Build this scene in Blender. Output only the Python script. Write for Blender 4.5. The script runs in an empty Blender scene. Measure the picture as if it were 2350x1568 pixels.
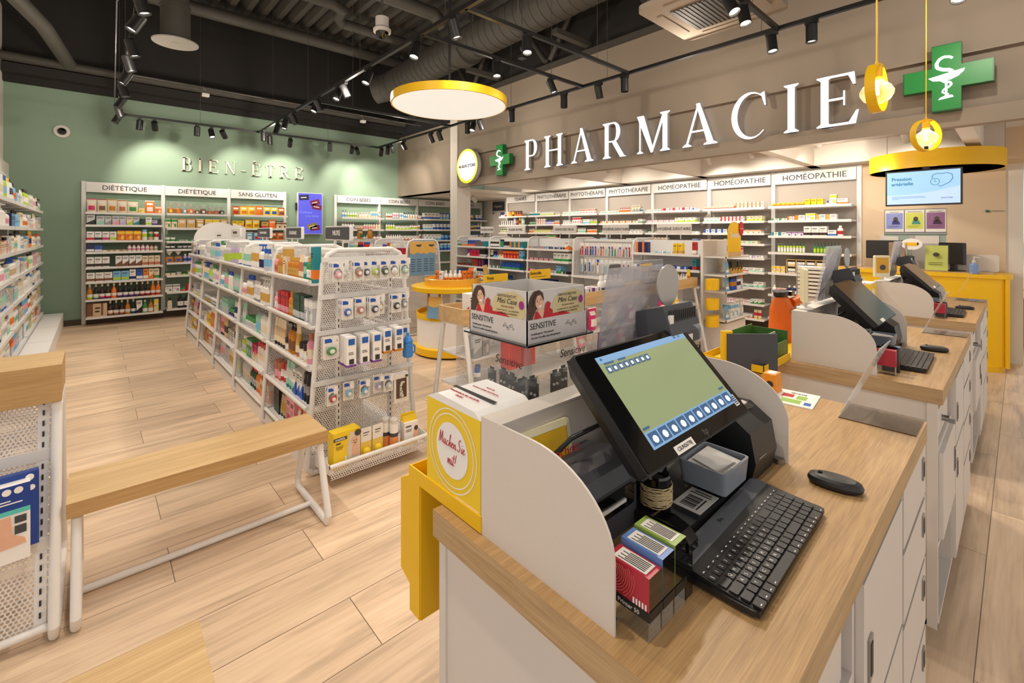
import bpy, math, random
from mathutils import Vector, Matrix
PI = math.pi
C = bpy.context.scene.collection
SC = bpy.context.scene

# ------------------------------------------------------------------ camera
cam_d = bpy.data.cameras.new('camera')
cam = bpy.data.objects.new('camera', cam_d)
C.objects.link(cam)
cam.location = (0, 0, 1.55)
cam.rotation_euler = (PI/2, 0, math.radians(47.848-90))
cam_d.sensor_width = 36
cam_d.lens = 1057.45/2350*36
cam_d.shift_y = (532.4-784)/2350
cam_d.clip_start = 0.05
SC.camera = cam

# ------------------------------------------------------------------ world, exposure
w = bpy.data.worlds.new('world')
SC.world = w
w.use_nodes = True
w.node_tree.nodes['Background'].inputs[0].default_value = (1.0, 0.93, 0.86, 1)
w.node_tree.nodes['Background'].inputs[1].default_value = 0.95
SC.view_settings.view_transform = 'Standard'
SC.view_settings.look = 'None'
SC.view_settings.exposure = 0.0
SC.view_settings.gamma = 1.0
SC.view_settings.use_curve_mapping = False
SC.cycles.max_bounces = 7
SC.cycles.diffuse_bounces = 4
SC.cycles.glossy_bounces = 3
SC.cycles.transmission_bounces = 5
SC.cycles.transparent_max_bounces = 24
SC.cycles.caustics_reflective = False
SC.cycles.caustics_refractive = False
SC.cycles.sample_clamp_indirect = 4.0
SC.cycles.use_denoising = True

WARM = (1.0, 0.88, 0.74)


def spot_light(name, loc, aim, watts, deg=60, blend=0.6, col=WARM, rad=0.03):
    d = bpy.data.lights.new(name, 'SPOT')
    d.energy = watts
    d.spot_size = math.radians(deg)
    d.spot_blend = blend
    d.color = col
    d.shadow_soft_size = rad
    o = bpy.data.objects.new(name, d)
    o.location = loc
    v = Vector(aim)-Vector(loc)
    o.rotation_euler = v.to_track_quat('-Z', 'Y').to_euler()
    C.objects.link(o)
    return o


# ------------------------------------------------------------------ materials


def lin(c):
    r = []
    for x in c[:3]:
        x = x/255
        r.append(x/12.92 if x <= 0.04045 else ((x+0.055)/1.055)**2.4)
    return (r[0], r[1], r[2], 1)


def node_mat(name):
    m = bpy.data.materials.new(name)
    m.use_nodes = True
    nt = m.node_tree
    return m, nt, nt.nodes['Principled BSDF']


def mat(name, col, rough=0.5, metal=0.0, emit=None, es=0.0, noise=0.0, nscale=40, bump=0.0, coat=0.0, spec=None):
    """Principled with a procedural noise in colour and bump."""
    m, nt, b = node_mat(name)
    c = lin(col)
    b.inputs['Base Color'].default_value = c
    b.inputs['Roughness'].default_value = rough
    b.inputs['Metallic'].default_value = metal
    if coat:
        b.inputs['Coat Weight'].default_value = coat
    if spec is not None:
        b.inputs['Specular IOR Level'].default_value = spec
    if emit:
        b.inputs['Emission Color'].default_value = lin(emit)
        b.inputs['Emission Strength'].default_value = es
    if noise or bump:
        tc = nt.nodes.new('ShaderNodeTexCoord')
        n = nt.nodes.new('ShaderNodeTexNoise')
        n.inputs['Scale'].default_value = nscale
        n.inputs['Detail'].default_value = 3
        nt.links.new(tc.outputs['Object'], n.inputs['Vector'])
        if noise:
            mx = nt.nodes.new('ShaderNodeMixRGB')
            mx.inputs[1].default_value = tuple(min(1, x*(1-noise)) for x in c[:3])+(1,)
            mx.inputs[2].default_value = tuple(min(1, x*(1+noise)) for x in c[:3])+(1,)
            nt.links.new(n.outputs['Fac'], mx.inputs[0])
            nt.links.new(mx.outputs[0], b.inputs['Base Color'])
        if bump:
            bp = nt.nodes.new('ShaderNodeBump')
            bp.inputs['Strength'].default_value = bump
            bp.inputs['Distance'].default_value = 0.01
            nt.links.new(n.outputs['Fac'], bp.inputs['Height'])
            nt.links.new(bp.outputs[0], b.inputs['Normal'])
    return m


def attr_mat(name, attr, rough=0.4):
    """Printed or coloured surface whose colour is the thing's own (an object property)."""
    m, nt, b = node_mat(name)
    a = nt.nodes.new('ShaderNodeAttribute')
    a.attribute_type = 'OBJECT'
    a.attribute_name = attr
    tc = nt.nodes.new('ShaderNodeTexCoord')
    n = nt.nodes.new('ShaderNodeTexNoise')
    n.inputs['Scale'].default_value = 6
    nt.links.new(tc.outputs['Object'], n.inputs['Vector'])
    mp = nt.nodes.new('ShaderNodeMapRange')
    mp.inputs[3].default_value = 0.9
    mp.inputs[4].default_value = 1.08
    nt.links.new(n.outputs['Fac'], mp.inputs[0])
    mu = nt.nodes.new('ShaderNodeVectorMath')
    mu.operation = 'SCALE'
    nt.links.new(a.outputs['Color'], mu.inputs[0])
    nt.links.new(mp.outputs[0], mu.inputs['Scale'])
    nt.links.new(mu.outputs[0], b.inputs['Base Color'])
    b.inputs['Roughness'].default_value = rough
    return m


def glass_mat(name, tint=(235, 240, 240), clear=0.82, rough=0.05):
    """Thin clear plastic: mostly see-through with a glossy skin."""
    m = bpy.data.materials.new(name)
    m.use_nodes = True
    nt = m.node_tree
    nt.nodes.clear()
    out = nt.nodes.new('ShaderNodeOutputMaterial')
    t = nt.nodes.new('ShaderNodeBsdfTransparent')
    t.inputs[0].default_value = lin(tint)
    g = nt.nodes.new('ShaderNodeBsdfPrincipled')
    g.inputs['Base Color'].default_value = lin(tint)
    g.inputs['Roughness'].default_value = rough
    lw = nt.nodes.new('ShaderNodeLayerWeight')
    fr = nt.nodes.new('ShaderNodeMath')
    fr.operation = 'POWER'
    fr.inputs[1].default_value = 4.0
    nt.links.new(lw.outputs['Facing'], fr.inputs[0])
    ad = nt.nodes.new('ShaderNodeMath')
    ad.operation = 'ADD'
    ad.use_clamp = True
    ad.inputs[1].default_value = 1-clear
    nt.links.new(fr.outputs[0], ad.inputs[0])
    mx = nt.nodes.new('ShaderNodeMixShader')
    nt.links.new(ad.outputs[0], mx.inputs[0])
    nt.links.new(t.outputs[0], mx.inputs[1])
    nt.links.new(g.outputs[0], mx.inputs[2])
    nt.links.new(mx.outputs[0], out.inputs[0])
    return m


def perf_mat(name, col, pitch=0.012, hole=0.33, axes='XZ'):
    """Sheet steel punched with a staggered grid of real see-through round holes."""
    m, nt, b = node_mat(name)
    b.inputs['Base Color'].default_value = lin(col)
    b.inputs['Roughness'].default_value = 0.4
    N = nt.nodes
    L = nt.links
    tc = N.new('ShaderNodeTexCoord')
    sp = N.new('ShaderNodeSeparateXYZ')
    L.new(tc.outputs['Object'], sp.inputs[0])

    def mth(op, a, bb=None, cc=None):
        n = N.new('ShaderNodeMath')
        n.operation = op
        for i, v in enumerate((a, bb, cc)):
            if v is None:
                continue
            if isinstance(v, (int, float)):
                n.inputs[i].default_value = v
            else:
                L.new(v, n.inputs[i])
        return n.outputs[0]
    u = mth('DIVIDE', sp.outputs[axes[0]], pitch)
    v = mth('DIVIDE', sp.outputs[axes[1]], pitch*0.87)
    row = mth('FLOOR', v)
    odd = mth('MODULO', mth('ABSOLUTE', row), 2.0)
    u2 = mth('ADD', u, mth('MULTIPLY', odd, 0.5))
    fu = mth('SUBTRACT', mth('FRACT', u2), 0.5)
    fv = mth('MULTIPLY', mth('SUBTRACT', mth('FRACT', v), 0.5), 0.87)
    d = mth('SQRT', mth('ADD', mth('MULTIPLY', fu, fu), mth('MULTIPLY', fv, fv)))
    a = mth('GREATER_THAN', d, hole)
    L.new(a, b.inputs['Alpha'])
    return m


def wood_mat(name, c1, c2, sx=1.5, sy=40, rough=0.45, axis='X', bump=0.06):
    m, nt, b = node_mat(name)
    N, L = nt.nodes, nt.links
    tc = N.new('ShaderNodeTexCoord')
    mp = N.new('ShaderNodeMapping')
    mp.inputs['Scale'].default_value = {'X': (sx, sy, sy), 'Y': (sy, sx, sy), 'Z': (sy, sy, sx)}[axis]
    L.new(tc.outputs['Object'], mp.inputs[0])
    n = N.new('ShaderNodeTexNoise')
    n.inputs['Scale'].default_value = 1.0
    n.inputs['Detail'].default_value = 6
    n.inputs['Roughness'].default_value = 0.62
    n.inputs['Distortion'].default_value = 0.4
    L.new(mp.outputs[0], n.inputs['Vector'])
    mp2 = N.new('ShaderNodeMapping')
    k = 6.0
    mp2.inputs['Scale'].default_value = {'X': (sx*k*.6, sy*k, sy*k), 'Y': (sy*k, sx*k*.6, sy*k), 'Z': (sy*k, sy*k, sx*k*.6)}[axis]
    L.new(tc.outputs['Object'], mp2.inputs[0])
    n2 = N.new('ShaderNodeTexNoise')
    n2.inputs['Scale'].default_value = 1.0
    n2.inputs['Detail'].default_value = 2
    L.new(mp2.outputs[0], n2.inputs['Vector'])
    ad = N.new('ShaderNodeMath')
    ad.operation = 'MULTIPLY_ADD'
    ad.inputs[1].default_value = 0.45
    L.new(n2.outputs['Fac'], ad.inputs[0])
    mu = N.new('ShaderNodeMath')
    mu.operation = 'MULTIPLY'
    mu.inputs[1].default_value = 0.6
    L.new(n.outputs['Fac'], mu.inputs[0])
    L.new(mu.outputs[0], ad.inputs[2])
    r = N.new('ShaderNodeValToRGB')
    r.color_ramp.elements[0].position = 0.36
    r.color_ramp.elements[0].color = lin(c1)
    r.color_ramp.elements[1].position = 0.66
    r.color_ramp.elements[1].color = lin(c2)
    L.new(ad.outputs[0], r.inputs[0])
    L.new(r.outputs[0], b.inputs['Base Color'])
    b.inputs['Roughness'].default_value = rough
    bp = N.new('ShaderNodeBump')
    bp.inputs['Strength'].default_value = bump
    bp.inputs['Distance'].default_value = 0.002
    L.new(ad.outputs[0], bp.inputs['Height'])
    L.new(bp.outputs[0], b.inputs['Normal'])
    return m


def floor_mat():
    m, nt, b = node_mat('floor_planks')
    N, L = nt.nodes, nt.links
    tc = N.new('ShaderNodeTexCoord')
    mp = N.new('ShaderNodeMapping')
    mp.inputs['Location'].default_value = (0.65, -0.11, 0)
    L.new(tc.outputs['Object'], mp.inputs[0])
    br = N.new('ShaderNodeTexBrick')
    br.offset = 0.37
    br.inputs['Scale'].default_value = 1.0
    br.inputs['Brick Width'].default_value = 1.45
    br.inputs['Row Height'].default_value = 0.3
    br.inputs['Mortar Size'].default_value = 0.0016
    br.inputs['Mortar Smooth'].default_value = 0.1
    br.inputs['Bias'].default_value = 0.0
    br.inputs['Color1'].default_value = (0, 0, 0, 1)
    br.inputs['Color2'].default_value = (1, 1, 1, 1)
    br.inputs['Mortar'].default_value = (0.5, 0.5, 0.5, 1)
    L.new(mp.outputs[0], br.inputs['Vector'])
    # grain shifted per plank
    sh = N.new('ShaderNodeVectorMath')
    sh.operation = 'MULTIPLY_ADD'
    sh.inputs[1].default_value = (9, 5, 0)
    L.new(br.outputs['Color'], sh.inputs[0])
    L.new(tc.outputs['Object'], sh.inputs[2])
    g = N.new('ShaderNodeMapping')
    g.inputs['Scale'].default_value = (1.1, 9, 1)
    L.new(sh.outputs[0], g.inputs[0])
    n = N.new('ShaderNodeTexNoise')
    n.inputs['Scale'].default_value = 1.0
    n.inputs['Detail'].default_value = 8
    n.inputs['Roughness'].default_value = 0.6
    n.inputs['Distortion'].default_value = 0.9
    L.new(g.outputs[0], n.inputs['Vector'])
    g2 = N.new('ShaderNodeMapping')
    g2.inputs['Scale'].default_value = (3, 70, 1)
    L.new(sh.outputs[0], g2.inputs[0])
    n2 = N.new('ShaderNodeTexNoise')
    n2.inputs['Scale'].default_value = 1.0
    n2.inputs['Detail'].default_value = 4
    L.new(g2.outputs[0], n2.inputs['Vector'])
    s1 = N.new('ShaderNodeMath')
    s1.operation = 'MULTIPLY_ADD'
    s1.inputs[1].default_value = 0.3
    L.new(n2.outputs['Fac'], s1.inputs[0])
    s0 = N.new('ShaderNodeMath')
    s0.operation = 'MULTIPLY'
    s0.inputs[1].default_value = 0.7
    L.new(n.outputs['Fac'], s0.inputs[0])
    L.new(s0.outputs[0], s1.inputs[2])
    r = N.new('ShaderNodeValToRGB')
    e = r.color_ramp.elements
    e[0].position = 0.33
    e[0].color = lin((180, 156, 131))
    e[1].position = 0.68
    e[1].color = lin((238, 212, 182))
    x = e.new(0.5)
    x.color = lin((220, 192, 162))
    L.new(s1.outputs[0], r.inputs[0])
    tv = N.new('ShaderNodeMixRGB')
    tv.blend_type = 'MULTIPLY'
    tv.inputs[0].default_value = 1
    pr = N.new('ShaderNodeMapRange')
    pr.inputs[3].default_value = 0.86
    pr.inputs[4].default_value = 1.06
    L.new(br.outputs['Color'], pr.inputs[0])
    L.new(r.outputs[0], tv.inputs[1])
    L.new(pr.outputs[0], tv.inputs[2])
    mo = N.new('ShaderNodeMixRGB')
    mo.inputs[2].default_value = lin((92, 76, 62))
    L.new(br.outputs['Fac'], mo.inputs[0])
    L.new(tv.outputs[0], mo.inputs[1])
    L.new(mo.outputs[0], b.inputs['Base Color'])
    b.inputs['Roughness'].default_value = 0.42
    bp = N.new('ShaderNodeBump')
    bp.inputs['Strength'].default_value = 0.05
    bp.inputs['Distance'].default_value = 0.004
    L.new(s1.outputs[0], bp.inputs['Height'])
    L.new(bp.outputs[0], b.inputs['Normal'])
    return m


M = {}
M['floor'] = floor_mat()
M['green'] = mat('green_wall_paint', (136, 160, 140), 0.75, noise=0.03, nscale=3, bump=0.03)
M['wall'] = mat('greige_wall_paint', (148, 135, 120), 0.8, noise=0.02, nscale=3, bump=0.02)
M['wallw'] = mat('white_wall_paint', (226, 220, 212), 0.8, noise=0.02, nscale=3)
M['sand'] = mat('sand_wall_paint', (218, 196, 168), 0.8, noise=0.02, nscale=3)
M['rackback'] = mat('grey_back_panel', (176, 168, 160), 0.7, noise=0.02, nscale=5)
M['dark'] = mat('black_ceiling_paint', (34, 32, 30), 0.8, noise=0.15, nscale=4, bump=0.05)
M['duct'] = mat('dark_duct_paint', (72, 69, 64), 0.6, noise=0.1, nscale=8, bump=0.04)
M['black'] = mat('black_lacquer', (24, 24, 25), 0.4, noise=0.1, nscale=60)
M['blackp'] = mat('black_plastic', (30, 30, 32), 0.42, noise=0.08, nscale=200, bump=0.03)
M['gloss'] = mat('gloss_black', (12, 12, 13), 0.08, noise=0.05, nscale=20, coat=0.5)
M['greyp'] = mat('charcoal_plastic', (66, 67, 73), 0.5, noise=0.06, nscale=300, bump=0.04)
M['metal'] = mat('white_steel', (226, 224, 222), 0.35, noise=0.03, nscale=30)
M['steel'] = mat('brushed_steel', (160, 160, 160), 0.3, 1.0, noise=0.05, nscale=50)
M['oak'] = wood_mat('oak_laminate', (154, 119, 78), (190, 154, 105), 3, 60, axis='X')
M['oaks'] = wood_mat('oak_edge', (162, 132, 94), (196, 166, 124), 3, 90, axis='X', rough=0.55)
M['oaksy'] = wood_mat('oak_edge_across', (162, 132, 94), (196, 166, 124), 3, 90, axis='Y', rough=0.55)
M['bench'] = wood_mat('pale_oak', (182, 148, 101), (214, 182, 134), 1.2, 26, axis='X')
M['benchs'] = wood_mat('pale_oak_edge', (168, 132, 82), (196, 160, 108), 2, 40, axis='X')
M['cab'] = mat('white_cabinet', (214, 208, 202), 0.45, noise=0.015, nscale=6)
M['cabd'] = mat('cabinet_inside', (170, 166, 162), 0.6, noise=0.03, nscale=6)
M['panel'] = mat('white_powder_coat', (216, 208, 200), 0.4, noise=0.02, nscale=120, bump=0.02)
M['kick'] = mat('kick_plate', (120, 112, 104), 0.5, 0.3, noise=0.05)
M['base'] = mat('dark_baseboard', (70, 58, 48), 0.5, noise=0.08)
M['yellow'] = mat('yellow_lacquer', (238, 190, 8), 0.42, noise=0.03, nscale=12)
M['yellowp'] = mat('yellow_print', (240, 205, 40), 0.5, noise=0.03, nscale=20)
M['white'] = mat('white_print', (240, 238, 236), 0.5, noise=0.02, nscale=20)
M['paper'] = mat('paper', (232, 228, 222), 0.7, noise=0.03, nscale=60)
M['ink'] = mat('dark_ink', (50, 48, 50), 0.6, noise=0.05)
M['red'] = mat('red_print', (186, 22, 34), 0.5, noise=0.05, nscale=20)
M['crate'] = mat('red_crate_plastic', (206, 44, 28), 0.45, noise=0.05, nscale=30)
M['blue'] = mat('blue_print', (30, 92, 178), 0.45, noise=0.05)
M['perf'] = perf_mat('perforated_steel_front', (222, 218, 216), 0.0145, 0.34, 'XZ')
M['perfy'] = perf_mat('perforated_steel_side', (222, 218, 216), 0.0145, 0.34, 'YZ')
M['clear'] = glass_mat('clear_acrylic', (250, 251, 251), 0.97)
M['smoke'] = glass_mat('smoky_acrylic', (196, 188, 178), 0.95)
M['film'] = glass_mat('cloudy_film', (200, 198, 205), 0.35, 0.25)
M['glass'] = glass_mat('bulb_glass', (255, 244, 225), 0.85)
M['letter'] = mat('lit_letter_face', (250, 250, 255), 0.4, emit=(226, 234, 255), es=0.85, noise=0.01)
M['letterside'] = mat('letter_return', (176, 174, 172), 0.4, noise=0.03)
M['plaster'] = mat('cast_letter', (214, 206, 190), 0.6, noise=0.02)
M['greenlit'] = mat('lit_green_face', (10, 118, 44), 0.4, emit=(10, 120, 40), es=0.3, noise=0.03)
M['greenside'] = mat('green_return', (14, 90, 40), 0.4, noise=0.05)
M['yellit'] = mat('lit_yellow_ring', (235, 235, 20), 0.4, emit=(235, 240, 20), es=0.45, noise=0.01)
M['disc'] = mat('lamp_diffuser', (200, 200, 196), 0.5, emit=(255, 252, 242), es=0.62, noise=0.01)
M['spoton'] = mat('spot_lens', (255, 250, 240), 0.4, emit=(255, 246, 228), es=6.0, noise=0.01)
M['filament'] = mat('glowing_filament', (255, 220, 150), 0.4, emit=(255, 205, 120), es=14.0, noise=0.01)
M['P_MAIN'] = attr_mat('package_main', 'tint')
M['P_ACC'] = attr_mat('package_accent', 'accent')
M['P_CAP'] = attr_mat('package_cap', 'cap', 0.3)
PM = [M['P_MAIN'], M['P_ACC'], M['P_CAP'], M['paper'], M['ink'], M['clear']]

# ------------------------------------------------------------------ mesh builder


class MB:
    def __init__(s):
        s.v = []
        s.f = []
        s.m = []
        s.s = []

    def add(s, vs, fs, m=0, sm=False):
        o = len(s.v)
        s.v += [tuple(p) for p in vs]
        for f in fs:
            s.f.append([i+o for i in f])
            s.m.append(m)
            s.s.append(sm)
        return s

    def box(s, x0, y0, z0, x1, y1, z1, m=0):
        v = [(x0, y0, z0), (x1, y0, z0), (x1, y1, z0), (x0, y1, z0), (x0, y0, z1), (x1, y0, z1), (x1, y1, z1), (x0, y1, z1)]
        mm = m if isinstance(m, (list, tuple)) else [m]*6
        for f, k in zip([(0, 3, 2, 1), (4, 5, 6, 7), (0, 1, 5, 4), (1, 2, 6, 5), (2, 3, 7, 6), (3, 0, 4, 7)], mm):
            s.add(v, [f], k)
        return s

    def prism(s, poly, axis, a, b, m=0, me=None, sm=False):
        """poly: 2-d outline; axis: the direction it is extruded along (from a to b)."""
        def P(p, t):
            return {'X': (t, p[0], p[1]), 'Y': (p[0], t, p[1]), 'Z': (p[0], p[1], t)}[axis]
        n = len(poly)
        area = sum(poly[i][0]*poly[(i+1) % n][1]-poly[(i+1) % n][0]*poly[i][1] for i in range(n))
        if (area < 0) ^ (axis == 'Y') ^ (b < a):
            poly = poly[::-1]
        v = [P(p, a) for p in poly]+[P(p, b) for p in poly]
        s.add(v, [list(range(n))[::-1], list(range(n, 2*n))], m)
        s.add(v, [(i, (i+1) % n, n+(i+1) % n, n+i) for i in range(n)], m if me is None else me, sm)
        return s

    def cyl(s, p0, p1, r0, r1=None, n=12, m=0, caps=True, sm=True, mc=None):
        r1 = r0 if r1 is None else r1
        p0, p1 = Vector(p0), Vector(p1)
        d = (p1-p0).normalized()
        u = d.orthogonal().normalized()
        w_ = d.cross(u)
        v = []
        for p, r in ((p0, r0), (p1, r1)):
            for i in range(n):
                a = 2*PI*i/n
                v.append(p+u*(r*math.cos(a))+w_*(r*math.sin(a)))
        s.add(v, [(i, (i+1) % n, n+(i+1) % n, n+i) for i in range(n)], m, sm)
        if caps:
            s.add(v, [list(range(n))[::-1], list(range(n, 2*n))], m if mc is None else mc)
        return s

    def lathe(s, prof, n=14, m=0, c=(0, 0, 0), sx=1, sy=1, sm=True):
        """prof: (radius, height[, material]) from bottom to top."""
        o = []
        for q in prof:
            o.append([(c[0]+q[0]*sx*math.cos(2*PI*i/n), c[1]+q[0]*sy*math.sin(2*PI*i/n), c[2]+q[1]) for i in range(n)])
        for k in range(len(prof)-1):
            mk = prof[k+1][2] if len(prof[k+1]) > 2 else m
            v = o[k]+o[k+1]
            s.add(v, [(i, (i+1) % n, n+(i+1) % n, n+i) for i in range(n)], mk, sm)
        if prof[0][0] > 1e-6:
            s.add(o[0], [list(range(n))[::-1]], prof[0][2] if len(prof[0]) > 2 else m)
        if prof[-1][0] > 1e-6:
            s.add(o[-1], [list(range(n))], prof[-1][2] if len(prof[-1]) > 2 else m)
        return s

    def tube(s, pts, r, n=8, m=0, closed=False):
        pts = [Vector(p) for p in pts]
        k = len(pts)
        rings = []
        up = None
        for i, p in enumerate(pts):
            a = pts[i-1] if (i > 0 or closed) else None
            b = pts[(i+1) % k] if (i < k-1 or closed) else None
            d1 = (p-a).normalized() if a is not None else (b-p).normalized()
            d2 = (b-p).normalized() if b is not None else d1
            t = (d1+d2)
            t = t.normalized() if t.length > 1e-6 else d1
            if up is None:
                up = t.orthogonal().normalized()
            u = (up-t*up.dot(t)).normalized()
            up = u
            w_ = t.cross(u)
            sc = 1/max(0.5, abs(t.dot(d1)))
            ring = []
            nn = (d1-d2)
            nn = nn.normalized() if nn.length > 1e-5 else None
            for j in range(n):
                q = u*math.cos(2*PI*j/n)+w_*math.sin(2*PI*j/n)
                if nn is not None:
                    q = q+nn*(q.dot(nn)*(sc-1))
                ring.append(p+q*r)
            rings.append(ring)
        K = k if closed else k-1
        for i in range(K):
            s.add(rings[i]+rings[(i+1) % k], [(j, (j+1) % n, n+(j+1) % n, n+j) for j in range(n)], m, True)
        if not closed:
            s.add(rings[0], [list(range(n))[::-1]], m)
            s.add(rings[-1], [list(range(n))], m)
        return s

    def rbox(s, x0, y0, z0, x1, y1, z1, r, m=0, ax='Z', n=4, me=None):
        """Box with rounded edges along one axis."""
        if ax == 'Z':
            a0, b0, a1, b1, t0, t1 = x0, y0, x1, y1, z0, z1
        elif ax == 'Y':
            a0, b0, a1, b1, t0, t1 = x0, z0, x1, z1, y0, y1
        else:
            a0, b0, a1, b1, t0, t1 = y0, z0, y1, z1, x0, x1
        return s.prism(rrect(a0, b0, a1, b1, r, n), ax, t0, t1, m, me)

    def xf(s, mtx, start=0):
        for i in range(start, len(s.v)):
            s.v[i] = tuple(mtx @ Vector(s.v[i]))
        return s

    def mesh(s, name, mats):
        me = bpy.data.meshes.new(name)
        me.from_pydata(s.v, [], s.f)
        for x in mats:
            me.materials.append(x)
        me.polygons.foreach_set('material_index', s.m)
        me.polygons.foreach_set('use_smooth', s.s)
        me.update()
        return me


def rrect(a0, b0, a1, b1, r, n=4, corners=(1, 1, 1, 1)):
    out = []
    for k, (cx, cy, st) in enumerate(((a1-r, b0+r, -PI/2), (a1-r, b1-r, 0), (a0+r, b1-r, PI/2), (a0+r, b0+r, PI))):
        if corners[k]:
            for i in range(n+1):
                t = st+PI/2*i/n
                out.append((cx+r*math.cos(t), cy+r*math.sin(t)))
        else:
            out.append(((a1, b0), (a1, b1), (a0, b1), (a0, b0))[k])
    return out


def arc(cx, cy, rx, ry, a0, a1, n=12):
    return [(cx+rx*math.cos(math.radians(a0+(a1-a0)*i/n)), cy+ry*math.sin(math.radians(a0+(a1-a0)*i/n))) for i in range(n+1)]


# ------------------------------------------------------------------ objects
LABELS = {}


def props(o, label=None, cat=None, group=None, kind=None):
    if label and len(label.replace('-', ' ').split()) > 16:
        label = label.replace(' of the ', ' of ').replace(' on the ', ' on ')
    if label:
        o['label'] = label
    if cat:
        o['category'] = cat
    if group:
        o['group'] = group
    if kind:
        o['kind'] = kind
    return o


def obj(name, mb, mats, parent=None, loc=(0, 0, 0), rot=(0, 0, 0), **kw):
    me = mb if isinstance(mb, bpy.types.Mesh) else mb.mesh(name, mats if isinstance(mats, (list, tuple)) else [mats])
    o = bpy.data.objects.new(name, me)
    C.objects.link(o)
    if parent:
        o.parent = parent
    o.location = loc
    o.rotation_euler = rot
    return props(o, **kw)


def thing(name, label, cat, loc=(0, 0, 0), rz=0, group=None):
    o = bpy.data.objects.new(name, None)
    C.objects.link(o)
    o.empty_display_size = 0.1
    o.location = loc
    o.rotation_euler = (0, 0, rz)
    return props(o, label, cat, group)


def struct(name, mb, mats, **kw):
    return obj(name, mb, mats, kind='structure', **kw)


def dup(root, loc=None, rz=None, label=None, group=None):
    def cp(o, par):
        c = o.copy()
        C.objects.link(c)
        if par:
            c.parent = par
            c.matrix_parent_inverse = o.matrix_parent_inverse.copy()
        for ch in KIDS.get(o.name, []):
            cp(ch, c)
        return c
    build_kids()
    r = cp(root, None)
    if loc is not None:
        r.location = loc
    if rz is not None:
        r.rotation_euler = (0, 0, rz)
    if label:
        r['label'] = label
    if group:
        r['group'] = group
    elif 'group' in r.keys() and label:
        pass
    return r


KIDS = {}


def build_kids():
    KIDS.clear()
    for o in C.objects:
        if o.parent:
            KIDS.setdefault(o.parent.name, []).append(o)


TXT = {}


def text_mesh(s, size, ext=0.001, shear=0.0, align='CENTER', bold=0.0, sp=1.0):
    key = (s, size, ext, shear, align, bold, sp)
    if key in TXT:
        return TXT[key]
    c = bpy.data.curves.new('lettering', 'FONT')
    c.body = s
    c.size = size
    c.extrude = ext
    c.shear = shear
    c.align_x = align
    c.align_y = 'CENTER'
    c.offset = bold
    c.space_character = sp
    c.resolution_u = 3
    o = bpy.data.objects.new('lettering', c)
    C.objects.link(o)
    dg = bpy.context.evaluated_depsgraph_get()
    me = bpy.data.meshes.new_from_object(o.evaluated_get(dg))
    me.name = 'lettering'
    bpy.data.objects.remove(o)
    bpy.data.curves.remove(c)
    TXT[key] = me
    return me


def text(s, size, parent, loc, m, rot=(PI/2, 0, 0), **kw):
    me = text_mesh(s, size, **kw)
    key = (s, size, tuple(sorted(kw.items())), m.name)
    if key not in TXT:
        me = me.copy()
        me.materials.clear()
        me.materials.append(m)
        TXT[key] = me
    me = TXT[key]
    o = bpy.data.objects.new('lettering', me)
    C.objects.link(o)
    o.parent = parent
    o.location = loc
    o.rotation_euler = rot
    return o

# ================================================================== THE ROOM
GY = 10.55      # plane of the green wall
EX = 8.45       # plane of the recessed corner with the white door
BX = 8.0        # plane of the wall behind the tills
FX = 5.67       # plane of the big lit sign


def plane(name, x0, y0, z0, x1, y1, z1, m, **kw):
    return struct(name, MB().box(x0, y0, z0, x1, y1, z1), m, **kw)


plane('floor', -4, -4, -0.1, 14, 12, 0.0, M['floor'])
plane('wall_north', -1.2, GY, 0, EX+0.1, GY+0.15, 3.88, M['green'])
plane('wall_west', -1.2, 3.0, 0, -1.05, GY, 5.0, M['wallw'])
plane('baseboard_north', -0.4, GY-0.04, 0, EX, GY, 0.09, M['base'])
plane('wall_east', BX, 0.12, 0, BX+0.15, 9.02, 2.9, M['wallw'])
plane('wall_east_corner', EX, 9.02, 0, EX+0.15, GY, 2.9, M['wallw'])
plane('wall_corner_return', BX+0.15, 8.97, 0, EX+0.1, 9.02, 2.9, M['wallw'])
plane('wall_east_above_doorway', BX, -3, 2.35, BX+0.15, 0.12, 4.6, M['sand'])
# sand coloured piece of the east wall beside the shelves, with the serving hatch
s_ = MB()
s_.box(BX-0.02, 1.251, 0, BX, 1.5, 2.5)
s_.box(BX-0.02, 0.12, 0, BX, 0.635, 2.5)
s_.box(BX-0.02, 0.635, 1.85, BX, 1.251, 2.5)
s_.box(BX-0.02, 0.635, 0, BX, 1.251, 0.95)
struct('wall_hatch_surround', s_, M['sand'])
hw = MB().box(BX-0.012, 0.635, 0.95, BX-0.004, 1.251, 1.85, 0)
hw.box(BX-0.03, 0.63, 1.52, BX-0.01, 1.255, 1.54, 1)
struct('window_1', hw, [mat('hatch_glass', (150, 170, 158), 0.15, noise=0.1, nscale=3), M['steel']])
hb = MB()
for k in range(5):
    hb.box(BX-0.026, 1.1, 1.0+k*0.1, BX-0.012, 1.3, 1.09+k*0.1, 0)
hb.box(BX-0.026, 0.93, 1.0, BX-0.012, 0.99, 1.5, 1)
hb.box(BX-0.026, 0.68, 1.0, BX-0.012, 0.93, 1.4, 1)
hb.box(BX-0.028, 0.955, 1.4, BX-0.011, 0.972, 1.42, 2)
hb.box(BX-0.026, 0.7, 1.4, BX-0.012, 0.93, 1.5, 0)
struct('window_1_room_behind', hb, [M['cab'], M['cabd'], M['red']])
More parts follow.
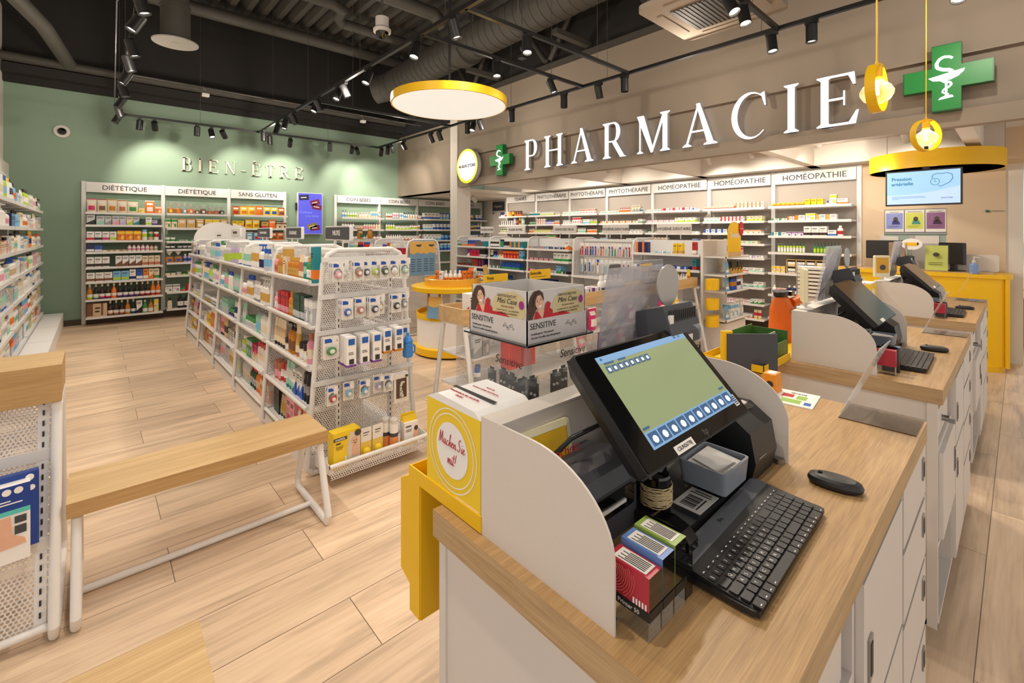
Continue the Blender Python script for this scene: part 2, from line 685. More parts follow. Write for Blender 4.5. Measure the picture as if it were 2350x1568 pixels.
# white upper wall on the sign's plane, the fascia and its recessed channel
plane('wall_upper_white', FX, 8.18, 2.44, FX+0.3, GY, 3.9, M['wall'])
plane('wall_bulkhead', FX, -3, 3.13, FX+0.3, 8.18, 4.3, M['wall'])
plane('trim_1', FX, -3, 2.49, FX+0.12, 7.95, 2.64, M['wall'])
plane('trim_2', FX+0.07, -3, 2.64, FX+0.12, 7.95, 3.13, M['wall'])
plane('trim_3', FX-0.015, -3, 3.115, FX+0.07, 7.2, 3.14, M['wall'])
plane('column_1', FX-0.03, 7.95, 0, FX+0.32, 8.2, 4.25, M['wallw'])
# low white ceiling behind the sign, with its crossing beams
plane('ceiling_low', FX+0.12, -3, 2.78, 14, 8.1, 2.85, M['wallw'])
plane('ceiling_north_bay', FX+0.02, 8.1, 2.44, EX, GY, 2.5, M['wallw'])
for k, y in enumerate((7.35, 5.3, 3.72, 2.05, 0.35)):
    plane('beam_%d' % (k+1), FX+0.12, y-0.06, 2.5, BX, y+0.06, 2.78, M['wallw'])
plane('ceiling_strip', BX-0.35, 0.12, 2.5, BX, 8.1, 2.78, M['wallw'])
# black ceiling over the sales floor
cm = MB().box(-4, -3, 5.62, FX+0.3, GY+0.2, 5.7)
struct('ceiling', cm, M['dark'])
cd = MB()
for k in range(26):
    x = -0.8+k*0.25
    cd.prism([(x, 5.62), (x+0.05, 5.52), (x+0.14, 5.52), (x+0.19, 5.62)], 'Y', 2.0, 9.6)
struct('ceiling_corrugated_deck', cd, M['duct'])
plane('wall_north_black', -1.3, GY-0.12, 3.88, BX, GY+0.15, 5.62, M['dark'])
plane('wall_bulkhead_black', FX+0.02, -3, 4.3, FX+0.3, GY, 5.62, M['dark'])
plane('beam_ledge', FX-0.06, -3, 4.28, FX+0.02, 9.9, 4.36, M['duct'])
plane('beam_north', -1.3, GY-0.3, 3.98, FX, GY-0.12, 4.12, M['dark'])

# pharmacy back door next to the herbal tea shelves, with its dark sign
dd = MB().box(EX-0.03, 9.35, 0, EX-0.005, 10.05, 2.05, 0)
dd.box(EX-0.045, 9.3, 0, EX-0.02, 9.35, 2.1, 0).box(EX-0.045, 10.05, 0, EX-0.02, 10.1, 2.1, 0).box(EX-0.045, 9.3, 2.05, EX-0.02, 10.1, 2.1, 0)
dr = struct('door_1', dd, M['wallw'])
obj('handle', MB().cyl((EX-0.08, 9.42, 1.02), (EX-0.03, 9.42, 1.02), 0.012).cyl((EX-0.08, 9.42, 1.02), (EX-0.08, 9.54, 1.02), 0.01), M['steel'], dr)
t = thing('exit_sign', 'dark framed sign above the white door beside the herbal tea shelves', 'sign', (EX-0.03, 9.87, 2.27), -PI/2)
obj('frame', MB().box(-0.235, -0.02, -0.12, 0.235, 0.02, 0.13), M['greyp'], t)
text('Urgence', 0.1, t, (0, -0.024, 0), M['cab'])

# laboratory beyond the open doorway on the east side
plane('wall_laboratory', 12.5, -4, 0, 12.6, 3, 2.8, mat('lab_wall', (200, 222, 226), 0.6))
plane('trim_4', BX, -0.02, 0, BX+0.15, 0.12, 2.35, M['wallw'])
for k, (y, z0, z1) in enumerate(((-0.25, 1.35, 2.2), (-0.85, 1.35, 2.2), (-0.25, 0.1, 0.95), (-0.85, 0.1, 0.95), (0.35, 1.35, 2.2), (0.35, 0.1, 0.95))):
    pos = ('upper' if z0 > 1 else 'lower')
    t = thing('wall_cabinet', '%s pale blue white cabinet in the laboratory, %s one along from the doorway' % (pos, ('second', 'third', 'second', 'third', 'first', 'first')[k]), 'cabinet', (12.2, y, z0), -PI/2)
    obj('body', MB().box(-0.3, -0.02, 0, 0.3, 0.3, z1-z0), M['cab'], t)
    dm = MB()
    if z0 > 1:
        dm.box(-0.29, -0.04, 0.01, 0.29, -0.02, z1-z0-0.01)
        obj('door', dm, M['cab'], t)
    else:
        for q in range(4):
            d_ = obj('drawer', MB().box(-0.29, -0.04, 0.01+q*0.21, 0.29, -0.02, 0.2+q*0.21), M['cab'], t)
    obj('handle', MB().box(0.2, -0.06, 0.3, 0.215, -0.04, 0.5), M['steel'], t)
spot_light('laboratory_lamp', (10.4, -0.4, 2.7), (10.6, -0.4, 0), 260, 160, 1, (0.65, 0.86, 1.0), 0.2)
spot_light('laboratory_lamp', (11.6, 0.4, 2.7), (12.2, 0.2, 0.9), 160, 160, 1, (0.65, 0.86, 1.0), 0.2)
t = thing('waste_bin', 'dark blue bin standing in the doorway behind the yellow desk', 'bin', (9.2, -0.02, 0))
obj('body', MB().rbox(-0.12, -0.15, 0.02, 0.12, 0.15, 0.62, 0.03), mat('bin_blue', (40, 62, 92), 0.5), t)
obj('lid', MB().rbox(-0.13, -0.16, 0.62, 0.13, 0.16, 0.66, 0.03), M['blackp'], t)

# ================================================================== CEILING SERVICES


def pipe(name, label, pts, r, m, cat='pipe', n=16, rings=0):
    b = MB().tube(pts, r, n)
    o = obj(name, b, m)
    props(o, label, cat)
    if rings:
        rb = MB()
        for i in range(len(pts)-1):
            a, c = Vector(pts[i]), Vector(pts[i+1])
            L_ = (c-a).length
            for k in range(1, int(L_/rings)):
                p = a+(c-a)*(k*rings/L_)
                d_ = (c-a).normalized()*0.012
                rb.cyl(p-d_, p+d_, r*1.025, n=n)
        obj('seam', rb, m, o)
    return o


pipe('spiral_duct', 'wide grey spiral duct running under the black ceiling towards the back', [(4.65, 1.0, 4.75), (4.65, 8.6, 4.66), (4.62, 8.95, 4.62), (4.4, 9.2, 4.55)], 0.28, M['duct'], 'duct', 24, 0.16)
pipe('duct_collar', 'broad joint collar round the wide grey spiral duct', [(4.65, 6.2, 4.66), (4.65, 6.45, 4.66)], 0.3, M['duct'], 'duct', 24)
pipe('ceiling_pipe', 'thick dark pipe parallel to the green wall, under the corrugated ceiling', [(-2, 9.3, 5.3), (6, 9.3, 5.3)], 0.11, M['duct'])
pipe('ceiling_pipe', 'dark pipe crossing the corrugated ceiling above the second light track', [(-2, 7.6, 5.3), (2.9, 7.6, 5.3), (3.1, 7.7, 5.3), (3.15, 8.0, 5.3), (3.3, 8.2, 5.3), (6, 8.2, 5.3)], 0.09, M['duct'])
pipe('ceiling_pipe', 'dark pipe with an elbow above the dome camera', [(1.4, 5.6, 5.2), (3.4, 5.6, 5.2), (3.6, 5.4, 5.1), (3.6, 2, 5.1)], 0.1, M['duct'])
pipe('ceiling_pipe', 'straight dark pipe above the round lamp', [(0.4, 4.7, 5.0), (5.2, 4.7, 5.0)], 0.07, M['duct'])
pipe('ceiling_pipe', 'short thick pipe turning down beside the spiral duct', [(2.6, 6.6, 5.2), (4.2, 6.6, 5.2), (4.4, 6.6, 5.05)], 0.11, M['duct'])
pipe('cable_tray', 'thin grey cable pipe under the black band above the green wall', [(-1.3, GY-0.32, 4.2), (FX, GY-0.32, 4.2)], 0.07, M['duct'])
pipe('conduit', 'thin straight conduit hanging in front of the green wall above the track', [(0.3, 9.0, 3.92), (5.4, 9.0, 3.92)], 0.012, M['duct'])
pipe('curved_pipe', 'grey curved insulated pipe in the corner above the cosmetics shelves', [(-0.9, 7.0, 4.45), (-0.8, 7.6, 4.35), (-0.5, 8.6, 4.25), (-0.3, 9.9, 4.15)], 0.09, M['duct'])
for k, y in enumerate((4.5, 6.6)):
    t = thing('roof_truss', 'black lattice roof truss above the %s end of the sign' % ('near', 'far')[k], 'truss', (0, y, 0))
    obj('chord', MB().box(4.9, -0.05, 5.35, 5.7, 0.05, 5.45).box(4.9, -0.05, 4.4, 5.7, 0.05, 4.48), M['duct'], t)
for k, (y0, y1) in enumerate(((2.2, 3.1), (4.1, 3.2), (4.3, 5.2), (6.2, 5.3), (6.4, 7.3), (8.2, 7.4))):
    o = obj('roof_brace', MB().tube([(5.55, y0, 5.6), (5.55, y1, 4.38)], 0.045, 6), M['duct'])
    props(o, 'diagonal black roof brace above the sign, number %s from the tills' % ('one', 'two', 'three', 'four', 'five', 'six')[k], 'brace', 'roof braces above the sign')
    o['label'] = 'diagonal black steel roof brace above the sign wall, ' + ('over the green cross', 'over the last letters', 'over the middle letters', 'over the first letters', 'over the small green cross', 'over the round yellow sign')[k]

t = thing('air_vent', 'vertical dark duct with a round white swirl diffuser near the corner track', 'vent', (0.84, 7.98, 4.2))
obj('duct', MB().cyl((0, 0, 0.02), (0, 0, 1.4), 0.16, n=20).cyl((0, 0, 0.02), (0, 0, 0.5), 0.175, n=20).cyl((0, 0, .48), (0, 0, 0.52), 0.185, n=20), M['duct'], t)
dm = MB().lathe([(0.13, 0), (0.27, 0.0), (0.275, 0.015), (0.13, 0.03)], 28, 0).cyl((0, 0, -0.005), (0, 0, 0.02), 0.05, n=16, m=0)
for k in range(12):
    a = k*PI/6
    dm.add([(0.05*math.cos(a), 0.05*math.sin(a), 0.0), (0.14*math.cos(a+.2), 0.14*math.sin(a+.2), 0.0), (0.14*math.cos(a+.42), 0.14*math.sin(a+.42), 0.012), (0.05*math.cos(a+.3), 0.05*math.sin(a+.3), 0.012)], [(0, 1, 2, 3)], 0)
obj('diffuser', dm, mat('vent_grey', (150, 145, 138), 0.5, noise=0.05), t)

# ceiling cassette of the air conditioning
t = thing('ceiling_cassette', 'square grey air conditioning cassette above the tills', 'air conditioner', (4.2, 1.9, 3.58))
obj('frame', MB().prism(rrect(-0.5, -0.49, 0.5, 0.49, 0.08), 'Z', 0, 0.05), M['wall'], t)
obj('body', MB().box(-0.42, -0.42, 0.05, 0.42, 0.42, 0.3), M['duct'], t)
g_ = MB().box(-0.27, -0.27, -0.012, 0.27, 0.27, 0.0)
for k in range(13):
    g_.box(-0.26, -0.25+k*0.04, -0.018, 0.26, -0.235+k*0.04, -0.012)
obj('grille', g_, M['duct'], t)
for sx, sy in ((0, 1), (0, -1), (1, 0), (-1, 0)):
    x, y = sx*0.38, sy*0.38
    obj('louvre', MB().box(x-(0.26 if sy else 0.03), y-(0.26 if sx else 0.03), -0.012, x+(0.26 if sy else 0.03), y+(0.26 if sx else 0.03), 0.0), M['wall'], t)
for x, y in ((-.42, -.42), (.42, .42), (-.42, .42), (.42, -.42)):
    obj('hanger', MB().cyl((x, y, 0.3), (x, y, 2.02), 0.008, n=6), M['duct'], t)

# security cameras and sensors
t = thing('dome_camera', 'dome security camera hanging from the dark ceiling beside the middle track', 'camera', (2.297, 4.625, 3.7))
obj('housing', MB().lathe([(0.09, 0), (0.095, 0.03), (0.07, 0.06), (0.07, 0.16), (0.03, 0.18)], 18), M['cab'], t)
obj('dome', MB().lathe([(0.01, -0.075), (0.045, -0.06), (0.066, -0.03), (0.07, 0.0)], 18), M['gloss'], t)
obj('stem', MB().cyl((0, 0, 0.17), (0, 0, 1.9), 0.012), M['duct'], t)
t = thing('dome_camera', 'small dark dome camera on a white ring on the green wall', 'camera', (-0.4, GY, 3.195))
obj('ring', MB().cyl((0, -0.03, 0), (0, 0, 0), 0.1, n=22), M['cab'], t)
obj('lens', MB().lathe([(0.06, 0), (0.05, 0.03), (0.02, 0.05), (0.0, 0.055)], 16).xf(Matrix.Rotation(PI/2, 4, 'X')), M['gloss'], t, (0, -0.03, 0))
t = thing('dome_camera', 'black half dome camera under the low white ceiling over the baby shelves', 'camera', (6.3, 9.1, 2.44))
obj('dome', MB().lathe([(0.0, -0.06), (0.04, -0.045), (0.06, 0)], 14), M['gloss'], t)
for k, (x, y, z, lb) in enumerate(((1.35, 9.0, 3.8, 'small white motion sensor on the conduit before the green wall, near the corner lights'),
                                   (4.05, 9.0, 3.8, 'small white motion sensor on the conduit beside the round lamp'),
                                   (4.35, 4.6, 3.95, 'small black sensor hanging over the end of a cross track'))):
    t = thing('motion_sensor', lb, 'sensor', (x, y, z))
    obj('body', MB().rbox(-0.05, -0.05, -0.02, 0.05, 0.05, 0.02, 0.02), M['cab'] if k < 2 else M['blackp'], t)
    obj('bracket', MB().tube([(0, 0, 0.02), (0.01, 0, 0.07), (-0.03, 0, 0.11), (-0.03, 0, 0.14)], 0.006, 6), M['steel'], t)
    if k == 2:
        obj('cable', MB().tube([(0, 0, 0.1), (0, 0, 1.65)], 0.004, 5), M['steel'], t)

# ================================================================== LIGHT TRACKS
TZ = 3.4


def track(label, p0, p1):
    t = thing('light_track', label, 'light track', (0, 0, 0))
    a, b = Vector(p0+(TZ,)), Vector(p1+(TZ,))
    d = (b-a).normalized()
    s2 = Vector((-d.y, d.x, 0))*0.018
    m = MB()
    v = [a-s2, b-s2, b+s2, a+s2]
    v = v+[p+Vector((0, 0, 0.035)) for p in v]
    m.add(v, [(0, 3, 2, 1), (4, 5, 6, 7), (0, 1, 5, 4), (1, 2, 6, 5), (2, 3, 7, 6), (3, 0, 4, 7)])
    obj('rail', m, M['black'], t)
    n = max(2, int((b-a).length/1.6))
    for k in range(n):
        p = a+(b-a)*((k+0.5)/n)
        obj('suspension_wire', MB().cyl((p.x, p.y, TZ+0.035), (p.x, p.y, 5.5), 0.0025, n=5, caps=False), M['duct'], t)
    return t


track('black light track along the green wall above the raised lettering', (0.26, 9.56), (4.65, 9.56))
track('black light track over the cosmetics wall, full of stacked spotlights', (0.26, -1), (0.26, 9.56))
track('black light track along the middle of the sales floor', (2.285, -1), (2.285, 9.56))
track('black light track in front of the big lit sign', (4.65, -1), (4.65, 9.56))
track('black cross track beside the round lamp, farther from the tills', (2.285, 3.78), (4.65, 3.78))
track('black cross track between the round lamp and the tills', (2.285, 3.1), (4.65, 3.1))
track('short black cross track under the air conditioner over the tills', (2.285, 1.5), (4.65, 1.5))
track('black cross track behind the round lamp', (2.285, 6.75), (4.65, 6.75))


def spot_head(x, y, aim, group, label, watts=0, z=TZ, body=None, deg=75, on=True):
    """Cylinder head hung under the track, aimed at a point; its lamp sits in the mouth."""
    body = body or M['black']
    t = thing('spotlight', label, 'spotlight', (x, y, z), 0, group)
    obj('adapter', MB().box(-0.02, -0.05, -0.03, 0.02, 0.05, 0.0).cyl((0, 0, -0.06), (0, 0, -0.03), 0.012, n=8), body, t)
    d = (Vector(aim)-Vector((x, y, z-0.1))).normalized()
    q = d.to_track_quat('-Z', 'Y').to_matrix().to_4x4()
    q.translation = Vector((0, 0, -0.1))
    obj('body', MB().lathe([(0.03, 0.075), (0.042, 0.07), (0.045, 0.06), (0.045, -0.09), (0.041, -0.09), (0.036, -0.07), (0.0, -0.069)], 16).xf(q), body, t)
    if on:
        obj('lens', MB().lathe([(0.036, -0.0715), (0.0, -0.0715)], 16).xf(q), M['spoton'], t)
    if watts:
        p = Vector((x, y, z-0.1))+d*0.1
        spot_light('spot_lamp', p, aim, watts, deg, 0.7)
    return t


def near(v, opts):
    return opts

gB = 'spotlights on the track along the green wall'
for k, (x, ax, on, wt) in enumerate(((0.54, 0.3, 0, 0), (0.73, 0.9, 1, 95), (1.31, 1.2, 0, 0), (1.53, 1.7, 1, 45), (1.70, 2.3, 1, 80), (2.46, 2.6, 0, 0), (2.84, 3.0, 1, 85), (3.59, 3.7, 0, 0), (4.06, 4.3, 1, 80), (4.2, 4.9, 1, 70))):
    ay = 10.55 if wt != 45 else 9.0
    spot_head(x, 9.56 if k % 3 else 9.62, (ax, ay if on else 9.7, 1.9 if wt == 45 else (2.55 if on else 0)), gB,
              'black spotlight on the green wall track, ' + ('at the corner end', 'next to the corner end, lighting bare wall', 'before the letter B, hanging straight', 'shining down before the first letters', 'aimed at the letter N', 'below the junction with the middle track', 'aimed above the letter E', 'hanging straight over the narrow screen', 'aimed at the baby shelves', 'close to the far track corner')[k], wt, deg=78, on=bool(on))
gL = 'stacked spotlights on the cosmetics wall track'
ordn = ('first', 'second', 'third', 'fourth', 'fifth', 'sixth', 'seventh', 'eighth', 'ninth', 'tenth', 'eleventh', 'twelfth', 'thirteenth', 'fourteenth', 'fifteenth', 'sixteenth', 'seventeenth', 'eighteenth')
for k, (y, ax) in enumerate(((9.3, -0.9), (8.75, 1.0), (8.15, -0.9), (7.4, 1.0), (6.8, -0.9), (6.2, 1.0), (5.65, 1.0), (4.95, -0.9), (4.5, 1.0))):
    spot_head(0.26, y, (ax, y-0.1, 1.0 if ax < 0 else 0.6), gL, 'black spotlight on the cosmetics wall track, %s from the green wall, aimed at %s' % (ordn[k], 'the shelves' if ax < 0 else 'the island'), 42, deg=85)
for k, (y, ax) in enumerate(((3.4, 0.9), (2.2, 0.4), (0.8, 0.4))):  # unseen heads above the view, added on this track for fill light
    spot_head(0.26, y, (ax, y, 0.3), gL, 'unseen black fill spotlight on the cosmetics wall track above the benches, %s' % ('over the island end', 'over the long bench', 'over the tills end')[k], 60, deg=95)
gM = 'spotlights on the middle track'
for k, (y, ax, on) in enumerate(((9.28, 2.3, 0), (8.43, 1.4, 0), (8.0, 1.6, 1), (7.56, 3.4, 1), (6.6, 1.1, 1), (6.5, 3.4, 1), (5.8, 1.2, 1), (5.6, 3.4, 1), (4.95, 1.2, 1), (3.9, 1.4, 1), (3.26, 2.9, 1), (1.9, 1.2, 1))):
    spot_head(2.285, y, (ax, y-(0.3 if y < 9 else 0), 0.7), gM, 'black spotlight on the middle track, %s from the green wall' % ordn[k], 40 if on else 0, deg=85, on=bool(on))
gR = 'spotlights on the track before the lit sign'
rt = ((9.4, 4.9, 10.5, 1.6, 60), (9.1, 5.2, 10.5, 1.4, 0), (8.9, 6.3, 10.4, 1.6, 60), (8.4, 5.7, 9.2, 2.5, 24), (7.38, 5.5, 7.0, 1.0, 0), (7.1, 5.5, 6.8, 0.9, 60), (6.25, 4.6, 6.2, 0, 0), (6.1, 3.6, 5.6, 0.9, 40), (5.9, 5.5, 5.6, 0.9, 60), (5.14, 4.65, 5.1, 0, 0), (4.1, 4.65, 4.1, 0, 0), (3.53, 5.5, 3.6, 0.9, 60), (3.15, 4.65, 3.1, 0, 0), (1.55, 4.3, 1.2, 1.0, 60), (1.23, 4.65, 1.2, 0, 60), (0.3, 3.4, 0.4, 0.9, 50))
for k, (y, ax, ay, az, wt) in enumerate(rt):
    spot_head(4.65, y, (ax, ay, az), gR, 'black spotlight on the sign track, %s from the far corner' % ordn[k], wt, deg=80, on=wt > 0)
gC = 'spotlights on the cross tracks'
for x, y, ax, ay, lb, wt in ((3.2, 3.78, 2.9, 3.3, 'bright black spotlight on the cross track between the round lamp and the sign', 45), (4.06, 3.78, 4.6, 3.0, 'black spotlight at the sign end of the farther cross track', 40),
                             (3.0, 3.1, 2.5, 2.6, 'black spotlight on the cross track over the promotion shelf', 45),
                             (3.88, 1.5, 3.4, 0.9, 'black spotlight under the air conditioner, aimed at the second till', 60), (3.62, 1.5, 3.2, 0.3, 'black spotlight beside the air conditioner grille', 45), (2.5, 1.5, 1.6, 0.6, 'black spotlight over the front till', 60), (2.9, 1.5, 1.2, 1.2, 'black spotlight at the tills end of the short cross track', 45)):
    spot_head(x, y, (ax, ay, 0.9), gC, lb, wt, deg=90)
gW = 'white spotlights under the low ceiling'
wl = ((6.5, 7.6), (6.6, 6.6), (6.9, 5.9), (6.7, 4.9), (6.9, 4.0), (7.1, 3.3), (6.9, 2.6), (6.6, 1.7), (7.0, 0.9), (6.8, 8.9))
for k, (x, y) in enumerate(wl):
    z = 2.78 if y < 8 else 2.44
    spot_head(x, y, (8.1, y-0.15, 1.25), gW, 'white ceiling spotlight behind the sign, %s from the corner column' % ordn[k] if y < 8 else 'white ceiling spotlight over the baby food shelves', 42 if y > 1.2 else 40, z=z, body=M['cab'], deg=125)
for k, (x, y) in enumerate(((6.3, 5.5), (6.3, 2.3))):
    t = thing('ceiling_projector', 'small white projector under the low ceiling, ' + ('behind the sign letter H', 'behind the sign letter E')[k], 'projector', (x, y, 2.72), -PI/2)
    obj('body', MB().rbox(-0.1, -0.06, -0.06, 0.1, 0.06, 0.0, 0.02), M['cab'], t)
    obj('lens', MB().cyl((0.04, -0.075, -0.03), (0.04, -0.055, -0.03), 0.022), M['gloss'], t)
    obj('bracket', MB().cyl((0, 0, 0), (0, 0, 0.06), 0.015), M['cab'], t)

o = obj('hooked_rod', MB().tube([(.2, 7.0, 4.3), (.21, 7.05, 4.27), (.19, 7.1, 4.25), (.22, 9.2, 3.5), (.4, 9.5, 3.43)], .008, 6), M['steel'])
props(o, 'thin pale rod with a hooked tip beside the stacked spotlights at the track corner', 'rod')
# round yellow lamp
t = thing('round_pendant_lamp', 'large round yellow rimmed lamp hanging over the sales floor', 'lamp', (2.62, 3.82, 2.8))
obj('rim', MB().lathe([(0.555, 0.0), (0.57, 0.0), (0.57, 0.075), (0.0, 0.08)], 64), M['yellow'], t)
obj('diffuser', MB().lathe([(0.0, -0.002), (0.556, 0.0)], 64), M['disc'], t)
obj('stem', MB().cyl((0, 0, 0.08), (0, 0, 2.8), 0.012), M['black'], t)
obj('canopy', MB().cyl((0, 0, 0.08), (0, 0, 0.12), 0.06), M['black'], t)
spot_light('round_lamp_light', (2.62, 3.82, 2.78), (2.62, 3.82, 0), 60, 170, 0.9, (1, 0.96, 0.9), 0.4)

# added point lights without fixtures of their own, filling walls and ceiling
for x, y, wt in ((0.26, 8.3, 38), (2.285, 8.8, 34), (4.65, 8.6, 34), (0.26, 5.7, 36), (2.285, 5.5, 44), (4.65, 5.6, 30), (0.26, 2.6, 32), (2.285, 2.3, 36), (4.65, 2.4, 20), (4.65, 0.2, 26), (0.26, 0.2, 22), (2.285, 0.2, 16), (6.9, 1.2, 14), (7.37, .7, 4), (6.0, 1.4, 12)):
    d = bpy.data.lights.new('fill_point', 'POINT')
    d.energy = wt
    d.color = WARM
    d.shadow_soft_size = 0.03
    o = bpy.data.objects.new('fill_point', d)
    o.location = (x, y, 3.24 if x < 6 else 2.25)
    C.objects.link(o)

# bulb pendants with a yellow hoop


def hoop_lamp(x, y, z, turn, label, watts):
    t = thing('pendant_lamp', label, 'lamp', (x, y, z), turn, 'yellow hoop pendant lamps over the tills')
    R_ = 0.125
    hm = MB()
    n = 40
    for i in range(n):
        a0, a1 = 2*PI*i/n, 2*PI*(i+1)/n
        for (ra, rb, ya, yb) in ((R_, R_, 0.022, -0.022), (R_-.006, R_-.006, -0.022, 0.022), (R_, R_-.006, -0.022, -0.022), (R_-.006, R_, 0.022, 0.022)):
            hm.add([(ra*math.sin(a0), ya, ra*math.cos(a0)), (ra*math.sin(a1), ya, ra*math.cos(a1)), (rb*math.sin(a1), yb, rb*math.cos(a1)), (rb*math.sin(a0), yb, rb*math.cos(a0))], [(0, 1, 2, 3)], 0, False)
    obj('hoop', hm, M['yellow'], t)
    obj('socket', MB().cyl((0, 0, 0.055), (0, 0, 0.118), 0.024, n=18).cyl((0, 0, 0.125), (0, 0, 0.15), 0.008, 0.004), M['yellow'], t)
    obj('bulb', MB().lathe([(0.0, -0.085), (0.03, -0.08), (0.058, -0.06), (0.072, -0.035), (0.074, -0.015), (0.06, 0.012), (0.03, 0.035), (0.016, 0.055)], 24), M['glass'], t)
    fm = MB()
    for k in range(4):
        a = k*PI/2
        fm.cyl((0.008*math.cos(a), 0.008*math.sin(a), -0.035), (0.006*math.cos(a), 0.006*math.sin(a), 0.04), 0.0035 if watts > 6 else 0.0022, n=6)
    obj('filament', fm, M['filament'], t)
    obj('cord', MB().cyl((0, 0, 0.14), (0, 0, 3.2), 0.004, n=6), M['yellow'], t)
    d = bpy.data.lights.new('bulb_light', 'POINT')
    d.energy = watts
    d.color = (1, 0.75, 0.45)
    d.shadow_soft_size = 0.01
    lo = bpy.data.objects.new('bulb_light', d)
    lo.location = (x, y, z)
    C.objects.link(lo)


hoop_lamp(3.03, 0.506, 2.3, math.radians(-4), 'yellow hoop pendant lamp seen almost edge on, beside the last sign letter', 9)
hoop_lamp(4.79, 0.496, 2.3, math.radians(-33), 'yellow hoop pendant lamp with clear bulb in front of the yellow canopy ring', 5)
hoop_lamp(1.19, 0.522, 2.3, math.radians(-40), 'yellow hoop pendant lamp at the top edge, next to the air conditioner', 7)

# ================================================================== SERIF LETTERS


def serif(ch, h, m, d=0.05, y=0.0, x=0.0):
    """One roman capital, h tall, returned width; stems, hairlines, serifs and bowls as solid pieces."""
    T, t, s, sh = 0.135*h, 0.045*h, 0.07*h, 0.035*h

    def bar(x0, z0, x1, z1):
        m.box(x+x0, y-d, z0, x+x1, y, z1, [1, 1, 0, 1, 1, 1])

    def poly(p):
        m.prism([(x+a, b) for a, b in p], 'Y', y-d, y, 0, 1)

    def stem(x0, wd, top=True, bot=True):
        bar(x0, 0, x0+wd, h)
        for z, on in ((0, bot), (h, top)):
            if on:
                k = 1 if z == 0 else -1
                poly([(x0-s, z), (x0+wd+s, z), (x0+wd+s, z+k*sh*.7), (x0+wd, z+k*sh*2), (x0, z+k*sh*2), (x0-s, z+k*sh*.7)])

    def bowl(x0, z0, z1, wd, th):
        cz, rz = (z0+z1)/2, (z1-z0)/2
        o = [(x0, z1)]+arc(x0+wd*.45, cz, wd*.55, rz, 90, -90, 14)+[(x0, z0)]
        i = [(x0, z0+t)]+arc(x0+wd*.45, cz, wd*.55-th, rz-t, -90, 90, 14)+[(x0, z1-t)]
        n = len(o)
        ii = i[::-1]
        for k in range(n-1):
            poly([o[k], o[k+1], ii[k+1], ii[k]])
    if ch == 'I':
        stem(s, T)
        return T+2*s
    if ch == 'H':
        stem(s, T)
        stem(s+0.52*h, T)
        bar(s+T, h*.5, s+0.52*h, h*.5+t)
        return 0.52*h+T+2*s
    if ch in 'PRB':
        stem(s, T)
        x0 = s+T
        if ch == 'B':
            bowl(x0-.01*h, 0.5*h, h, 0.36*h, T*.9)
            bowl(x0-.01*h, 0, 0.5*h+t, 0.42*h, T)
            return x0+0.42*h
        bowl(x0-.01*h, 0.44*h, h, 0.40*h, T)
        if ch == 'R':
            poly([(x0+0.10*h, 0.46*h), (x0+0.25*h, 0.46*h), (x0+0.52*h, sh), (x0+0.6*h, 0), (x0+0.38*h, 0)])
            return x0+0.58*h
        return x0+0.40*h
    if ch == 'A':
        poly([(0.40*h, h*1.02), (0.46*h, h*1.02), (0.155*h, sh), (0.10*h, sh)])
        poly([(0.36*h, h*1.02), (0.46*h, h*1.02), (0.80*h, sh), (0.64*h, sh)])
        bar(0.22*h, 0.33*h, 0.62*h, 0.33*h+t)
        poly([(0.02*h, 0), (0.25*h, 0), (0.25*h, sh*.7), (0.155*h, sh*2.2), (0.10*h, sh*2.2), (0.02*h, sh*.7)])
        poly([(0.55*h, 0), (0.88*h, 0), (0.88*h, sh*.7), (0.79*h, sh*2), (0.64*h, sh*2), (0.55*h, sh*.7)])
        return 0.88*h
    if ch == 'M':
        stem(s+0.02*h, t, top=False)
        stem(s+0.70*h, T)
        poly([(s-0.05*h, h), (s+0.16*h, h), (s+0.43*h, 0.12*h), (s+0.37*h, 0), (s+0.30*h, 0.04*h)][:3]+[(s+0.40*h, 0), (s+0.36*h, 0)][:2])
        poly([(s+0.71*h, h), (s+0.74*h, h*.86), (s+0.42*h, 0), (s+0.38*h, 0), (s+0.40*h, 0.12*h)])
        return s+0.70*h+T+s
    if ch == 'C':
        o = arc(0.40*h, 0.5*h, 0.40*h, 0.52*h, 42, 318, 30)
        i = arc(0.45*h, 0.5*h, 0.32*h, 0.475*h, 50, 312, 30)
        for k in range(30):
            poly([o[k], o[k+1], i[k+1], i[k]])
        poly([(0.62*h, 0.95*h), (0.70*h, 0.98*h), (0.73*h, 0.68*h), (0.70*h, 0.68*h)])
        return 0.76*h
    if ch in 'EÊ':
        stem(s, T)
        x0 = s+T
        L_ = 0.42*h
        poly([(x0-.01*h, h), (x0+L_, h), (x0+L_+.02*h, 0.76*h), (x0+L_-.02*h, 0.76*h), (x0+L_-.1*h, h-t*1.1), (x0-.01*h, h-t)])
        poly([(x0-.01*h, 0), (x0+L_+.02*h, 0), (x0+L_+.07*h, 0.26*h), (x0+L_+.03*h, 0.26*h), (x0+L_-.09*h, t*1.1), (x0-.01*h, t)])
        bar(x0-.01*h, 0.5*h, x0+0.24*h, 0.5*h+t)
        bar(x0+0.24*h, 0.38*h, x0+0.27*h, 0.67*h)
        if ch == 'Ê':
            poly([(s+.02*h, 1.08*h), (s+.07*h, 1.08*h), (s+.2*h, 1.19*h), (s+.33*h, 1.08*h), (s+.38*h, 1.08*h), (s+.22*h, 1.26*h), (s+.18*h, 1.26*h)])
        return x0+0.5*h
    if ch == 'N':
        stem(s+0.02*h, t, top=False)
        stem(s+0.56*h, t, bot=False)
        poly([(s-0.04*h, h), (s+0.12*h, h), (s+0.61*h, 0), (s+0.53*h, 0)])
        return s+0.66*h
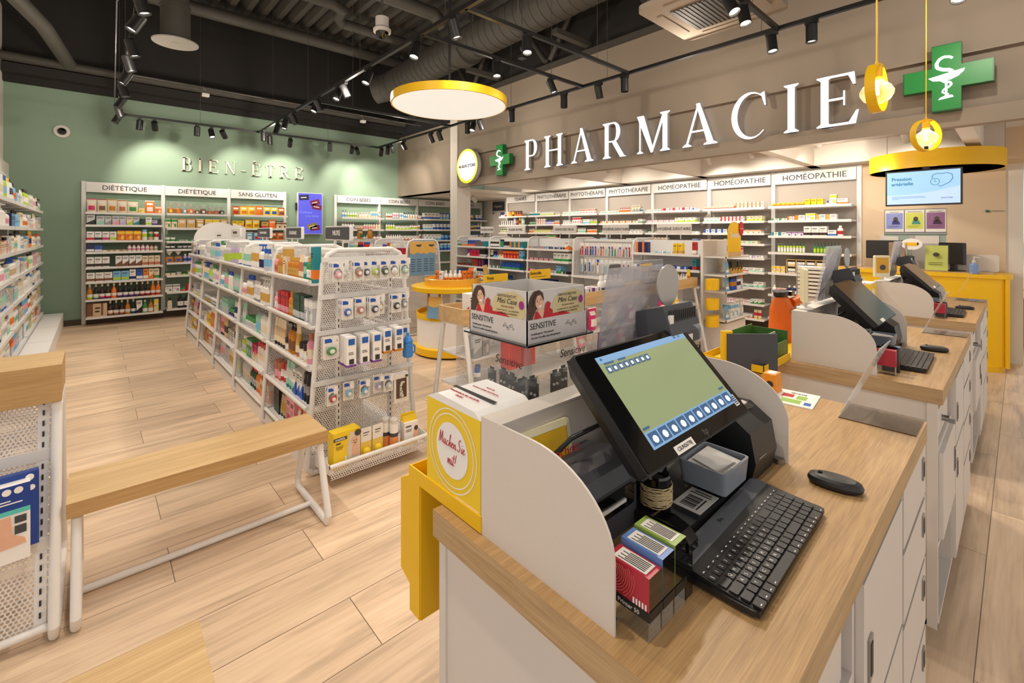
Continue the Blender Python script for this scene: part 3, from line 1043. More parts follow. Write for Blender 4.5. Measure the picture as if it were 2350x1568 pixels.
    if ch == 'T':
        stem(0.26*h, T, top=False)
        poly([(0, h), (0.65*h, h), (0.67*h, 0.74*h), (0.63*h, 0.74*h), (0.56*h, h-t), (0.09*h, h-t), (0.02*h, 0.74*h), (-.02*h, 0.74*h)])
        return 0.67*h
    if ch == '-':
        bar(0.04*h, 0.3*h, 0.34*h, 0.36*h)
        return 0.38*h
    return 0.3*h


def sign_word(word, name, label, origin, rz, h, length, mats, d):
    t = thing(name, label, 'sign', origin, rz)
    ws = [serif(c, h, MB()) for c in word]
    gap = (length-sum(ws))/(len(word)-1)
    x = 0
    for c, w_ in zip(word, ws):
        b = MB()
        serif(c, h, b, d=d, x=x)
        obj('letter', b, mats, t)
        x += w_+gap
    return t


sign_word('PHARMACIE', 'illuminated_sign', 'big white illuminated serif letters spelling PHARMACIE on the beige fascia', (FX-0.01, 5.86, 2.63), -PI/2, 0.52, 4.79, [M['letter'], M['letterside']], 0.06)
sign_word('BIEN-ÊTRE', 'wall_lettering', 'raised cream serif lettering BIEN-ÊTRE on the green wall', (1.2, GY-0.004, 2.695), 0, 0.25, 2.17, [M['plaster'], M['plaster']], 0.035)


def green_cross(name, label, y, z, s_):
    t = thing(name, label, 'sign', (FX-0.02, y, z), -PI/2)
    a, b = s_/2, s_*0.165
    P = [(-b, -a), (b, -a), (b, -b), (a, -b), (a, b), (b, b), (b, a), (-b, a), (-b, b), (-a, b), (-a, -b), (-b, -b)]
    obj('casing', MB().prism(P, 'Y', -0.1, -0.012, 0), M['greenside'], t)
    k = 0.97
    obj('lit_face', MB().prism([(p[0]*k, p[1]*k) for p in P], 'Y', -0.104, -0.1, 0), M['greenlit'], t)
    e = MB()
    q = s_
    # serpent: stroke following an S above the bowl and winding round the stem

    def stroke(pts, r0, r1):
        n = len(pts)
        for i in range(n-1):
            e.cyl((pts[i][0]*q, -0.107, pts[i][1]*q), (pts[i+1][0]*q, -0.107, pts[i+1][1]*q), (r0+(r1-r0)*i/n)*q, (r0+(r1-r0)*(i+1)/n)*q, n=6, m=0)
    stroke([(.07, .27), (.03, .30), (-.03, .31), (-.08, .28), (-.11, .22), (-.10, .16), (-.04, .12), (.04, .10), (.07, .06)], .018, .03)
    stroke([(-.06, -.03), (-.02, -.07), (.04, -.08), (.06, -.12), (.02, -.16), (-.03, -.18), (-.045, -.22), (0, -.25), (.03, -.26)], .018, .008)
    e.prism([(a1*q, b1*q) for a1, b1 in ((-.2, .02), (.2, .09), (.19, .05), (.13, -.01), (.05, -.045), (-.05, -.05), (-.15, -.03))], 'Y', -0.112, -0.104)
    e.box(-.013*q, -0.112, -.30*q, .013*q, -0.104, -.03*q)
    e.prism([(a1*q, b1*q) for a1, b1 in ((-.09, -.33), (.08, -.31), (.07, -.28), (.0, -.27), (-.07, -.30))], 'Y', -0.112, -0.104)
    obj('serpent_and_bowl', e, M['letter'], t)


green_cross('green_cross_sign', 'large green pharmacy cross with serpent and bowl, beyond the last letter', 0.441, 2.91, 0.585)
green_cross('green_cross_sign', 'small green pharmacy cross with serpent and bowl, before the first letter', 6.48, 2.88, 0.57)
t = thing('round_sign', 'round white sign with a yellow green ring on the fascia above the column', 'sign', (FX-0.02, 7.48, 2.875), -PI/2)
obj('casing', MB().cyl((0, -0.1, 0), (0, -0.01, 0), 0.345, n=48), M['letterside'], t)
rg = MB()
for i in range(48):
    a0, a1 = 2*PI*i/48, 2*PI*(i+1)/48
    rg.add([(.345*math.cos(a0), -.103, .345*math.sin(a0)), (.345*math.cos(a1), -.103, .345*math.sin(a1)), (.295*math.cos(a1), -.103, .295*math.sin(a1)), (.295*math.cos(a0), -.103, .295*math.sin(a0))], [(0, 1, 2, 3)])
obj('lit_ring', rg, M['yellit'], t)
obj('lit_disc', MB().cyl((0, -0.104, 0), (0, -0.1, 0), 0.295, n=48), M['letter'], t)
text('SUN STORE', 0.085, t, (0.06, -0.108, 0), M['black'], bold=0.0035)
obj('logo_mark', MB().box(-.27, -.108, -.012, -.2, -.105, .012).box(-.247, -.108, -.035, -.223, -.105, .035).cyl((-.165, -.108, 0), (-.165, -.105, 0), .025, n=12, m=1), [M['greenside'], M['yellow']], t)

# ================================================================== PACKAGES (unit size, front towards -y)
# material slots: 0 main, 1 accent, 2 cap, 3 paper, 4 ink, 5 clear


def bars(b, x0, x1, zs, y=-0.507, m=4, hh=0.012):
    for k, z in enumerate(zs):
        b.box(x0, y, z, x1-(x1-x0)*(0.12*(k % 3)), y+0.004, z+hh, m)


def k_carton(v):
    b = MB().box(-.5, -.5, 0, .5, .5, 1, 0)
    b.box(-.5, -.06, 1.0, .5, .5, 1.004, 0)
    if v == 0:
        b.box(-.502, -.502, .1, .502, .502, .36, 1)
        bars(b, -.4, .3, (.78, .7), hh=.05)
        bars(b, -.4, .2, (.56, .5, .44))
    elif v == 1:
        b.box(-.502, -.502, .68, .502, .502, .93, 1)
        b.cyl((.18, -.506, .3), (.18, -.5, .3), .2, n=14, m=1)
        bars(b, -.4, .0, (.5, .42), hh=.03)
    elif v == 2:
        b.prism([(-.5, 0), (.5, 0), (.5, .55), (-.5, .2)], 'Y', -.505, -.5, 1)
        b.prism([(-.5, 0), (.5, 0), (.5, .2), (-.5, .55)], 'X', -.505, -.5, 1)
        b.prism([(-.5, 0), (.5, 0), (.5, .2), (-.5, .55)], 'X', .5, .505, 1)
        bars(b, -.4, .35, (.82, .72), hh=.05)
    else:
        b.box(-.503, -.503, .0, -.15, .2, 1.003, 1)
        bars(b, -.05, .42, (.7, .55), hh=.07)
        bars(b, -.05, .35, (.38, .3, .22), hh=.02)
    return b


def k_bottle(v):
    b = MB()
    if v == 0:      # round, screw cap
        b.lathe([(.44, 0, 0), (.5, .03, 0), (.5, .64, 0), (.4, .74, 0), (.2, .79, 0), (.2, .82, 0)], 14)
        b.lathe([(.26, .8, 2), (.26, 1, 2)], 12)
        b.lathe([(.505, .18, 1), (.505, .5, 1)], 14)
        bars(b, -.2, .2, (.36, .3), y=-.515, hh=.02)
    elif v == 1:    # pump
        b.lathe([(.46, 0, 0), (.5, .02, 0), (.5, .6, 0), (.3, .69, 0), (.16, .71, 0)], 14)
        b.lathe([(.2, .7, 2), (.2, .78, 2), (.07, .8, 2), (.07, .92, 2)], 10)
        b.box(-.12, -.5, .91, .12, .14, .97, 2)
        b.lathe([(.505, .12, 1), (.505, .42, 1)], 14)
    elif v == 2:    # tall flat shampoo bottle
        b.lathe([(.44, 0, 0), (.5, .05, 0), (.48, .7, 0), (.34, .8, 0)], 16)
        b.lathe([(.36, .8, 2), (.34, 1, 2)], 14)
        b.lathe([(.503, .25, 1), (.497, .55, 1)], 16)
    elif v == 3:    # juice bottle, long neck
        b.lathe([(.46, 0, 0), (.5, .02, 0), (.5, .48, 0), (.42, .58, 0), (.2, .74, 0), (.15, .84, 0)], 14)
        b.lathe([(.18, .82, 2), (.2, .9, 2), (.19, 1, 2)], 10)
        b.lathe([(.507, .08, 3), (.507, .36, 3)], 14)
        b.lathe([(.509, .08, 1), (.509, .18, 1)], 14)
    elif v == 4:    # dropper
        b.lathe([(.48, 0, 0), (.5, .03, 0), (.5, .55, 0), (.2, .62, 0)], 12)
        b.lathe([(.24, .6, 2), (.24, .74, 2), (.12, .78, 2), (.15, .9, 2), (.05, 1, 2)], 10)
        b.lathe([(.507, .1, 1), (.507, .45, 1)], 12)
    elif v == 5:    # spray can
        b.lathe([(.46, 0, 2), (.5, .02, 0), (.5, .74, 0), (.4, .8, 0)], 14)
        b.lathe([(.42, .78, 2), (.43, .97, 2), (.36, 1, 2)], 14)
        b.lathe([(.505, .3, 1), (.505, .6, 1)], 14)
    return b


def k_tube():
    b = MB()
    n = 14
    secs = [(.5, .5, .14), (.5, .46, .35), (.5, .3, .7), (.5, .08, .96), (.5, .06, 1)]
    o = [[(a*math.cos(2*PI*i/n), c*math.sin(2*PI*i/n), z) for i in range(n)] for a, c, z in secs]
    for k in range(len(o)-1):
        b.add(o[k]+o[k+1], [(i, (i+1) % n, n+(i+1) % n, n+i) for i in range(n)], 1 if k == 1 else 0, True)
    b.add(o[-1], [list(range(n))], 0)
    b.lathe([(.4, 0, 2), (.42, .15, 2), (.3, .15, 2)], 12)
    return b


def k_jar():
    b = MB().lathe([(.45, 0, 0), (.5, .05, 0), (.5, .6, 0), (.46, .66, 0)], 16)
    b.lathe([(.51, .64, 2), (.52, .95, 2), (.48, 1, 2)], 16)
    b.lathe([(.505, .14, 1), (.505, .52, 1)], 16)
    return b


def k_can():
    b = MB().lathe([(.49, 0, 3), (.5, .02, 0), (.5, .88, 0)], 18)
    b.lathe([(.51, .86, 2), (.51, .97, 2), (.47, 1, 2)], 18)
    b.lathe([(.505, .08, 1), (.505, .4, 1)], 18)
    bars(b, -.22, .22, (.62, .7), y=-.51, hh=.05, m=1)
    return b


def k_pouch():
    b = MB()
    nx, nz = 6, 6
    for sgn in (-1, 1):
        g = []
        for j in range(nz+1):
            for i in range(nx+1):
                x, z = -.5+i/nx, j/nz
                k = math.sin(PI*i/nx)**.5*math.sin(PI*min(1, z*1.1+.12))**.6 if 0 < i < nx and j < nz else 0
                if z < .1:
                    k = max(k, .8*math.sin(PI*i/nx))
                g.append((x*(1-.04*math.sin(PI*z)), sgn*(.02+.42*max(0, k)), z))
        F = []
        for j in range(nz):
            for i in range(nx):
                a = j*(nx+1)+i
                F.append((a, a+1, a+nx+2, a+nx+1) if sgn < 0 else (a, a+nx+1, a+nx+2, a+1))
        o = len(b.v)
        b.add(g, F, 0, True)
        if sgn < 0:
            for q in range(len(F)):
                j, i = divmod(q, nx)
                if 1 <= j <= 2 and 1 <= i <= 4:
                    b.m[len(b.m)-len(F)+q] = 1
                if j == 4 and 1 <= i <= 4:
                    b.m[len(b.m)-len(F)+q] = 3
    b.box(-.5, -.03, .95, .5, .03, 1.02, 1)
    return b


def k_bag():
    """Clear biscuit bag gathered at the neck, full below."""
    b = MB().lathe([(.4, 0, 0), (.5, .1, 0), (.5, .42, 0), (.38, .52, 0), (.0, .54, 0)], 12)
    b.lathe([(.42, .0, 5), (.53, .1, 5), (.52, .46, 5), (.12, .68, 5), (.1, .74, 2)], 12)
    b.lathe([(.1, .72, 3), (.3, .88, 3), (.42, 1.0, 3), (.2, .86, 3)], 9)
    b.box(-.2, -.54, .12, .2, -.5, .36, 1)
    return b


def k_card():
    """Hanging blister: printed card, clear bubble and the article inside."""
    b = MB().prism(rrect(-.5, 0, .5, 1, .08, 3), 'Y', .0, .06, 3)
    b.box(-.4, -.03, .74, .1, 0, .92, 1)
    b.box(.16, -.02, .78, .42, 0, .81, 4)
    b.box(.16, -.02, .84, .36, 0, .87, 4)
    b.lathe([(.5, 0, 5), (.48, .6, 5), (.36, 1, 5), (0, 1, 5)], 12, sx=.8, sy=.62).xf(Matrix.Translation((0, 0, .37)) @ Matrix.Rotation(PI/2, 4, 'X'), len(b.v)-12*4)
    s0 = len(b.v)
    b.lathe([(.30, .1, 0), (.32, .3, 0), (.14, .5, 0), (.17, .8, 2), (.0, .9, 2)], 10, sx=1, sy=.6).xf(Matrix.Translation((0, 0, .37)) @ Matrix.Rotation(PI/2, 4, 'X'), s0)
    return b


def k_brush():
    """Toothbrush or comb hanging in a slim blister."""
    b = MB().prism(rrect(-.5, 0, .5, 1, .15, 3), 'Y', .1, .2, 3)
    b.box(-.5, .05, .78, .5, .1, 1, 1)
    b.box(-.16, -.3, .05, .16, .05, .5, 0)
    b.box(-.1, -.2, .5, .1, .05, .72, 0)
    b.box(-.2, -.4, .6, .2, -.1, .74, 2)
    return b


def k_stack():
    """Low carton laid flat."""
    b = MB().box(-.5, -.5, 0, .5, .5, 1, 0)
    b.box(-.5, -.503, .1, -.2, .1, 1.003, 1)
    b.box(.2, -.503, .1, .3, .503, 1.004, 1)
    bars(b, -.1, .15, (.6, .35), hh=.12)
    return b


SHAPES = {'carton': ('cosmetic_carton', [k_carton(i) for i in range(4)]),
          'medcarton': ('medicine_carton', [k_carton(i) for i in range(4)]),
          'foodcarton': ('food_carton', [k_carton(i) for i in range(4)]),
          'carecarton': ('care_carton', [k_carton(i) for i in range(4)]),
          'flatbox': ('flat_carton', [k_stack()]),
          'bottle': ('screw_cap_bottle', [k_bottle(0)]), 'pump': ('pump_bottle', [k_bottle(1)]), 'shampoo': ('shampoo_bottle', [k_bottle(2)]),
          'juice': ('juice_bottle', [k_bottle(3)]), 'dropper': ('dropper_bottle', [k_bottle(4)]), 'can': ('spray_can', [k_bottle(5)]),
          'tube': ('cream_tube', [k_tube()]), 'jar': ('cream_jar', [k_jar()]), 'tin': ('milk_powder_tin', [k_can()]),
          'pouch': ('food_pouch', [k_pouch()]), 'bag': ('biscuit_bag', [k_bag()]), 'card': ('blister_pack', [k_card()]), 'brush': ('toothbrush_pack', [k_brush()])}
for k_, (nm_, L_) in list(SHAPES.items()):
    SHAPES[k_] = (nm_, [b_.mesh(nm_, PM) for b_ in L_])
NOUN = {'carton': 'carton', 'medcarton': 'medicine box', 'foodcarton': 'food box', 'carecarton': 'care box', 'flatbox': 'low box', 'bottle': 'bottle', 'pump': 'pump bottle', 'shampoo': 'tall bottle', 'juice': 'juice bottle',
        'dropper': 'dropper bottle', 'can': 'spray can', 'tube': 'cream tube', 'jar': 'jar', 'tin': 'milk tin', 'pouch': 'pouch', 'bag': 'biscuit bag', 'card': 'blister pack', 'brush': 'brush pack'}
CATN = {'carton': 'box', 'medcarton': 'box', 'foodcarton': 'box', 'carecarton': 'box', 'flatbox': 'box', 'bottle': 'bottle', 'pump': 'bottle', 'shampoo': 'bottle', 'juice': 'bottle', 'dropper': 'bottle', 'can': 'spray can', 'tube': 'tube', 'jar': 'jar',
        'tin': 'tin', 'pouch': 'pouch', 'bag': 'bag', 'card': 'pack', 'brush': 'brush pack'}
COL = {'white': (238, 236, 232), 'cream': (232, 214, 184), 'beige': (206, 178, 142), 'brown': (120, 76, 44), 'dark brown': (52, 30, 24), 'orange': (232, 122, 32), 'amber': (196, 122, 20), 'yellow': (240, 204, 30),
       'lime': (176, 210, 50), 'green': (52, 140, 66), 'dark green': (30, 74, 54), 'mint': (150, 206, 184), 'teal': (24, 130, 140), 'sky blue': (120, 184, 224), 'blue': (30, 84, 180), 'navy': (24, 34, 92), 'violet': (116, 64, 150),
       'lilac': (190, 172, 214), 'pink': (232, 158, 176), 'magenta': (204, 30, 110), 'red': (190, 30, 36), 'grey': (148, 148, 150), 'silver': (196, 198, 202), 'black': (28, 27, 28), 'gold': (204, 160, 76), 'copper': (186, 112, 84)}
USED = {}
NPROD = [0]


def put(kind, loc, rz, size, tint, acc, cap, label, group=None, var=None, tilt=0.0):
    nm, meshes = SHAPES[kind]
    o = bpy.data.objects.new(nm, meshes[(var if var is not None else 0) % len(meshes)])
    C.objects.link(o)
    o.location = loc
    o.rotation_euler = (tilt, 0, rz)
    o.scale = size
    if len(label.split()) > 16:
        label = label.replace(' of the ', ' of ')
    o['label'] = label
    o['category'] = CATN[kind]
    if group:
        o['group'] = group
    for key, c in (('tint', tint), ('accent', acc), ('cap', cap)):
        o[key] = [float(q) for q in lin(COL.get(c, (225, 222, 218)))[:3]]
    NPROD[0] += 1
    return o


PARTN = {'carton': 'panel', 'medcarton': 'panel', 'foodcarton': 'panel', 'carecarton': 'panel', 'flatbox': 'end', 'tube': 'band'}


def describe(kind, tint, acc, cap, place):
    if kind in PARTN:
        extra = ('with %s %s' % (acc, PARTN[kind])) if acc != tint else 'plain all round'
    elif kind in ('pouch', 'bag', 'card', 'brush'):
        extra = 'with %s label' % acc
    else:
        extra = 'with %s %s' % (cap, 'lid' if kind in ('jar', 'tin') else 'cap')
        if acc != tint:
            extra = '%s label and %s' % (acc, 'lid' if kind in ('jar', 'tin') else 'cap')
            extra = 'with ' + extra if cap == 'x' else 'with %s label, %s %s' % (acc, cap, 'lid' if kind in ('jar', 'tin') else 'cap')
    return '%s %s %s, %s' % (tint, NOUN[kind], extra, place)


def uniq(kind, tint, acc, cap, place, rng, pal):
    """Labels must differ between runs: pick other colours until they do."""
    for _ in range(60):
        lb = describe(kind, tint, acc, cap, place)
        if lb not in USED:
            USED[lb] = 1
            return tint, acc, cap, lb
        acc = rng.choice(pal[1])
        cap = rng.choice(pal[2])
        if _ > 12:
            tint = rng.choice(pal[0])
    return tint, acc, cap, lb+', further along'


class Bay:
    """One shelf's worth of space: origin at its front left end, x along, y into the shelf."""

    def __init__(s, x, y, rz):
        s.x, s.y, s.rz = x, y, rz
        s.c, s.s = math.cos(rz), math.sin(rz)

    def w(s, u, v, z):
        return (s.x+u*s.c-v*s.s, s.y+u*s.s+v*s.c, z)


def run(bay, u, z, spec, place, rng, pal, end, setback=0.02, gap=0.006, rows=1, grp=None):
    """spec: kind, count, width, depth, height, tint, accent, cap. Returns the next free position."""
    kind, n, w_, d_, h_, ti, ac, ca = spec[:8]
    var = spec[8] if len(spec) > 8 else rng.randint(0, 3)
    n = min(n, int((end-u+gap)/(w_+gap)))
    if n < 1:
        return None
    ti, ac, ca, lb = uniq(kind, ti, ac, ca, place, rng, pal)
    g = 'identical packages: '+lb if n*rows > 1 else None
    for i in range(n):
        for r in range(rows):
            j = rng.uniform(-.003, .003)
            put(kind, bay.w(u+w_/2, setback+d_/2+r*(d_+.008)+j, z), bay.rz+rng.uniform(-.04, .04), (w_, d_, h_), ti, ac, ca, lb, g, var)
        u += w_+gap
    return u


SIZES = {  # kind: (w range, d, h range)
    'carton': ((.035, .075), (.03, .05), (.09, .15)), 'medcarton': ((.05, .10), (.05, .12), (.035, .09)), 'foodcarton': ((.075, .12), (.05, .08), (.13, .19)), 'carecarton': ((.05, .11), (.05, .09), (.08, .16)),
    'flatbox': ((.10, .18), (.06, .12), (.025, .05)), 'bottle': ((.045, .06), (.045, .06), (.12, .17)), 'pump': ((.05, .07), (.045, .06), (.15, .21)), 'shampoo': ((.05, .075), (.03, .045), (.15, .21)),
    'juice': ((.075, .085), (.075, .085), (.24, .27)), 'dropper': ((.03, .04), (.03, .04), (.09, .12)), 'can': ((.045, .055), (.045, .055), (.14, .19)), 'tube': ((.045, .06), (.03, .04), (.12, .17)),
    'jar': ((.06, .08), (.06, .08), (.05, .08)), 'tin': ((.1, .12), (.1, .12), (.15, .19)), 'pouch': ((.11, .15), (.06, .09), (.15, .22)), 'bag': ((.11, .13), (.09, .11), (.18, .24)), 'card': ((.07, .09), (.03, .04), (.13, .17)),
    'brush': ((.03, .04), (.03, .04), (.2, .24))}


def fill(bay, length, z, hmax, kinds, pal, place, rng, nrun=(2, 5), rows=1, density=0.97, dmax=0.2, gapp=0.25, start=0.01, hs=1.0):
    u = start
    while u < length-0.04:
        kind = rng.choice(kinds)
        (w0, w1), (d0, d1), (h0, h1) = SIZES[kind]
        w_, d_, h_ = rng.uniform(w0, w1)*(hs+1)/2, rng.uniform(d0, d1), min(rng.uniform(h0, h1)*hs, hmax)
        if kind in ('bottle', 'pump', 'juice', 'dropper', 'can', 'jar', 'tin'):
            d_ = w_
        if kind in ('medcarton', 'carton', 'carecarton', 'foodcarton', 'flatbox') and rows == 1:
            d_ = min(dmax, d_*1.8)
        spec = (kind, rng.randint(*nrun), w_, d_, h_, rng.choice(pal[0]), rng.choice(pal[1]), rng.choice(pal[2]))
        r = run(bay, u, z, spec, place, rng, pal, length-0.01, rows=rows)
        if r is None:
            u += 0.03
            continue
        u = r+(rng.uniform(0.01, 0.06) if rng.random() < gapp else 0.004)


# ================================================================== WALL RACKS


def wall_rack(label, bay, n, widths, zs, depth, zt, titles, hz, back=None, posts=True, wall_d=0.05, ts=0.11, title_m=None, base=True):
    """Posts against the wall, white shelves on brackets, and a titled header over each bay."""
    t = thing('wall_shelving', label, 'shelving', bay.w(0, 0, 0), bay.rz)
    L = sum(widths)
    if back:
        obj('back_panel', MB().box(0.02, depth+wall_d-.012, 0.1, L-0.02, depth+wall_d-0.004, hz[0]), back, t)
    x = 0
    for i in range(n+1):
        if posts:
            obj('post', MB().box(x-.028, depth-.005, 0.0, x+.028, depth+wall_d, zt), M['metal'], t)
        if i < n:
            wd = widths[i]
            for z in zs[i] if isinstance(zs[0], (list, tuple)) else zs:
                sh = MB().box(x+.03, 0, z-.022, x+wd-.03, depth-.006, z, 0)
                sh.box(x+.028, -0.008, z-.03, x+wd-.028, 0.0, z+.006, 0)
                obj('shelf', sh, M['metal'], t)
            if titles[i] is not None:
                hp = obj('header_panel', MB().box(x+.03, depth-.03, hz[0], x+wd-.03, depth-.015, hz[1]), M['metal'], t)
                text(titles[i], ts, hp, (x+wd/2, depth-.034, (hz[0]+hz[1])/2-.005), title_m or M['ink'])
            x += wd
    for z in (zs[0][:2] if isinstance(zs[0], (list, tuple)) else zs[:2]):
        pass
    if base:
        obj('kick_panel', MB().box(0.03, depth-.02, 0.0, L-.03, depth, 0.12), M['base'], t)
    return t


rng = random.Random(7)
# ---- green wall, dietary bays
D = 0.3
YB = GY-0.05-D
gb = Bay(-0.139, YB, 0)
zsA = [1.873, 1.665, 1.404, 1.218, 0.965, 0.727, 0.437, 0.147]
zsB = [1.879, 1.617, 1.378, 1.235, 0.997, 0.767, 0.473, 0.171]
wall_rack('tall white wall shelving against the green wall headed DIÉTÉTIQUE and SANS GLUTEN', gb, 3, [1.06, 1.04, 1.03], [zsA, zsB, zsB], D, 2.40, ['DIÉTÉTIQUE', 'DIÉTÉTIQUE', 'SANS GLUTEN'], (2.22, 2.39))
NP = ([], list(COL), list(COL))


def exact(bay, z, place, specs, length, rng=rng, gap=0.008, u=0.04, hs=1.0):
    for sp in specs:
        if isinstance(sp, float):
            u += sp
            continue
        sp = sp[:4]+(sp[4]*hs,)+sp[5:]
        r = run(bay, u, z, sp, place, rng, (['white', 'cream'], list(COL), list(COL)), length, gap=gap)
        if r is None:
            break
        u = r


b1 = Bay(-0.139, YB, 0)
W1 = 1.03
P1 = 'of the first dietary bay'
exact(b1, zsA[0], 'top shelf '+P1, [('pouch', 1, .12, .07, .22, 'cream', 'magenta', 'white'), ('pouch', 1, .12, .07, .22, 'cream', 'brown', 'white'), ('pouch', 1, .12, .07, .22, 'cream', 'amber', 'white'), ('pouch', 1, .12, .07, .21, 'cream', 'copper', 'white'), ('pouch', 1, .14, .07, .21, 'cream', 'green', 'white'),
      ('foodcarton', 1, .08, .06, .09, 'yellow', 'cream', 'x', 1), ('pouch', 1, .13, .08, .22, 'orange', 'white', 'x'), ('foodcarton', 1, .09, .06, .13, 'orange', 'cream', 'x', 1), ('pouch', 1, .11, .08, .17, 'yellow', 'orange', 'white')], W1)
exact(b1, zsA[1], 'second shelf '+P1, [('foodcarton', 1, .1, .07, .165, 'silver', 'black', 'x', 2), .01, ('foodcarton', 1, .1, .07, .15, 'silver', 'mint', 'x', 2), ('foodcarton', 1, .08, .07, .15, 'silver', 'grey', 'x', 2), ('foodcarton', 1, .09, .07, .15, 'silver', 'pink', 'x', 2), ('foodcarton', 1, .08, .07, .15, 'silver', 'lilac', 'x', 2), ('foodcarton', 1, .08, .07, .14, 'cream', 'lime', 'x', 2), ('foodcarton', 1, .08, .07, .14, 'silver', 'teal', 'x', 2), .08, ('foodcarton', 1, .08, .07, .14, 'white', 'lime', 'x', 0), ('foodcarton', 1, .07, .07, .09, 'lilac', 'navy', 'x', 0), ('foodcarton', 1, .08, .07, .15, 'lilac', 'grey', 'x', 2)], W1)
exact(b1, zsA[2], 'third shelf '+P1, [('foodcarton', 1, .09, .07, .15, 'white', 'red', 'x', 0), ('foodcarton', 1, .085, .07, .15, 'white', 'black', 'x', 0), ('foodcarton', 1, .085, .07, .15, 'white', 'magenta', 'x', 0), ('foodcarton', 1, .085, .07, .15, 'white', 'lime', 'x', 0), ('foodcarton', 3, .1, .07, .165, 'orange', 'yellow', 'x', 1), ('can', 1, .08, .08, .19, 'white', 'lime', 'sky blue'), ('can', 1, .07, .07, .19, 'beige', 'green', 'dark green'), ('can', 1, .07, .07, .19, 'white', 'red', 'dark brown'), .03, ('foodcarton', 1, .06, .06, .18, 'yellow', 'amber', 'x', 0)], W1)
exact(b1, zsA[3], 'fourth shelf '+P1, [('foodcarton', 1, .09, .07, .13, 'navy', 'white', 'x', 0), ('foodcarton', 1, .09, .07, .11, 'blue', 'white', 'x', 0), ('flatbox', 2, .15, .1, .03, 'beige', 'cream', 'x'), ('bottle', 5, .052, .05, .11, 'white', 'pink', 'pink'), ('bottle', 2, .05, .05, .1, 'cream', 'beige', 'copper'), ('foodcarton', 1, .1, .07, .11, 'white', 'teal', 'x', 2), ('foodcarton', 1, .1, .07, .12, 'sky blue', 'white', 'x', 0)], W1)
exact(b1, zsA[4], 'fifth shelf '+P1, [('foodcarton', 3, .088, .07, .17, 'white', 'dark brown', 'x', 0), .07, ('foodcarton', 4, .08, .07, .18, 'white', 'brown', 'x', 2), ('foodcarton', 3, .076, .07, .17, 'cream', 'copper', 'x', 0), ('foodcarton', 1, .07, .07, .2, 'white', 'yellow', 'x', 1)], W1)
exact(b1, zsA[5], 'sixth shelf '+P1, [('foodcarton', 3, .1, .07, .15, 'white', 'brown', 'x', 0), ('foodcarton', 2, .1, .07, .16, 'sky blue', 'lime', 'x', 0), ('foodcarton', 1, .08, .07, .18, 'white', 'navy', 'x', 0), ('foodcarton', 1, .085, .07, .18, 'blue', 'white', 'x', 0), ('foodcarton', 1, .07, .07, .18, 'orange', 'white', 'x', 0), ('foodcarton', 1, .065, .07, .18, 'cream', 'orange', 'x', 2), ('foodcarton', 1, .07, .07, .18, 'cream', 'green', 'x', 0), ('foodcarton', 1, .065, .07, .18, 'white', 'teal', 'x', 0)], W1)
exact(b1, zsA[6], 'seventh shelf '+P1, [('juice', 1, .072, .072, .25, 'amber', 'lime', 'cream'), ('juice', 1, .07, .07, .25, 'black', 'mint', 'cream'), ('juice', 2, .07, .07, .25, 'dark brown', 'magenta', 'cream'), ('juice', 1, .07, .07, .25, 'orange', 'orange', 'cream'), ('juice', 4, .07, .07, .25, 'black', 'violet', 'cream'), ('juice', 2, .068, .07, .25, 'dark brown', 'red', 'cream'), ('juice', 2, .068, .07, .25, 'orange', 'red', 'cream')], W1, gap=0.005)
exact(b1, zsA[7], 'bottom shelf '+P1, [('flatbox', 1, .25, .15, .22, 'beige', 'brown', 'x'), ('juice', 3, .07, .07, .25, 'dark brown', 'copper', 'cream'), ('juice', 1, .07, .07, .25, 'amber', 'gold', 'cream'), ('juice', 1, .07, .07, .25, 'black', 'blue', 'cream'), ('foodcarton', 1, .075, .07, .22, 'white', 'black', 'x', 2), ('juice', 1, .075, .07, .22, 'green', 'white', 'white'), ('juice', 1, .075, .07, .22, 'amber', 'white', 'green'), ('foodcarton', 1, .06, .07, .22, 'cream', 'yellow', 'x', 1)], W1, gap=0.005)

foodpal = (['yellow', 'orange', 'amber', 'beige', 'cream', 'white', 'brown'], ['brown', 'orange', 'white', 'red', 'gold', 'green', 'yellow'], ['white', 'gold', 'brown'])
b2 = Bay(0.921, YB, 0)
b3 = Bay(1.961, YB, 0)
exact(b2, zsB[0], 'top shelf of the second dietary bay', [('bag', 1, .1, .09, .2, 'amber', 'yellow', 'gold'), ('bag', 1, .1, .09, .19, 'amber', 'orange', 'gold'), ('bag', 1, .08, .08, .2, 'grey', 'white', 'silver'), ('bag', 1, .09, .09, .18, 'orange', 'cream', 'gold'), ('bag', 1, .08, .08, .14, 'brown', 'cream', 'gold'), ('bag', 1, .1, .09, .18, 'brown', 'white', 'silver'), ('bag', 2, .09, .08, .14, 'copper', 'orange', 'gold'), ('bag', 3, .09, .09, .15, 'dark brown', 'silver', 'silver')], 1.01)
fill(b2, 1.01, zsB[1], .17, ['pouch', 'foodcarton'], (['gold', 'beige', 'amber', 'cream'],)+foodpal[1:], 'second shelf of the second dietary bay', rng, (1, 3))
fill(b2, 1.01, zsB[2], .1, ['jar', 'flatbox'], (['silver', 'white', 'cream'], ['grey', 'green', 'black'], ['white', 'silver']), 'third shelf of the second dietary bay', rng, (2, 4))
fill(b2, 0.7, zsB[3], .06, ['jar'], (['silver', 'white'], ['black', 'cream', 'green'], ['white', 'silver', 'copper']), 'fourth shelf of the second dietary bay', rng, (2, 4))
fill(b2, 0.7, zsB[4], .2, ['bottle', 'bag'], (['cream', 'lilac', 'amber'], ['blue', 'white', 'gold'], ['white']), 'fifth shelf of the second dietary bay', rng, (1, 2))
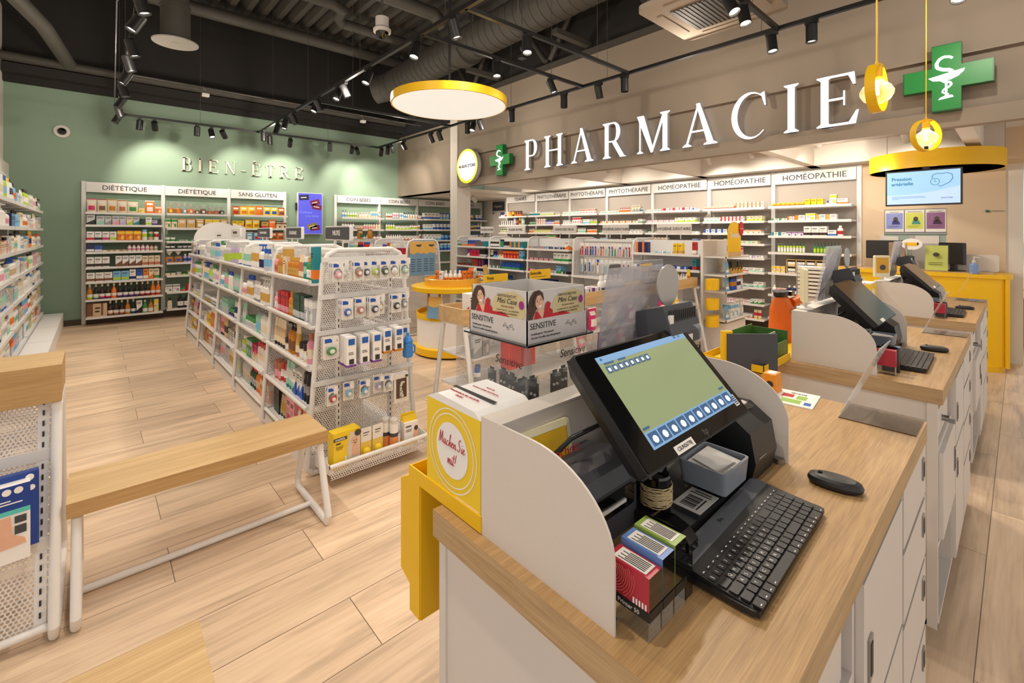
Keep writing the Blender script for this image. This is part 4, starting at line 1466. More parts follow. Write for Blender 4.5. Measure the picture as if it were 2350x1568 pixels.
fill(b2, 0.6, zsB[5], .11, ['jar'], (['green', 'cream', 'dark green'], ['white', 'lime', 'cream'], ['gold', 'dark green', 'silver']), 'sixth shelf of the second dietary bay', rng, (1, 2))
fill(b2, 0.6, zsB[6], .13, ['jar', 'foodcarton'], (['cream', 'white', 'red'], ['red', 'green', 'grey'], ['white', 'green']), 'seventh shelf of the second dietary bay', rng, (1, 2))
exact(b2, zsB[7], 'bottom shelf of the second dietary bay', [('bottle', 1, .07, .07, .19, 'cream', 'white', 'black'), .07, ('bottle', 2, .09, .09, .24, 'black', 'white', 'dark green')], .6)
fill(b3, 1.0, zsB[0], .2, ['pouch'], (['yellow', 'gold', 'amber', 'orange'], ['red', 'blue', 'brown', 'orange'], ['white']), 'top shelf of the gluten free bay', rng, (1, 2))
fill(b3, 1.0, zsB[1], .18, ['pouch', 'foodcarton'], (['yellow', 'gold', 'orange', 'cream'], ['red', 'amber', 'brown', 'orange'], ['white']), 'second shelf of the gluten free bay', rng, (1, 2))
fill(b3, 1.0, zsB[2], .17, ['pouch'], (['yellow', 'sky blue', 'orange', 'green'], ['red', 'white', 'brown'], ['white']), 'third shelf of the gluten free bay', rng, (1, 2))

# ---- green wall, baby bays (four, the last beyond the column)
bb = Bay(4.072, YB, 0)
zsC = [1.873, 1.604, 1.33, 1.06, .76, .45, .15]
wall_rack('tall white wall shelving against the green wall headed COIN BÉBÉS', bb, 4, [1.07, 1.05, 1.06, 1.05], zsC, D, 2.40, ['COIN BÉBÉS', 'COIN BÉBÉS', 'COIN BÉBÉS', 'SOLAIRES'], (2.22, 2.39))
babypal = (['white', 'cream', 'white'], ['pink', 'sky blue', 'cream', 'lime', 'copper'], ['white', 'pink', 'sky blue', 'navy'])
for i, nm in enumerate(('first', 'second', 'third', 'fourth')):
    q = Bay(4.072+[0, 1.07, 2.12, 3.18][i]+.03, YB, 0)
    for k, z in enumerate(zsC[:3]):
        sn = ('top', 'second', 'third')[k]
        if i < 2:
            fill(q, 1.0, z, .17, ['pump', 'bottle', 'carecarton', 'tube'], babypal, '%s shelf of the %s baby bay' % (sn, nm), rng, (2, 5))
        elif i == 2:
            fill(q, 1.0, z, .19, ['tin', 'foodcarton'], (['white', 'sky blue', 'silver'], ['blue', 'sky blue', 'navy'], ['blue', 'white', 'navy', 'sky blue']), '%s shelf of the %s baby bay' % (sn, nm), rng, (3, 6), gapp=.1)
        else:
            fill(q, .9, z, .19, ['tin', 'pump'], (['white', 'cream'], ['blue', 'orange', 'brown'], ['blue', 'white']), '%s shelf of the bay beyond the column' % sn, rng, (2, 3))
q = Bay(4.072+2.15, YB, 0)
fill(q, .95, zsC[3], .19, ['tin'], (['white', 'sky blue'], ['sky blue', 'blue'], ['white', 'sky blue']), 'fourth shelf of the third baby bay', rng, (3, 4))

# ---- wall behind the tills: herbal teas, plant medicine, homeopathy
hx = BX-0.05-D-0.0
hy = [8.976, 7.906, 6.839, 5.823, 4.755, 3.653, 2.628, 1.524]
hb_ = Bay(hx, hy[0], -PI/2)
ws_ = [hy[i]-hy[i+1] for i in range(7)]
zT = [1.93, 1.72, 1.53, 1.36, 1.14, .92, .68, .42, .19]
zL = [1.935, 1.72, 1.49, 1.24, .93, .60, .25]
zH = [zT]*6+[zL]
wall_rack('long white wall shelving behind the lit sign headed TISANES, PHYTOTHÉRAPIE and HOMÉOPATHIE', hb_, 7, ws_, zH, D, 2.49, ['TISANES', 'PHYTOTHÉRAPIE', 'PHYTOTHÉRAPIE', 'PHYTOTHÉRAPIE', 'HOMÉOPATHIE', 'HOMÉOPATHIE', 'HOMÉOPATHIE'], (2.29, 2.47), back=M['rackback'], ts=.12)
medpal = (['white', 'white', 'white', 'cream'], ['sky blue', 'orange', 'lime', 'red', 'yellow', 'grey', 'green', 'lilac', 'blue', 'copper', 'pink', 'teal', 'mint', 'amber'], ['white', 'green', 'red', 'brown', 'blue', 'yellow'])
bayn = ['herbal tea bay', 'first plant medicine bay', 'second plant medicine bay', 'third plant medicine bay', 'first homeopathy bay', 'second homeopathy bay', 'last homeopathy bay']
shn = ['top', 'second', 'third', 'fourth', 'fifth', 'sixth', 'seventh', 'eighth', 'bottom']


def hbay(i):
    return Bay(hx, hy[i]-.03, -PI/2), ws_[i]-.06


q, L_ = hbay(0)
exact(q, zT[0], 'top shelf of the '+bayn[0], [('carecarton', 2, .07, .06, .12, 'navy', 'white', 'x', 2), ('carecarton', 1, .07, .06, .12, 'beige', 'red', 'x', 0), ('carecarton', 1, .06, .06, .12, 'white', 'cream', 'x', 0), ('tin', 1, .09, .09, .14, 'orange', 'yellow', 'brown'), ('tin', 1, .09, .09, .14, 'yellow', 'brown', 'brown'), ('tin', 3, .08, .08, .13, 'brown', 'orange', 'dark brown')], L_)
exact(q, zT[1], 'second shelf of the '+bayn[0], [('carecarton', 6, .065, .06, .11, 'white', 'dark brown', 'x', 3), .03, ('bottle', 1, .085, .085, .22, 'lilac', 'white', 'black'), ('bottle', 1, .085, .085, .22, 'dark brown', 'copper', 'black'), ('bottle', 1, .085, .085, .22, 'gold', 'brown', 'black'), ('bottle', 1, .085, .085, .22, 'mint', 'white', 'black')], L_)
exact(q, zT[2], 'third shelf of the '+bayn[0], [('carecarton', 3, .07, .06, .1, 'cream', 'green', 'x', 1), .1, ('medcarton', 3, .08, .08, .04, 'white', 'grey', 'x', 0), ('dropper', 3, .05, .05, .12, 'white', 'copper', 'orange')], L_)
for i in range(1, 6):
    q, L_ = hbay(i)
    nz = {1: 4, 2: 4, 3: 4, 4: 4, 5: 9}[i]
    for k in range(nz):
        z = zT[k]
        hm = (zT[k-1]-z-.05) if k else .16
        kinds = ['medcarton', 'medcarton', 'flatbox'] if i >= 4 else ['medcarton', 'dropper', 'flatbox', 'carton']
        if i == 5 and k == 6:
            kinds = ['dropper', 'medcarton']
        if i == 5 and k == 8:
            kinds = ['tube', 'medcarton']
        fill(q, L_, z, min(hm, .14), kinds, medpal, '%s shelf of the %s' % (shn[k], bayn[i]), rng, (3, 8) if i < 5 else (3, 7), gapp=.35)
q, L_ = hbay(6)
exact(q, zL[0], 'top shelf of the last homeopathy bay', [('jar', 7, .055, .055, .05, 'yellow', 'amber', 'yellow'), ('medcarton', 3, .07, .1, .09, 'yellow', 'lime', 'x', 0), .03, ('dropper', 1, .035, .035, .06, 'blue', 'white', 'navy'), ('medcarton', 1, .08, .1, .14, 'white', 'lime', 'x', 1), ('medcarton', 2, .12, .1, .08, 'white', 'orange', 'x', 0)], L_)
exact(q, zL[1], 'second shelf of the last homeopathy bay', [('flatbox', 2, .1, .1, .035, 'white', 'green', 'x'), ('flatbox', 1, .09, .1, .06, 'white', 'orange', 'x'), ('medcarton', 1, .13, .1, .075, 'white', 'amber', 'x', 3), ('medcarton', 1, .12, .1, .1, 'white', 'yellow', 'x', 1), ('medcarton', 2, .12, .1, .08, 'white', 'gold', 'x', 3)], L_)
exact(q, zL[2], 'third shelf of the last homeopathy bay', [('medcarton', 2, .09, .1, .055, 'white', 'teal', 'x', 3), ('medcarton', 3, .07, .1, .06, 'white', 'violet', 'x', 1), ('medcarton', 3, .09, .1, .14, 'white', 'violet', 'x', 0), ('medcarton', 1, .1, .1, .085, 'white', 'blue', 'x', 0), ('bottle', 1, .07, .07, .15, 'white', 'red', 'white')], L_)
exact(q, zL[3], 'fourth shelf of the last homeopathy bay', [.08, ('dropper', 9, .033, .033, .17, 'lime', 'white', 'dark green'), .1, ('dropper', 8, .033, .033, .16, 'green', 'lime', 'dark green')], L_)
t = thing('remedy_cabinet', 'small wooden pigeonhole cabinet of remedies on the fifth homeopathy shelf', 'cabinet', q.w(.24, .02, zL[4]), -PI/2)
cb_ = MB().box(0, 0, 0, .64, .2, .012).box(0, 0, .2, .64, .2, .212).box(0, 0, .1, .64, .2, .108).box(0, .19, 0, .64, .2, .21)
for k in range(6):
    cb_.box(k*.125, 0, 0, k*.125+.012, .2, .21)
obj('carcass', cb_, M['bench'], t)
for r_ in range(2):
    for k in range(5):
        obj('remedy_box', MB().box(.02+k*.125, .005, .015+r_*.1, .115+k*.125, .15, .075+r_*.1).box(.02+k*.125, .003, .03+r_*.1, .115+k*.125, .006, .04+r_*.1, 1), [M['white'], M[('greenside', 'yellow', 'blue')[(k+r_) % 3]]], t)
exact(q, zL[4], 'fifth shelf of the last homeopathy bay', [('medcarton', 3, .055, .09, .1, 'cream', 'yellow', 'x', 1)], .24)
exact(q, zL[5], 'sixth shelf of the last homeopathy bay', [('bottle', 1, .06, .06, .14, 'white', 'grey', 'white'), ('medcarton', 2, .06, .06, .1, 'cream', 'pink', 'x', 1), ('bottle', 3, .06, .06, .15, 'navy', 'white', 'white')], L_)
exact(q, zL[6], 'bottom shelf of the last homeopathy bay', [.2, ('tube', 4, .06, .05, .13, 'white', 'blue', 'white')], L_)

# ---- cosmetics wall on the west side
wb = Bay(-0.6, 5.6, PI/2)
zW = [1.86, 1.60, 1.346, 1.085, .824, .564, .306]
t = wall_rack('white open shelving along the cosmetics wall under dark brand plates', wb, 4, [1.15, 1.15, 1.15, 1.15], zW, .38, 2.42, [None]*4, (2.15, 2.35), wall_d=.05, base=False)
for k, nm in enumerate(('', 'ROCHE', 'AVÈNE', 'SVR')):
    if k:
        bp_ = obj('brand_plate', MB().box(k*1.15+.04, .34, 2.08, k*1.15+1.11, .36, 2.33), M['greyp'], t)
        text(nm, .13, bp_, (k*1.15+.58, .336, 2.2), M['white'])
    obj('cross_bar', MB().box(k*1.15+.03, .35, 2.0, k*1.15+1.12, .37, 2.03).box(k*1.15+.03, .35, 2.35, k*1.15+1.12, .37, 2.38), M['metal'], t)
skin = (['white']*7+['cream', 'silver', 'orange', 'sky blue', 'lime'], ['grey', 'white', 'silver', 'cream', 'sky blue', 'beige', 'white', 'orange', 'mint', 'navy', 'pink'], ['white', 'white', 'blue', 'yellow', 'grey', 'orange', 'black'])
wrng = random.Random(11)
for i in range(4):
    q = Bay(-0.6, 5.6+i*1.15+.03, PI/2)
    for k, z in enumerate(zW):
        fill(q, 1.09, z, .215, ['carton', 'pump', 'bottle', 'tube', 'carton', 'shampoo', 'carton'], skin, '%s shelf of the %s cosmetics wall bay' % (shn[k], ('first', 'second', 'third', 'fourth')[i]), wrng, (3, 6), gapp=.12, hs=1.2)
for i, (y0, y1) in enumerate(((5.6, 6.75), (6.75, 7.9), (7.9, 9.05), (9.05, 10.5))):
    o = obj('plinth_box', MB().box(-0.68, y0+.004, 0.0, -0.384, y1-.004, .226, 0).box(-0.681, y0+.006, .02, -0.381, y1-.006, .228, 0), M['white'])
    props(o, 'low white plinth box at the foot of the cosmetics wall, ' + ('at the bench end', 'second from the benches', 'third from the benches', 'against the green wall')[i], 'plinth')
plane('wall_west_face', -1.05, 3.0, 0, -0.99, GY, 2.6, M['wallw'])

# ================================================================== COSMETICS ISLAND (perforated gondola)


def gondola_frame(parent, y, x0=0.0, wb_=0.77, wt=0.57, h=1.43, name='side_frame', perf=True):
    """A-shaped tube frame in the plane y, feet wb_ apart, rounded at the top, filled with punched sheet."""
    c = x0+wb_/2
    r = .09
    xl, xr = x0, x0+wb_
    tl, tr = c-wt/2, c+wt/2
    pts = [(xl+.03, y, .015), (xl, y, .05)]
    P = [(xl, .05), (tl, h-r), (tl+.02, h-.03), (tl+r, h), (tr-r, h), (tr-.02, h-.03), (tr, h-r), (xr, .05)]
    tb = MB().tube([(a, y, b) for a, b in P]+[(xr-.03, y, .016), (xl+.03, y, .016)], .016, 8, closed=True)
    obj(name, tb, M['metal'], parent)
    if perf:
        pm = MB().add([(a, y, b) for a, b in P]+[(xr, y, .02), (xl, y, .02)], [list(range(10))])
        obj('perforated_side', pm, M['perf'], parent)


GX, GY0, GP = 0.99, 3.05, 1.045
zG = [1.212, .93, .66, .39, .13]
isl_names = ('first', 'second', 'third', 'fourth', 'fifth')


def island_unit(x, y, label, other=False):
    t = thing('shelf_island', label, 'shelving', (x, y, 0), 0, None)
    gondola_frame(t, GP-.018)
    cm_ = MB().add([(.385, 0, .05), (.385, GP, .05), (.385, GP, 1.41), (.385, 0, 1.41)], [(0, 1, 2, 3)])
    obj('perforated_spine', cm_, M['perfy'], t)
    obj('top_rail', MB().rbox(.36, .02, 1.36, .41, GP-.02, 1.425, .02, ax='Y'), M['metal'], t)
    for k, z in enumerate(zG):
        xf_ = .02+.012*(4-k)*.5
        sh = MB().box(xf_, .02, z-.012, .38, GP-.02, z, 0)
        obj('shelf', sh, M['metal'], t)
        obj('shelf_tube', MB().cyl((xf_, .05, z+.012), (xf_, GP-.05, z+.012), .014, n=10), M['metal'], t)
    obj('base_panel', MB().box(.02, .01, .0, .75, GP-.01, .1), M['metal'], t)
    for k, z in enumerate(zG[:1]+[.8, .4]):
        obj('far_shelf', MB().box(.39, .02, z-.012, .74, GP-.02, z), M['metal'], t)
    return t


for i in range(5):
    island_unit(GX, GY0+i*GP, 'white perforated cosmetics island section, ' + ('the one beside the long bench', 'second from the long bench', 'in the middle of the island', 'fourth from the long bench', 'at the green wall end with the white arch board')[i])

hairpal = (['white', 'white', 'white', 'cream', 'mint', 'silver', 'lilac'], ['silver', 'white', 'cream', 'lime', 'sky blue', 'mint', 'pink', 'gold', 'navy'], ['white', 'green', 'grey', 'blue', 'silver'])
luxpal = (['cream', 'beige', 'white', 'gold', 'copper', 'pink'], ['dark brown', 'gold', 'copper', 'black', 'white', 'red'], ['gold', 'black', 'dark brown', 'copper'])
vividpal = (['red', 'green', 'magenta', 'lime', 'orange', 'white', 'cream', 'yellow', 'white', 'dark green', 'pink', 'silver'], ['white', 'cream', 'silver', 'gold', 'cream'], ['white', 'black', 'silver', 'red'])
darkpal = (['black', 'violet', 'navy', 'dark green', 'brown', 'lilac', 'pink'], ['white', 'silver', 'gold', 'pink'], ['black', 'silver', 'white'])
grng = random.Random(23)
for i in range(5):
    # seen from the west: local x runs south (towards the camera); the bay starts at its far end
    q = Bay(GX+.05, GY0+(i+1)*GP-.04, -PI/2)
    L_ = GP-.08
    nm = 'of the %s island section' % isl_names[i]
    if i == 0:
        exact(q, zG[0]+.002, 'top shelf '+nm, [('bottle', 2, .045, .045, .13, 'pink', 'copper', 'gold'), ('pump', 3, .042, .042, .15, 'amber', 'gold', 'gold'), ('carton', 1, .1, .05, .19, 'cream', 'gold', 'x', 1), ('bottle', 4, .045, .045, .13, 'amber', 'gold', 'gold'), ('tube', 2, .05, .04, .15, 'cream', 'copper', 'gold'), ('can', 1, .05, .05, .14, 'teal', 'mint', 'white'), ('bottle', 2, .045, .045, .14, 'green', 'white', 'gold'), ('carton', 1, .05, .05, .2, 'teal', 'orange', 'x', 0), ('pump', 1, .07, .07, .19, 'copper', 'orange', 'black'), ('carton', 1, .05, .05, .18, 'dark green', 'mint', 'x', 0)], L_, rng=grng, hs=1.18)
        exact(q, zG[1], 'second shelf '+nm, [('bottle', 2, .05, .05, .12, 'pink', 'white', 'silver'), ('carton', 4, .055, .05, .14, 'red', 'pink', 'x', 0), ('bottle', 2, .05, .05, .15, 'amber', 'gold', 'gold'), ('carton', 3, .07, .06, .15, 'dark green', 'silver', 'x', 0), ('carton', 2, .08, .07, .14, 'silver', 'white', 'x', 1), ('jar', 1, .08, .08, .06, 'cream', 'white', 'gold')], L_, rng=grng, hs=1.18)
        exact(q, zG[2], 'third shelf '+nm, [('tube', 4, .06, .04, .18, 'cream', 'beige', 'dark brown'), ('jar', 1, .08, .08, .08, 'beige', 'white', 'dark brown'), ('pump', 2, .06, .06, .2, 'amber', 'brown', 'black'), ('tube', 1, .09, .05, .2, 'cream', 'gold', 'copper'), ('jar', 2, .075, .075, .1, 'cream', 'white', 'black'), ('bottle', 1, .06, .06, .17, 'pink', 'cream', 'copper')], L_, rng=grng, hs=1.18)
        exact(q, zG[3], 'fourth shelf '+nm, [('jar', 2, .08, .07, .12, 'copper', 'pink', 'copper'), ('tube', 2, .05, .04, .13, 'red', 'white', 'white'), ('tube', 3, .06, .04, .17, 'mint', 'white', 'teal'), ('carton', 3, .06, .06, .15, 'white', 'blue', 'x', 2), ('can', 3, .05, .05, .17, 'black', 'grey', 'black'), ('carton', 1, .1, .08, .12, 'brown', 'gold', 'x', 1)], L_, rng=grng, hs=1.18)
        exact(q, zG[4], 'bottom shelf '+nm, [('carton', 2, .07, .05, .16, 'black', 'dark green', 'x', 0), ('tube', 3, .05, .04, .14, 'beige', 'gold', 'black'), ('carton', 2, .09, .03, .17, 'pink', 'magenta', 'x', 0), ('pouch', 3, .08, .05, .15, 'orange', 'violet', 'x')], L_, rng=grng, hs=1.18)
    else:
        for k in range(5):
            pal = {0: hairpal, 1: hairpal, 2: (hairpal, darkpal, vividpal, hairpal)[(i+k) % 4], 3: (darkpal, vividpal, luxpal, vividpal)[i % 4], 4: (vividpal, vividpal, hairpal, luxpal)[i % 4]}[k]
            kinds = (['shampoo', 'carton', 'pump', 'tube'], ['shampoo', 'pump', 'bottle', 'tube'], ['pump', 'carton', 'jar', 'tube'], ['shampoo', 'carton', 'bottle', 'tube'], ['carton', 'shampoo', 'bottle'])[k]
            fill(q, L_, zG[k]+.002, .235, kinds, pal, '%s shelf %s' % (shn[k] if k < 4 else 'bottom', nm), grng, (2, 5), rows=1, gapp=.12, hs=1.28)

# brand plates on rods above the island
for y, w_, tx, dk, lb in ((3.485, .476, 'NUXE', 1, 'largest dark brand plate on rods above the cosmetics island'), (4.52, .44, 'CAUDALIE', 1, 'middle dark brand plate on rods above the cosmetics island'), (5.54, .5, 'SOINS NATURELS', 1, 'smallest dark brand plate above the cosmetics island'), (6.9, .5, 'BIODERMA', 0, 'pale brand plate beside the white arch board')):
    t = thing('brand_plate_stand', lb, 'sign', (GX+.385, y, 1.43), -PI/2)
    obj('frame', MB().rbox(-w_/2, -.012, .055, w_/2, .012, .165, .015, ax='Y'), M['metal'], t)
    pl = obj('plate', MB().rbox(-w_/2+.012, -.016, .064, w_/2-.012, -.012, .156, .01, ax='Y'), M['greyp'] if dk else M['cab'], t)
    text(tx, .055 if len(tx) < 5 else .045 if len(tx) < 9 else .034, pl, (0, -.018, .11), M['white'] if dk else M['greyp'], sp=1.0)
    obj('rod', MB().cyl((-.08, 0, 0), (-.08, 0, .06), .005).cyl((.08, 0, 0), (.08, 0, .06), .005), M['metal'], t)
t = thing('arch_board', 'blank white arch shaped board standing at the far end of the cosmetics island', 'board', (1.41, 8.29, 1.425))
obj('board', MB().prism([(-.315, 0), (.315, 0)]+arc(0, 0, .315, .275, 0, 180, 28)[1:-1], 'Y', 0, .02), M['white'], t)
obj('price_card', MB().box(-.04, -.006, .03, .05, 0, .12, 0).box(-.02, -.007, .06, .03, -.006, .08, 1), [M['paper'], M['ink']], t)
obj('side_wing', MB().prism([(.2, 0), (.38, 0), (.38, .2), (.2, .262)], 'Y', .03, .036), M['white'], t)

# ---- the island's near end: punched board with hanging baby articles and a tray
t = thing('shelf_island_end', 'perforated white end board of the cosmetics island with hooks and a wire tray', 'shelving', (GX, 3.02, 0))
P = [(0, .05), (.1, 1.34), (.13, 1.4), (.19, 1.43), (.58, 1.43), (.64, 1.4), (.67, 1.34), (.77, .05)]
obj('frame', MB().tube([(a, 0, b) for a, b in P]+[(.73, 0, .016), (.04, 0, .016)], .016, 10, closed=True), M['metal'], t)
obj('perforated_board', MB().add([(a, .004, b) for a, b in P]+[(.73, .004, .02), (.04, .004, .02)], [list(range(10))]), M['perf'], t)
for x in (.2, .57):
    sl = MB().box(x-.014, -.004, .05, x+.014, .012, 1.38, 0)
    for k in range(32):
        sl.box(x-.003, -.006, .08+k*.04, x+.003, -.003, .1+k*.04, 1)
    obj('slotted_upright', sl, [M['metal'], M['ink']], t)
RZ = [1.375, 1.135, .905, .585]
for k, z in enumerate(RZ):
    e = .1*z/1.43
    obj('hook_rail', MB().box(e-.01, -.022, z-.02, .77-e+.02, -.008, z+.01), M['metal'], t)
tr_ = MB().box(.06, -.24, .085, .72, .0, .092).cyl((.05, -.25, .14), (.73, -.25, .14), .014, n=10)
obj('tray', tr_, M['metal'], t)
obj('tray_side', MB().prism([(0, .06), (-.25, .09), (-.255, .145), (0, .16)], 'X', .05, .055).prism([(0, .06), (-.25, .09), (-.255, .145), (0, .16)], 'X', .725, .73), M['metal'], t)
obj('tray_front', MB().add([(.055, -.252, .06), (.725, -.252, .06), (.725, -.252, .13), (.055, -.252, .13)], [(0, 1, 2, 3)]), M['perf'], t)


def hang(kind, x, z, w_, h_, tint, acc, cap, label, group=None, n=1, var=0, y0=2.99, d=.03):
    """n packs, one behind the other on a hook in front of the board."""
    for k in range(n):
        y = y0-.05-k*.028
        put(kind, (x+k*.002, y, z-h_), 0, (w_, d, h_), tint, acc, cap, label, group if group else ('packs on one hook: '+label if n > 1 else None), var)
    h = obj('display_hook', MB().cyl((x, y0, z-.012), (x, y0-.07-n*.03, z-.012), .0025, n=6).box(x-.012, y0-.075-n*.03, z-.03, x+.014, y0-.07-n*.03, z+.012), M['metal'])
    props(h, 'hook behind the ' + label.split(',')[0].replace(' of the end board', '').replace(' on the lowest hook row', ' below'), 'hook')


x0 = GX
row = ((.14, 'pink', 3), (.2, 'silver', 1), (.29, 'copper', 2), (.355, 'navy', 1), (.42, 'lime', 1), (.475, 'dark green', 2), (.545, 'white', 2), (.625, 'mint', 2))
for x, c_, n in row:
    hang('card', x0+x, 1.36, .072, .125, c_, 'blue', 'white', '%s soother blister on the top hook row of the end board' % c_, n=n)
for x, c_, n in ((.20, 'blue', 3), (.30, 'copper', 2), (.385, 'navy', 3), (.45, 'beige', 1), (.56, 'black', 2), (.635, 'grey', 1)):
    hang('card', x0+x, 1.12, .075, .13, c_, 'blue', 'white', '%s soother blister on the second hook row' % c_, n=n)
hang('card', x0+.11, .89, .1, .14, 'green', 'blue', 'white', 'green teether blister on the third hook row', n=2)
for x, c_, n in ((.215, 'violet', 2), (.305, 'lilac', 2), (.39, 'violet', 2), (.465, 'amber', 2), (.55, 'amber', 2)):
    hh = .19 if c_ != 'amber' else .16
    z = .885 if c_ != 'amber' else .9
    for k in range(n):
        lb_ = 'boxed %s trimmed baby bottle on the third hook row, %s' % (c_, {.215: 'beside the green teethers', .305: 'second along', .39: 'third along', .465: 'next to the violet ones', .55: 'beside the blue cups'}[x])
        bt = obj('baby_bottle_box', MB().box(-.03, -.02, 0, .03, .03, hh, 0).box(-.031, -.021, 0, .031, .031, .014, 1).box(-.02, -.023, hh-.05, .02, -.02, hh-.012, 2).box(-.015, -.023, .018, .015, -.02, .05, 3).box(.03, -.018, .03, .0315, .028, hh-.03, 4).box(-.02, -.0225, .08, .015, -.02, .083, 3).box(-.02, -.0225, .09, .01, -.02, .093, 3), [M['white'], None, M['blue'], M['ink'], M['clear']])
        bt.data.materials[1] = mat(c_+'_trim', COL[c_], .5, noise=.03)
        bt.location = (x0+x+k*.004, 2.93-k*.056, z-hh-k*.004)
        props(bt, lb_, 'box', 'baby bottle boxes on one hook: '+lb_)
t2 = thing('drinking_cup_pack', 'bright blue baby drinking cup set hanging at the edge of the end board', 'cup', (x0+.645, 2.9, .67))
bl = mat('sky_blue_plastic', (58, 134, 214), .3, noise=.03)
obj('cup', MB().lathe([(.03, 0), (.036, .01), (.036, .09), (.03, .1)], 16), bl, t2, (0, 0, 0))
obj('handle', MB().tube([(.034, 0, .08), (.055, 0, .07), (.055, 0, .03), (.034, 0, .02)], .006, 6), bl, t2)
obj('teat', MB().lathe([(.034, .1), (.036, .115), (.026, .13), (.012, .15), (.01, .17), (0, .175)], 16), bl, t2)
obj('card', MB().box(-.03, .03, .12, .03, .032, .22, 0).box(-.02, .027, .17, .01, .03, .2, 1), [M['paper'], M['blue']], t2)
for x, c_, n in ((.12, 'red', 2), (.235, 'sky blue', 1), (.33, 'sky blue', 2), (.44, 'lilac', 1), (.5, 'silver', 2)):
    hang('card', x0+x, .575, .07, .12, c_, 'blue', 'white', '%s teat blister on the lowest hook row%s' % (c_, {.12: '', .235: ' beside the red ones', .33: ' in the middle', .44: '', .5: ' by the giraffe box'}[x]), n=n)
t2 = thing('teether_box', 'cardboard box with a giraffe picture hanging at the end board edge', 'box', (x0+.6, 2.93, .36))
gi = mat('sepia_photo', (88, 66, 50), .6, noise=.3, nscale=30)
obj('box', MB().box(-.055, -.02, 0, .055, .03, .2, 0), M['paper'], t2)
gm = MB().box(-.04, -.022, .03, .04, -.02, .165, 0).cyl((.0, -.024, .04), (-.008, -.024, .11), .016, .007, n=8, m=1).cyl((-.008, -.024, .11), (.004, -.024, .14), .008, .01, n=8, m=1).cyl((.002, -.024, .14), (.022, -.024, .135), .008, .005, n=8, m=1).box(.03, -.024, .17, .05, -.02, .185, 2)
for k in range(7):
    gm.cyl((-.012+.006*(k % 3), -.038+.006*(k > 4), .045+k*.011), (-.012+.006*(k % 3), -.03, .045+k*.011), .003, n=6, m=0)
obj('picture', gm, [gi, M['plaster'], M['greenside']], t2)
# tray contents
t2 = thing('breast_pump_box', 'big yellow box with a baby photo at the bench end of the tray', 'box', (x0+.165, 2.84, .094), math.radians(3))
obj('box', MB().box(-.085, -.04, 0, .085, .04, .225), M['yellowp'], t2)
skinm = mat('skin_print', (226, 178, 150), .6, noise=.05)
obj('photo_panel', MB().prism([(.01, .0), (.085, 0), (.085, .2), (.02, .21), (.0, .12)], 'Y', -.042, -.04, 0).prism(arc(.05, .15, .022, .026, 0, 360, 16), 'Y', -.0445, -.042, 1).prism([(.03, .06), (.078, .06), (.075, .12), (.035, .125)], 'Y', -.044, -.042, 1).prism(arc(.07, .195, .022, .02, 0, 360, 12), 'Y', -.0446, -.042, 2)
    .prism(arc(.042, .153, .003, .003, 0, 360, 8), 'Y', -.046, -.0445, 2).prism(arc(.058, .153, .003, .003, 0, 360, 8), 'Y', -.046, -.0445, 2).prism(arc(.05, .14, .008, .004, 180, 360, 8), 'Y', -.046, -.0445, 2), [M['plaster'], skinm, M['base']], t2)
obj('grey_band', MB().box(-.085, -.0415, .175, .0, -.04, .195), M['greyp'], t2)
text('medela', .022, t2, (-.045, -.043, .186), M['white'])
obj('print', MB().box(-.07, -.0415, .155, -.04, -.04, .163, 0).box(-.07, -.0415, .14, -.02, -.04, .142, 0).box(-.07, -.0415, .132, -.025, -.04, .134, 0).box(-.07, -.0415, .124, -.03, -.04, .126, 0).cyl((-.045, -.042, .03), (-.045, -.04, .03), .02, n=16, m=1).cyl((.045, -.045, .035), (.045, -.04, .035), .012, n=16, m=2).box(-.015, -.042, .02, .0, -.04, .07, 1), [M['ink'], M['paper'], mat('magenta_seal', (206, 34, 90), .5)], t2)
for k, x in enumerate((.3, .38)):
    t2 = thing('nipple_shield_pouch', 'clear and yellow pouch with a round disc inside, %s' % ('beside the big yellow box', 'beside the tall tins')[k], 'pouch', (x0+x, 2.83, .096))
    obj('pouch', MB().prism(rrect(-.036, 0, .036, .17, .008), 'Y', -.01, .01, 0), mat('yellow_film_%d' % k, (226, 196, 84), .25), t2)
    obj('header', MB().prism(rrect(-.036, .11, .036, .2, .008), 'Y', -.012, -.01, 0).box(-.02, -.0135, .165, .02, -.012, .17, 1).box(-.02, -.0135, .15, .012, -.012, .153, 1), [M['paper'], M['ink']], t2)
    obj('disc', MB().lathe([(.026, 0), (.024, .012), (.012, .02), (0, .022)], 18).xf(Matrix.Rotation(PI/2, 4, 'X')), M['yellowp'], t2, (0, -.012, .05))
for k, (x, y) in enumerate(((.465, 2.88), (.5, 2.83))):
    t2 = thing('care_tin', 'orange and white tin with a band of lettering, %s' % ('half hidden behind the other', 'at the tray edge')[k], 'tin', (x0+x, y, .096))
    obj('body', MB().lathe([(.027, 0, 0), (.029, .01, 0), (.029, .05, 1), (.029, .085, 1), (.029, .11, 2), (.029, .17, 0)], 18), [M['white'], mat('peach_print_%d' % k, (232, 150, 88), .5), M['greyp']], t2)
    obj('lid', MB().lathe([(.027, .165), (.027, .195), (.024, .2)], 18), M['cab'], t2)
t2 = thing('milk_bag_box', 'white and yellow carton with a mother and child photo at the tray end', 'box', (x0+.62, 2.84, .096), math.radians(-4))
obj('box', MB().box(-.05, -.035, 0, .05, .035, .15, 0).box(-.0505, -.0355, 0, .0505, .0355, .03, 1), [M['white'], M['yellowp']], t2)
obj('top_tabs', MB().box(-.05, -.012, .15, .05, -.006, .19).box(-.05, .02, .15, .05, .026, .2), M['yellowp'], t2)
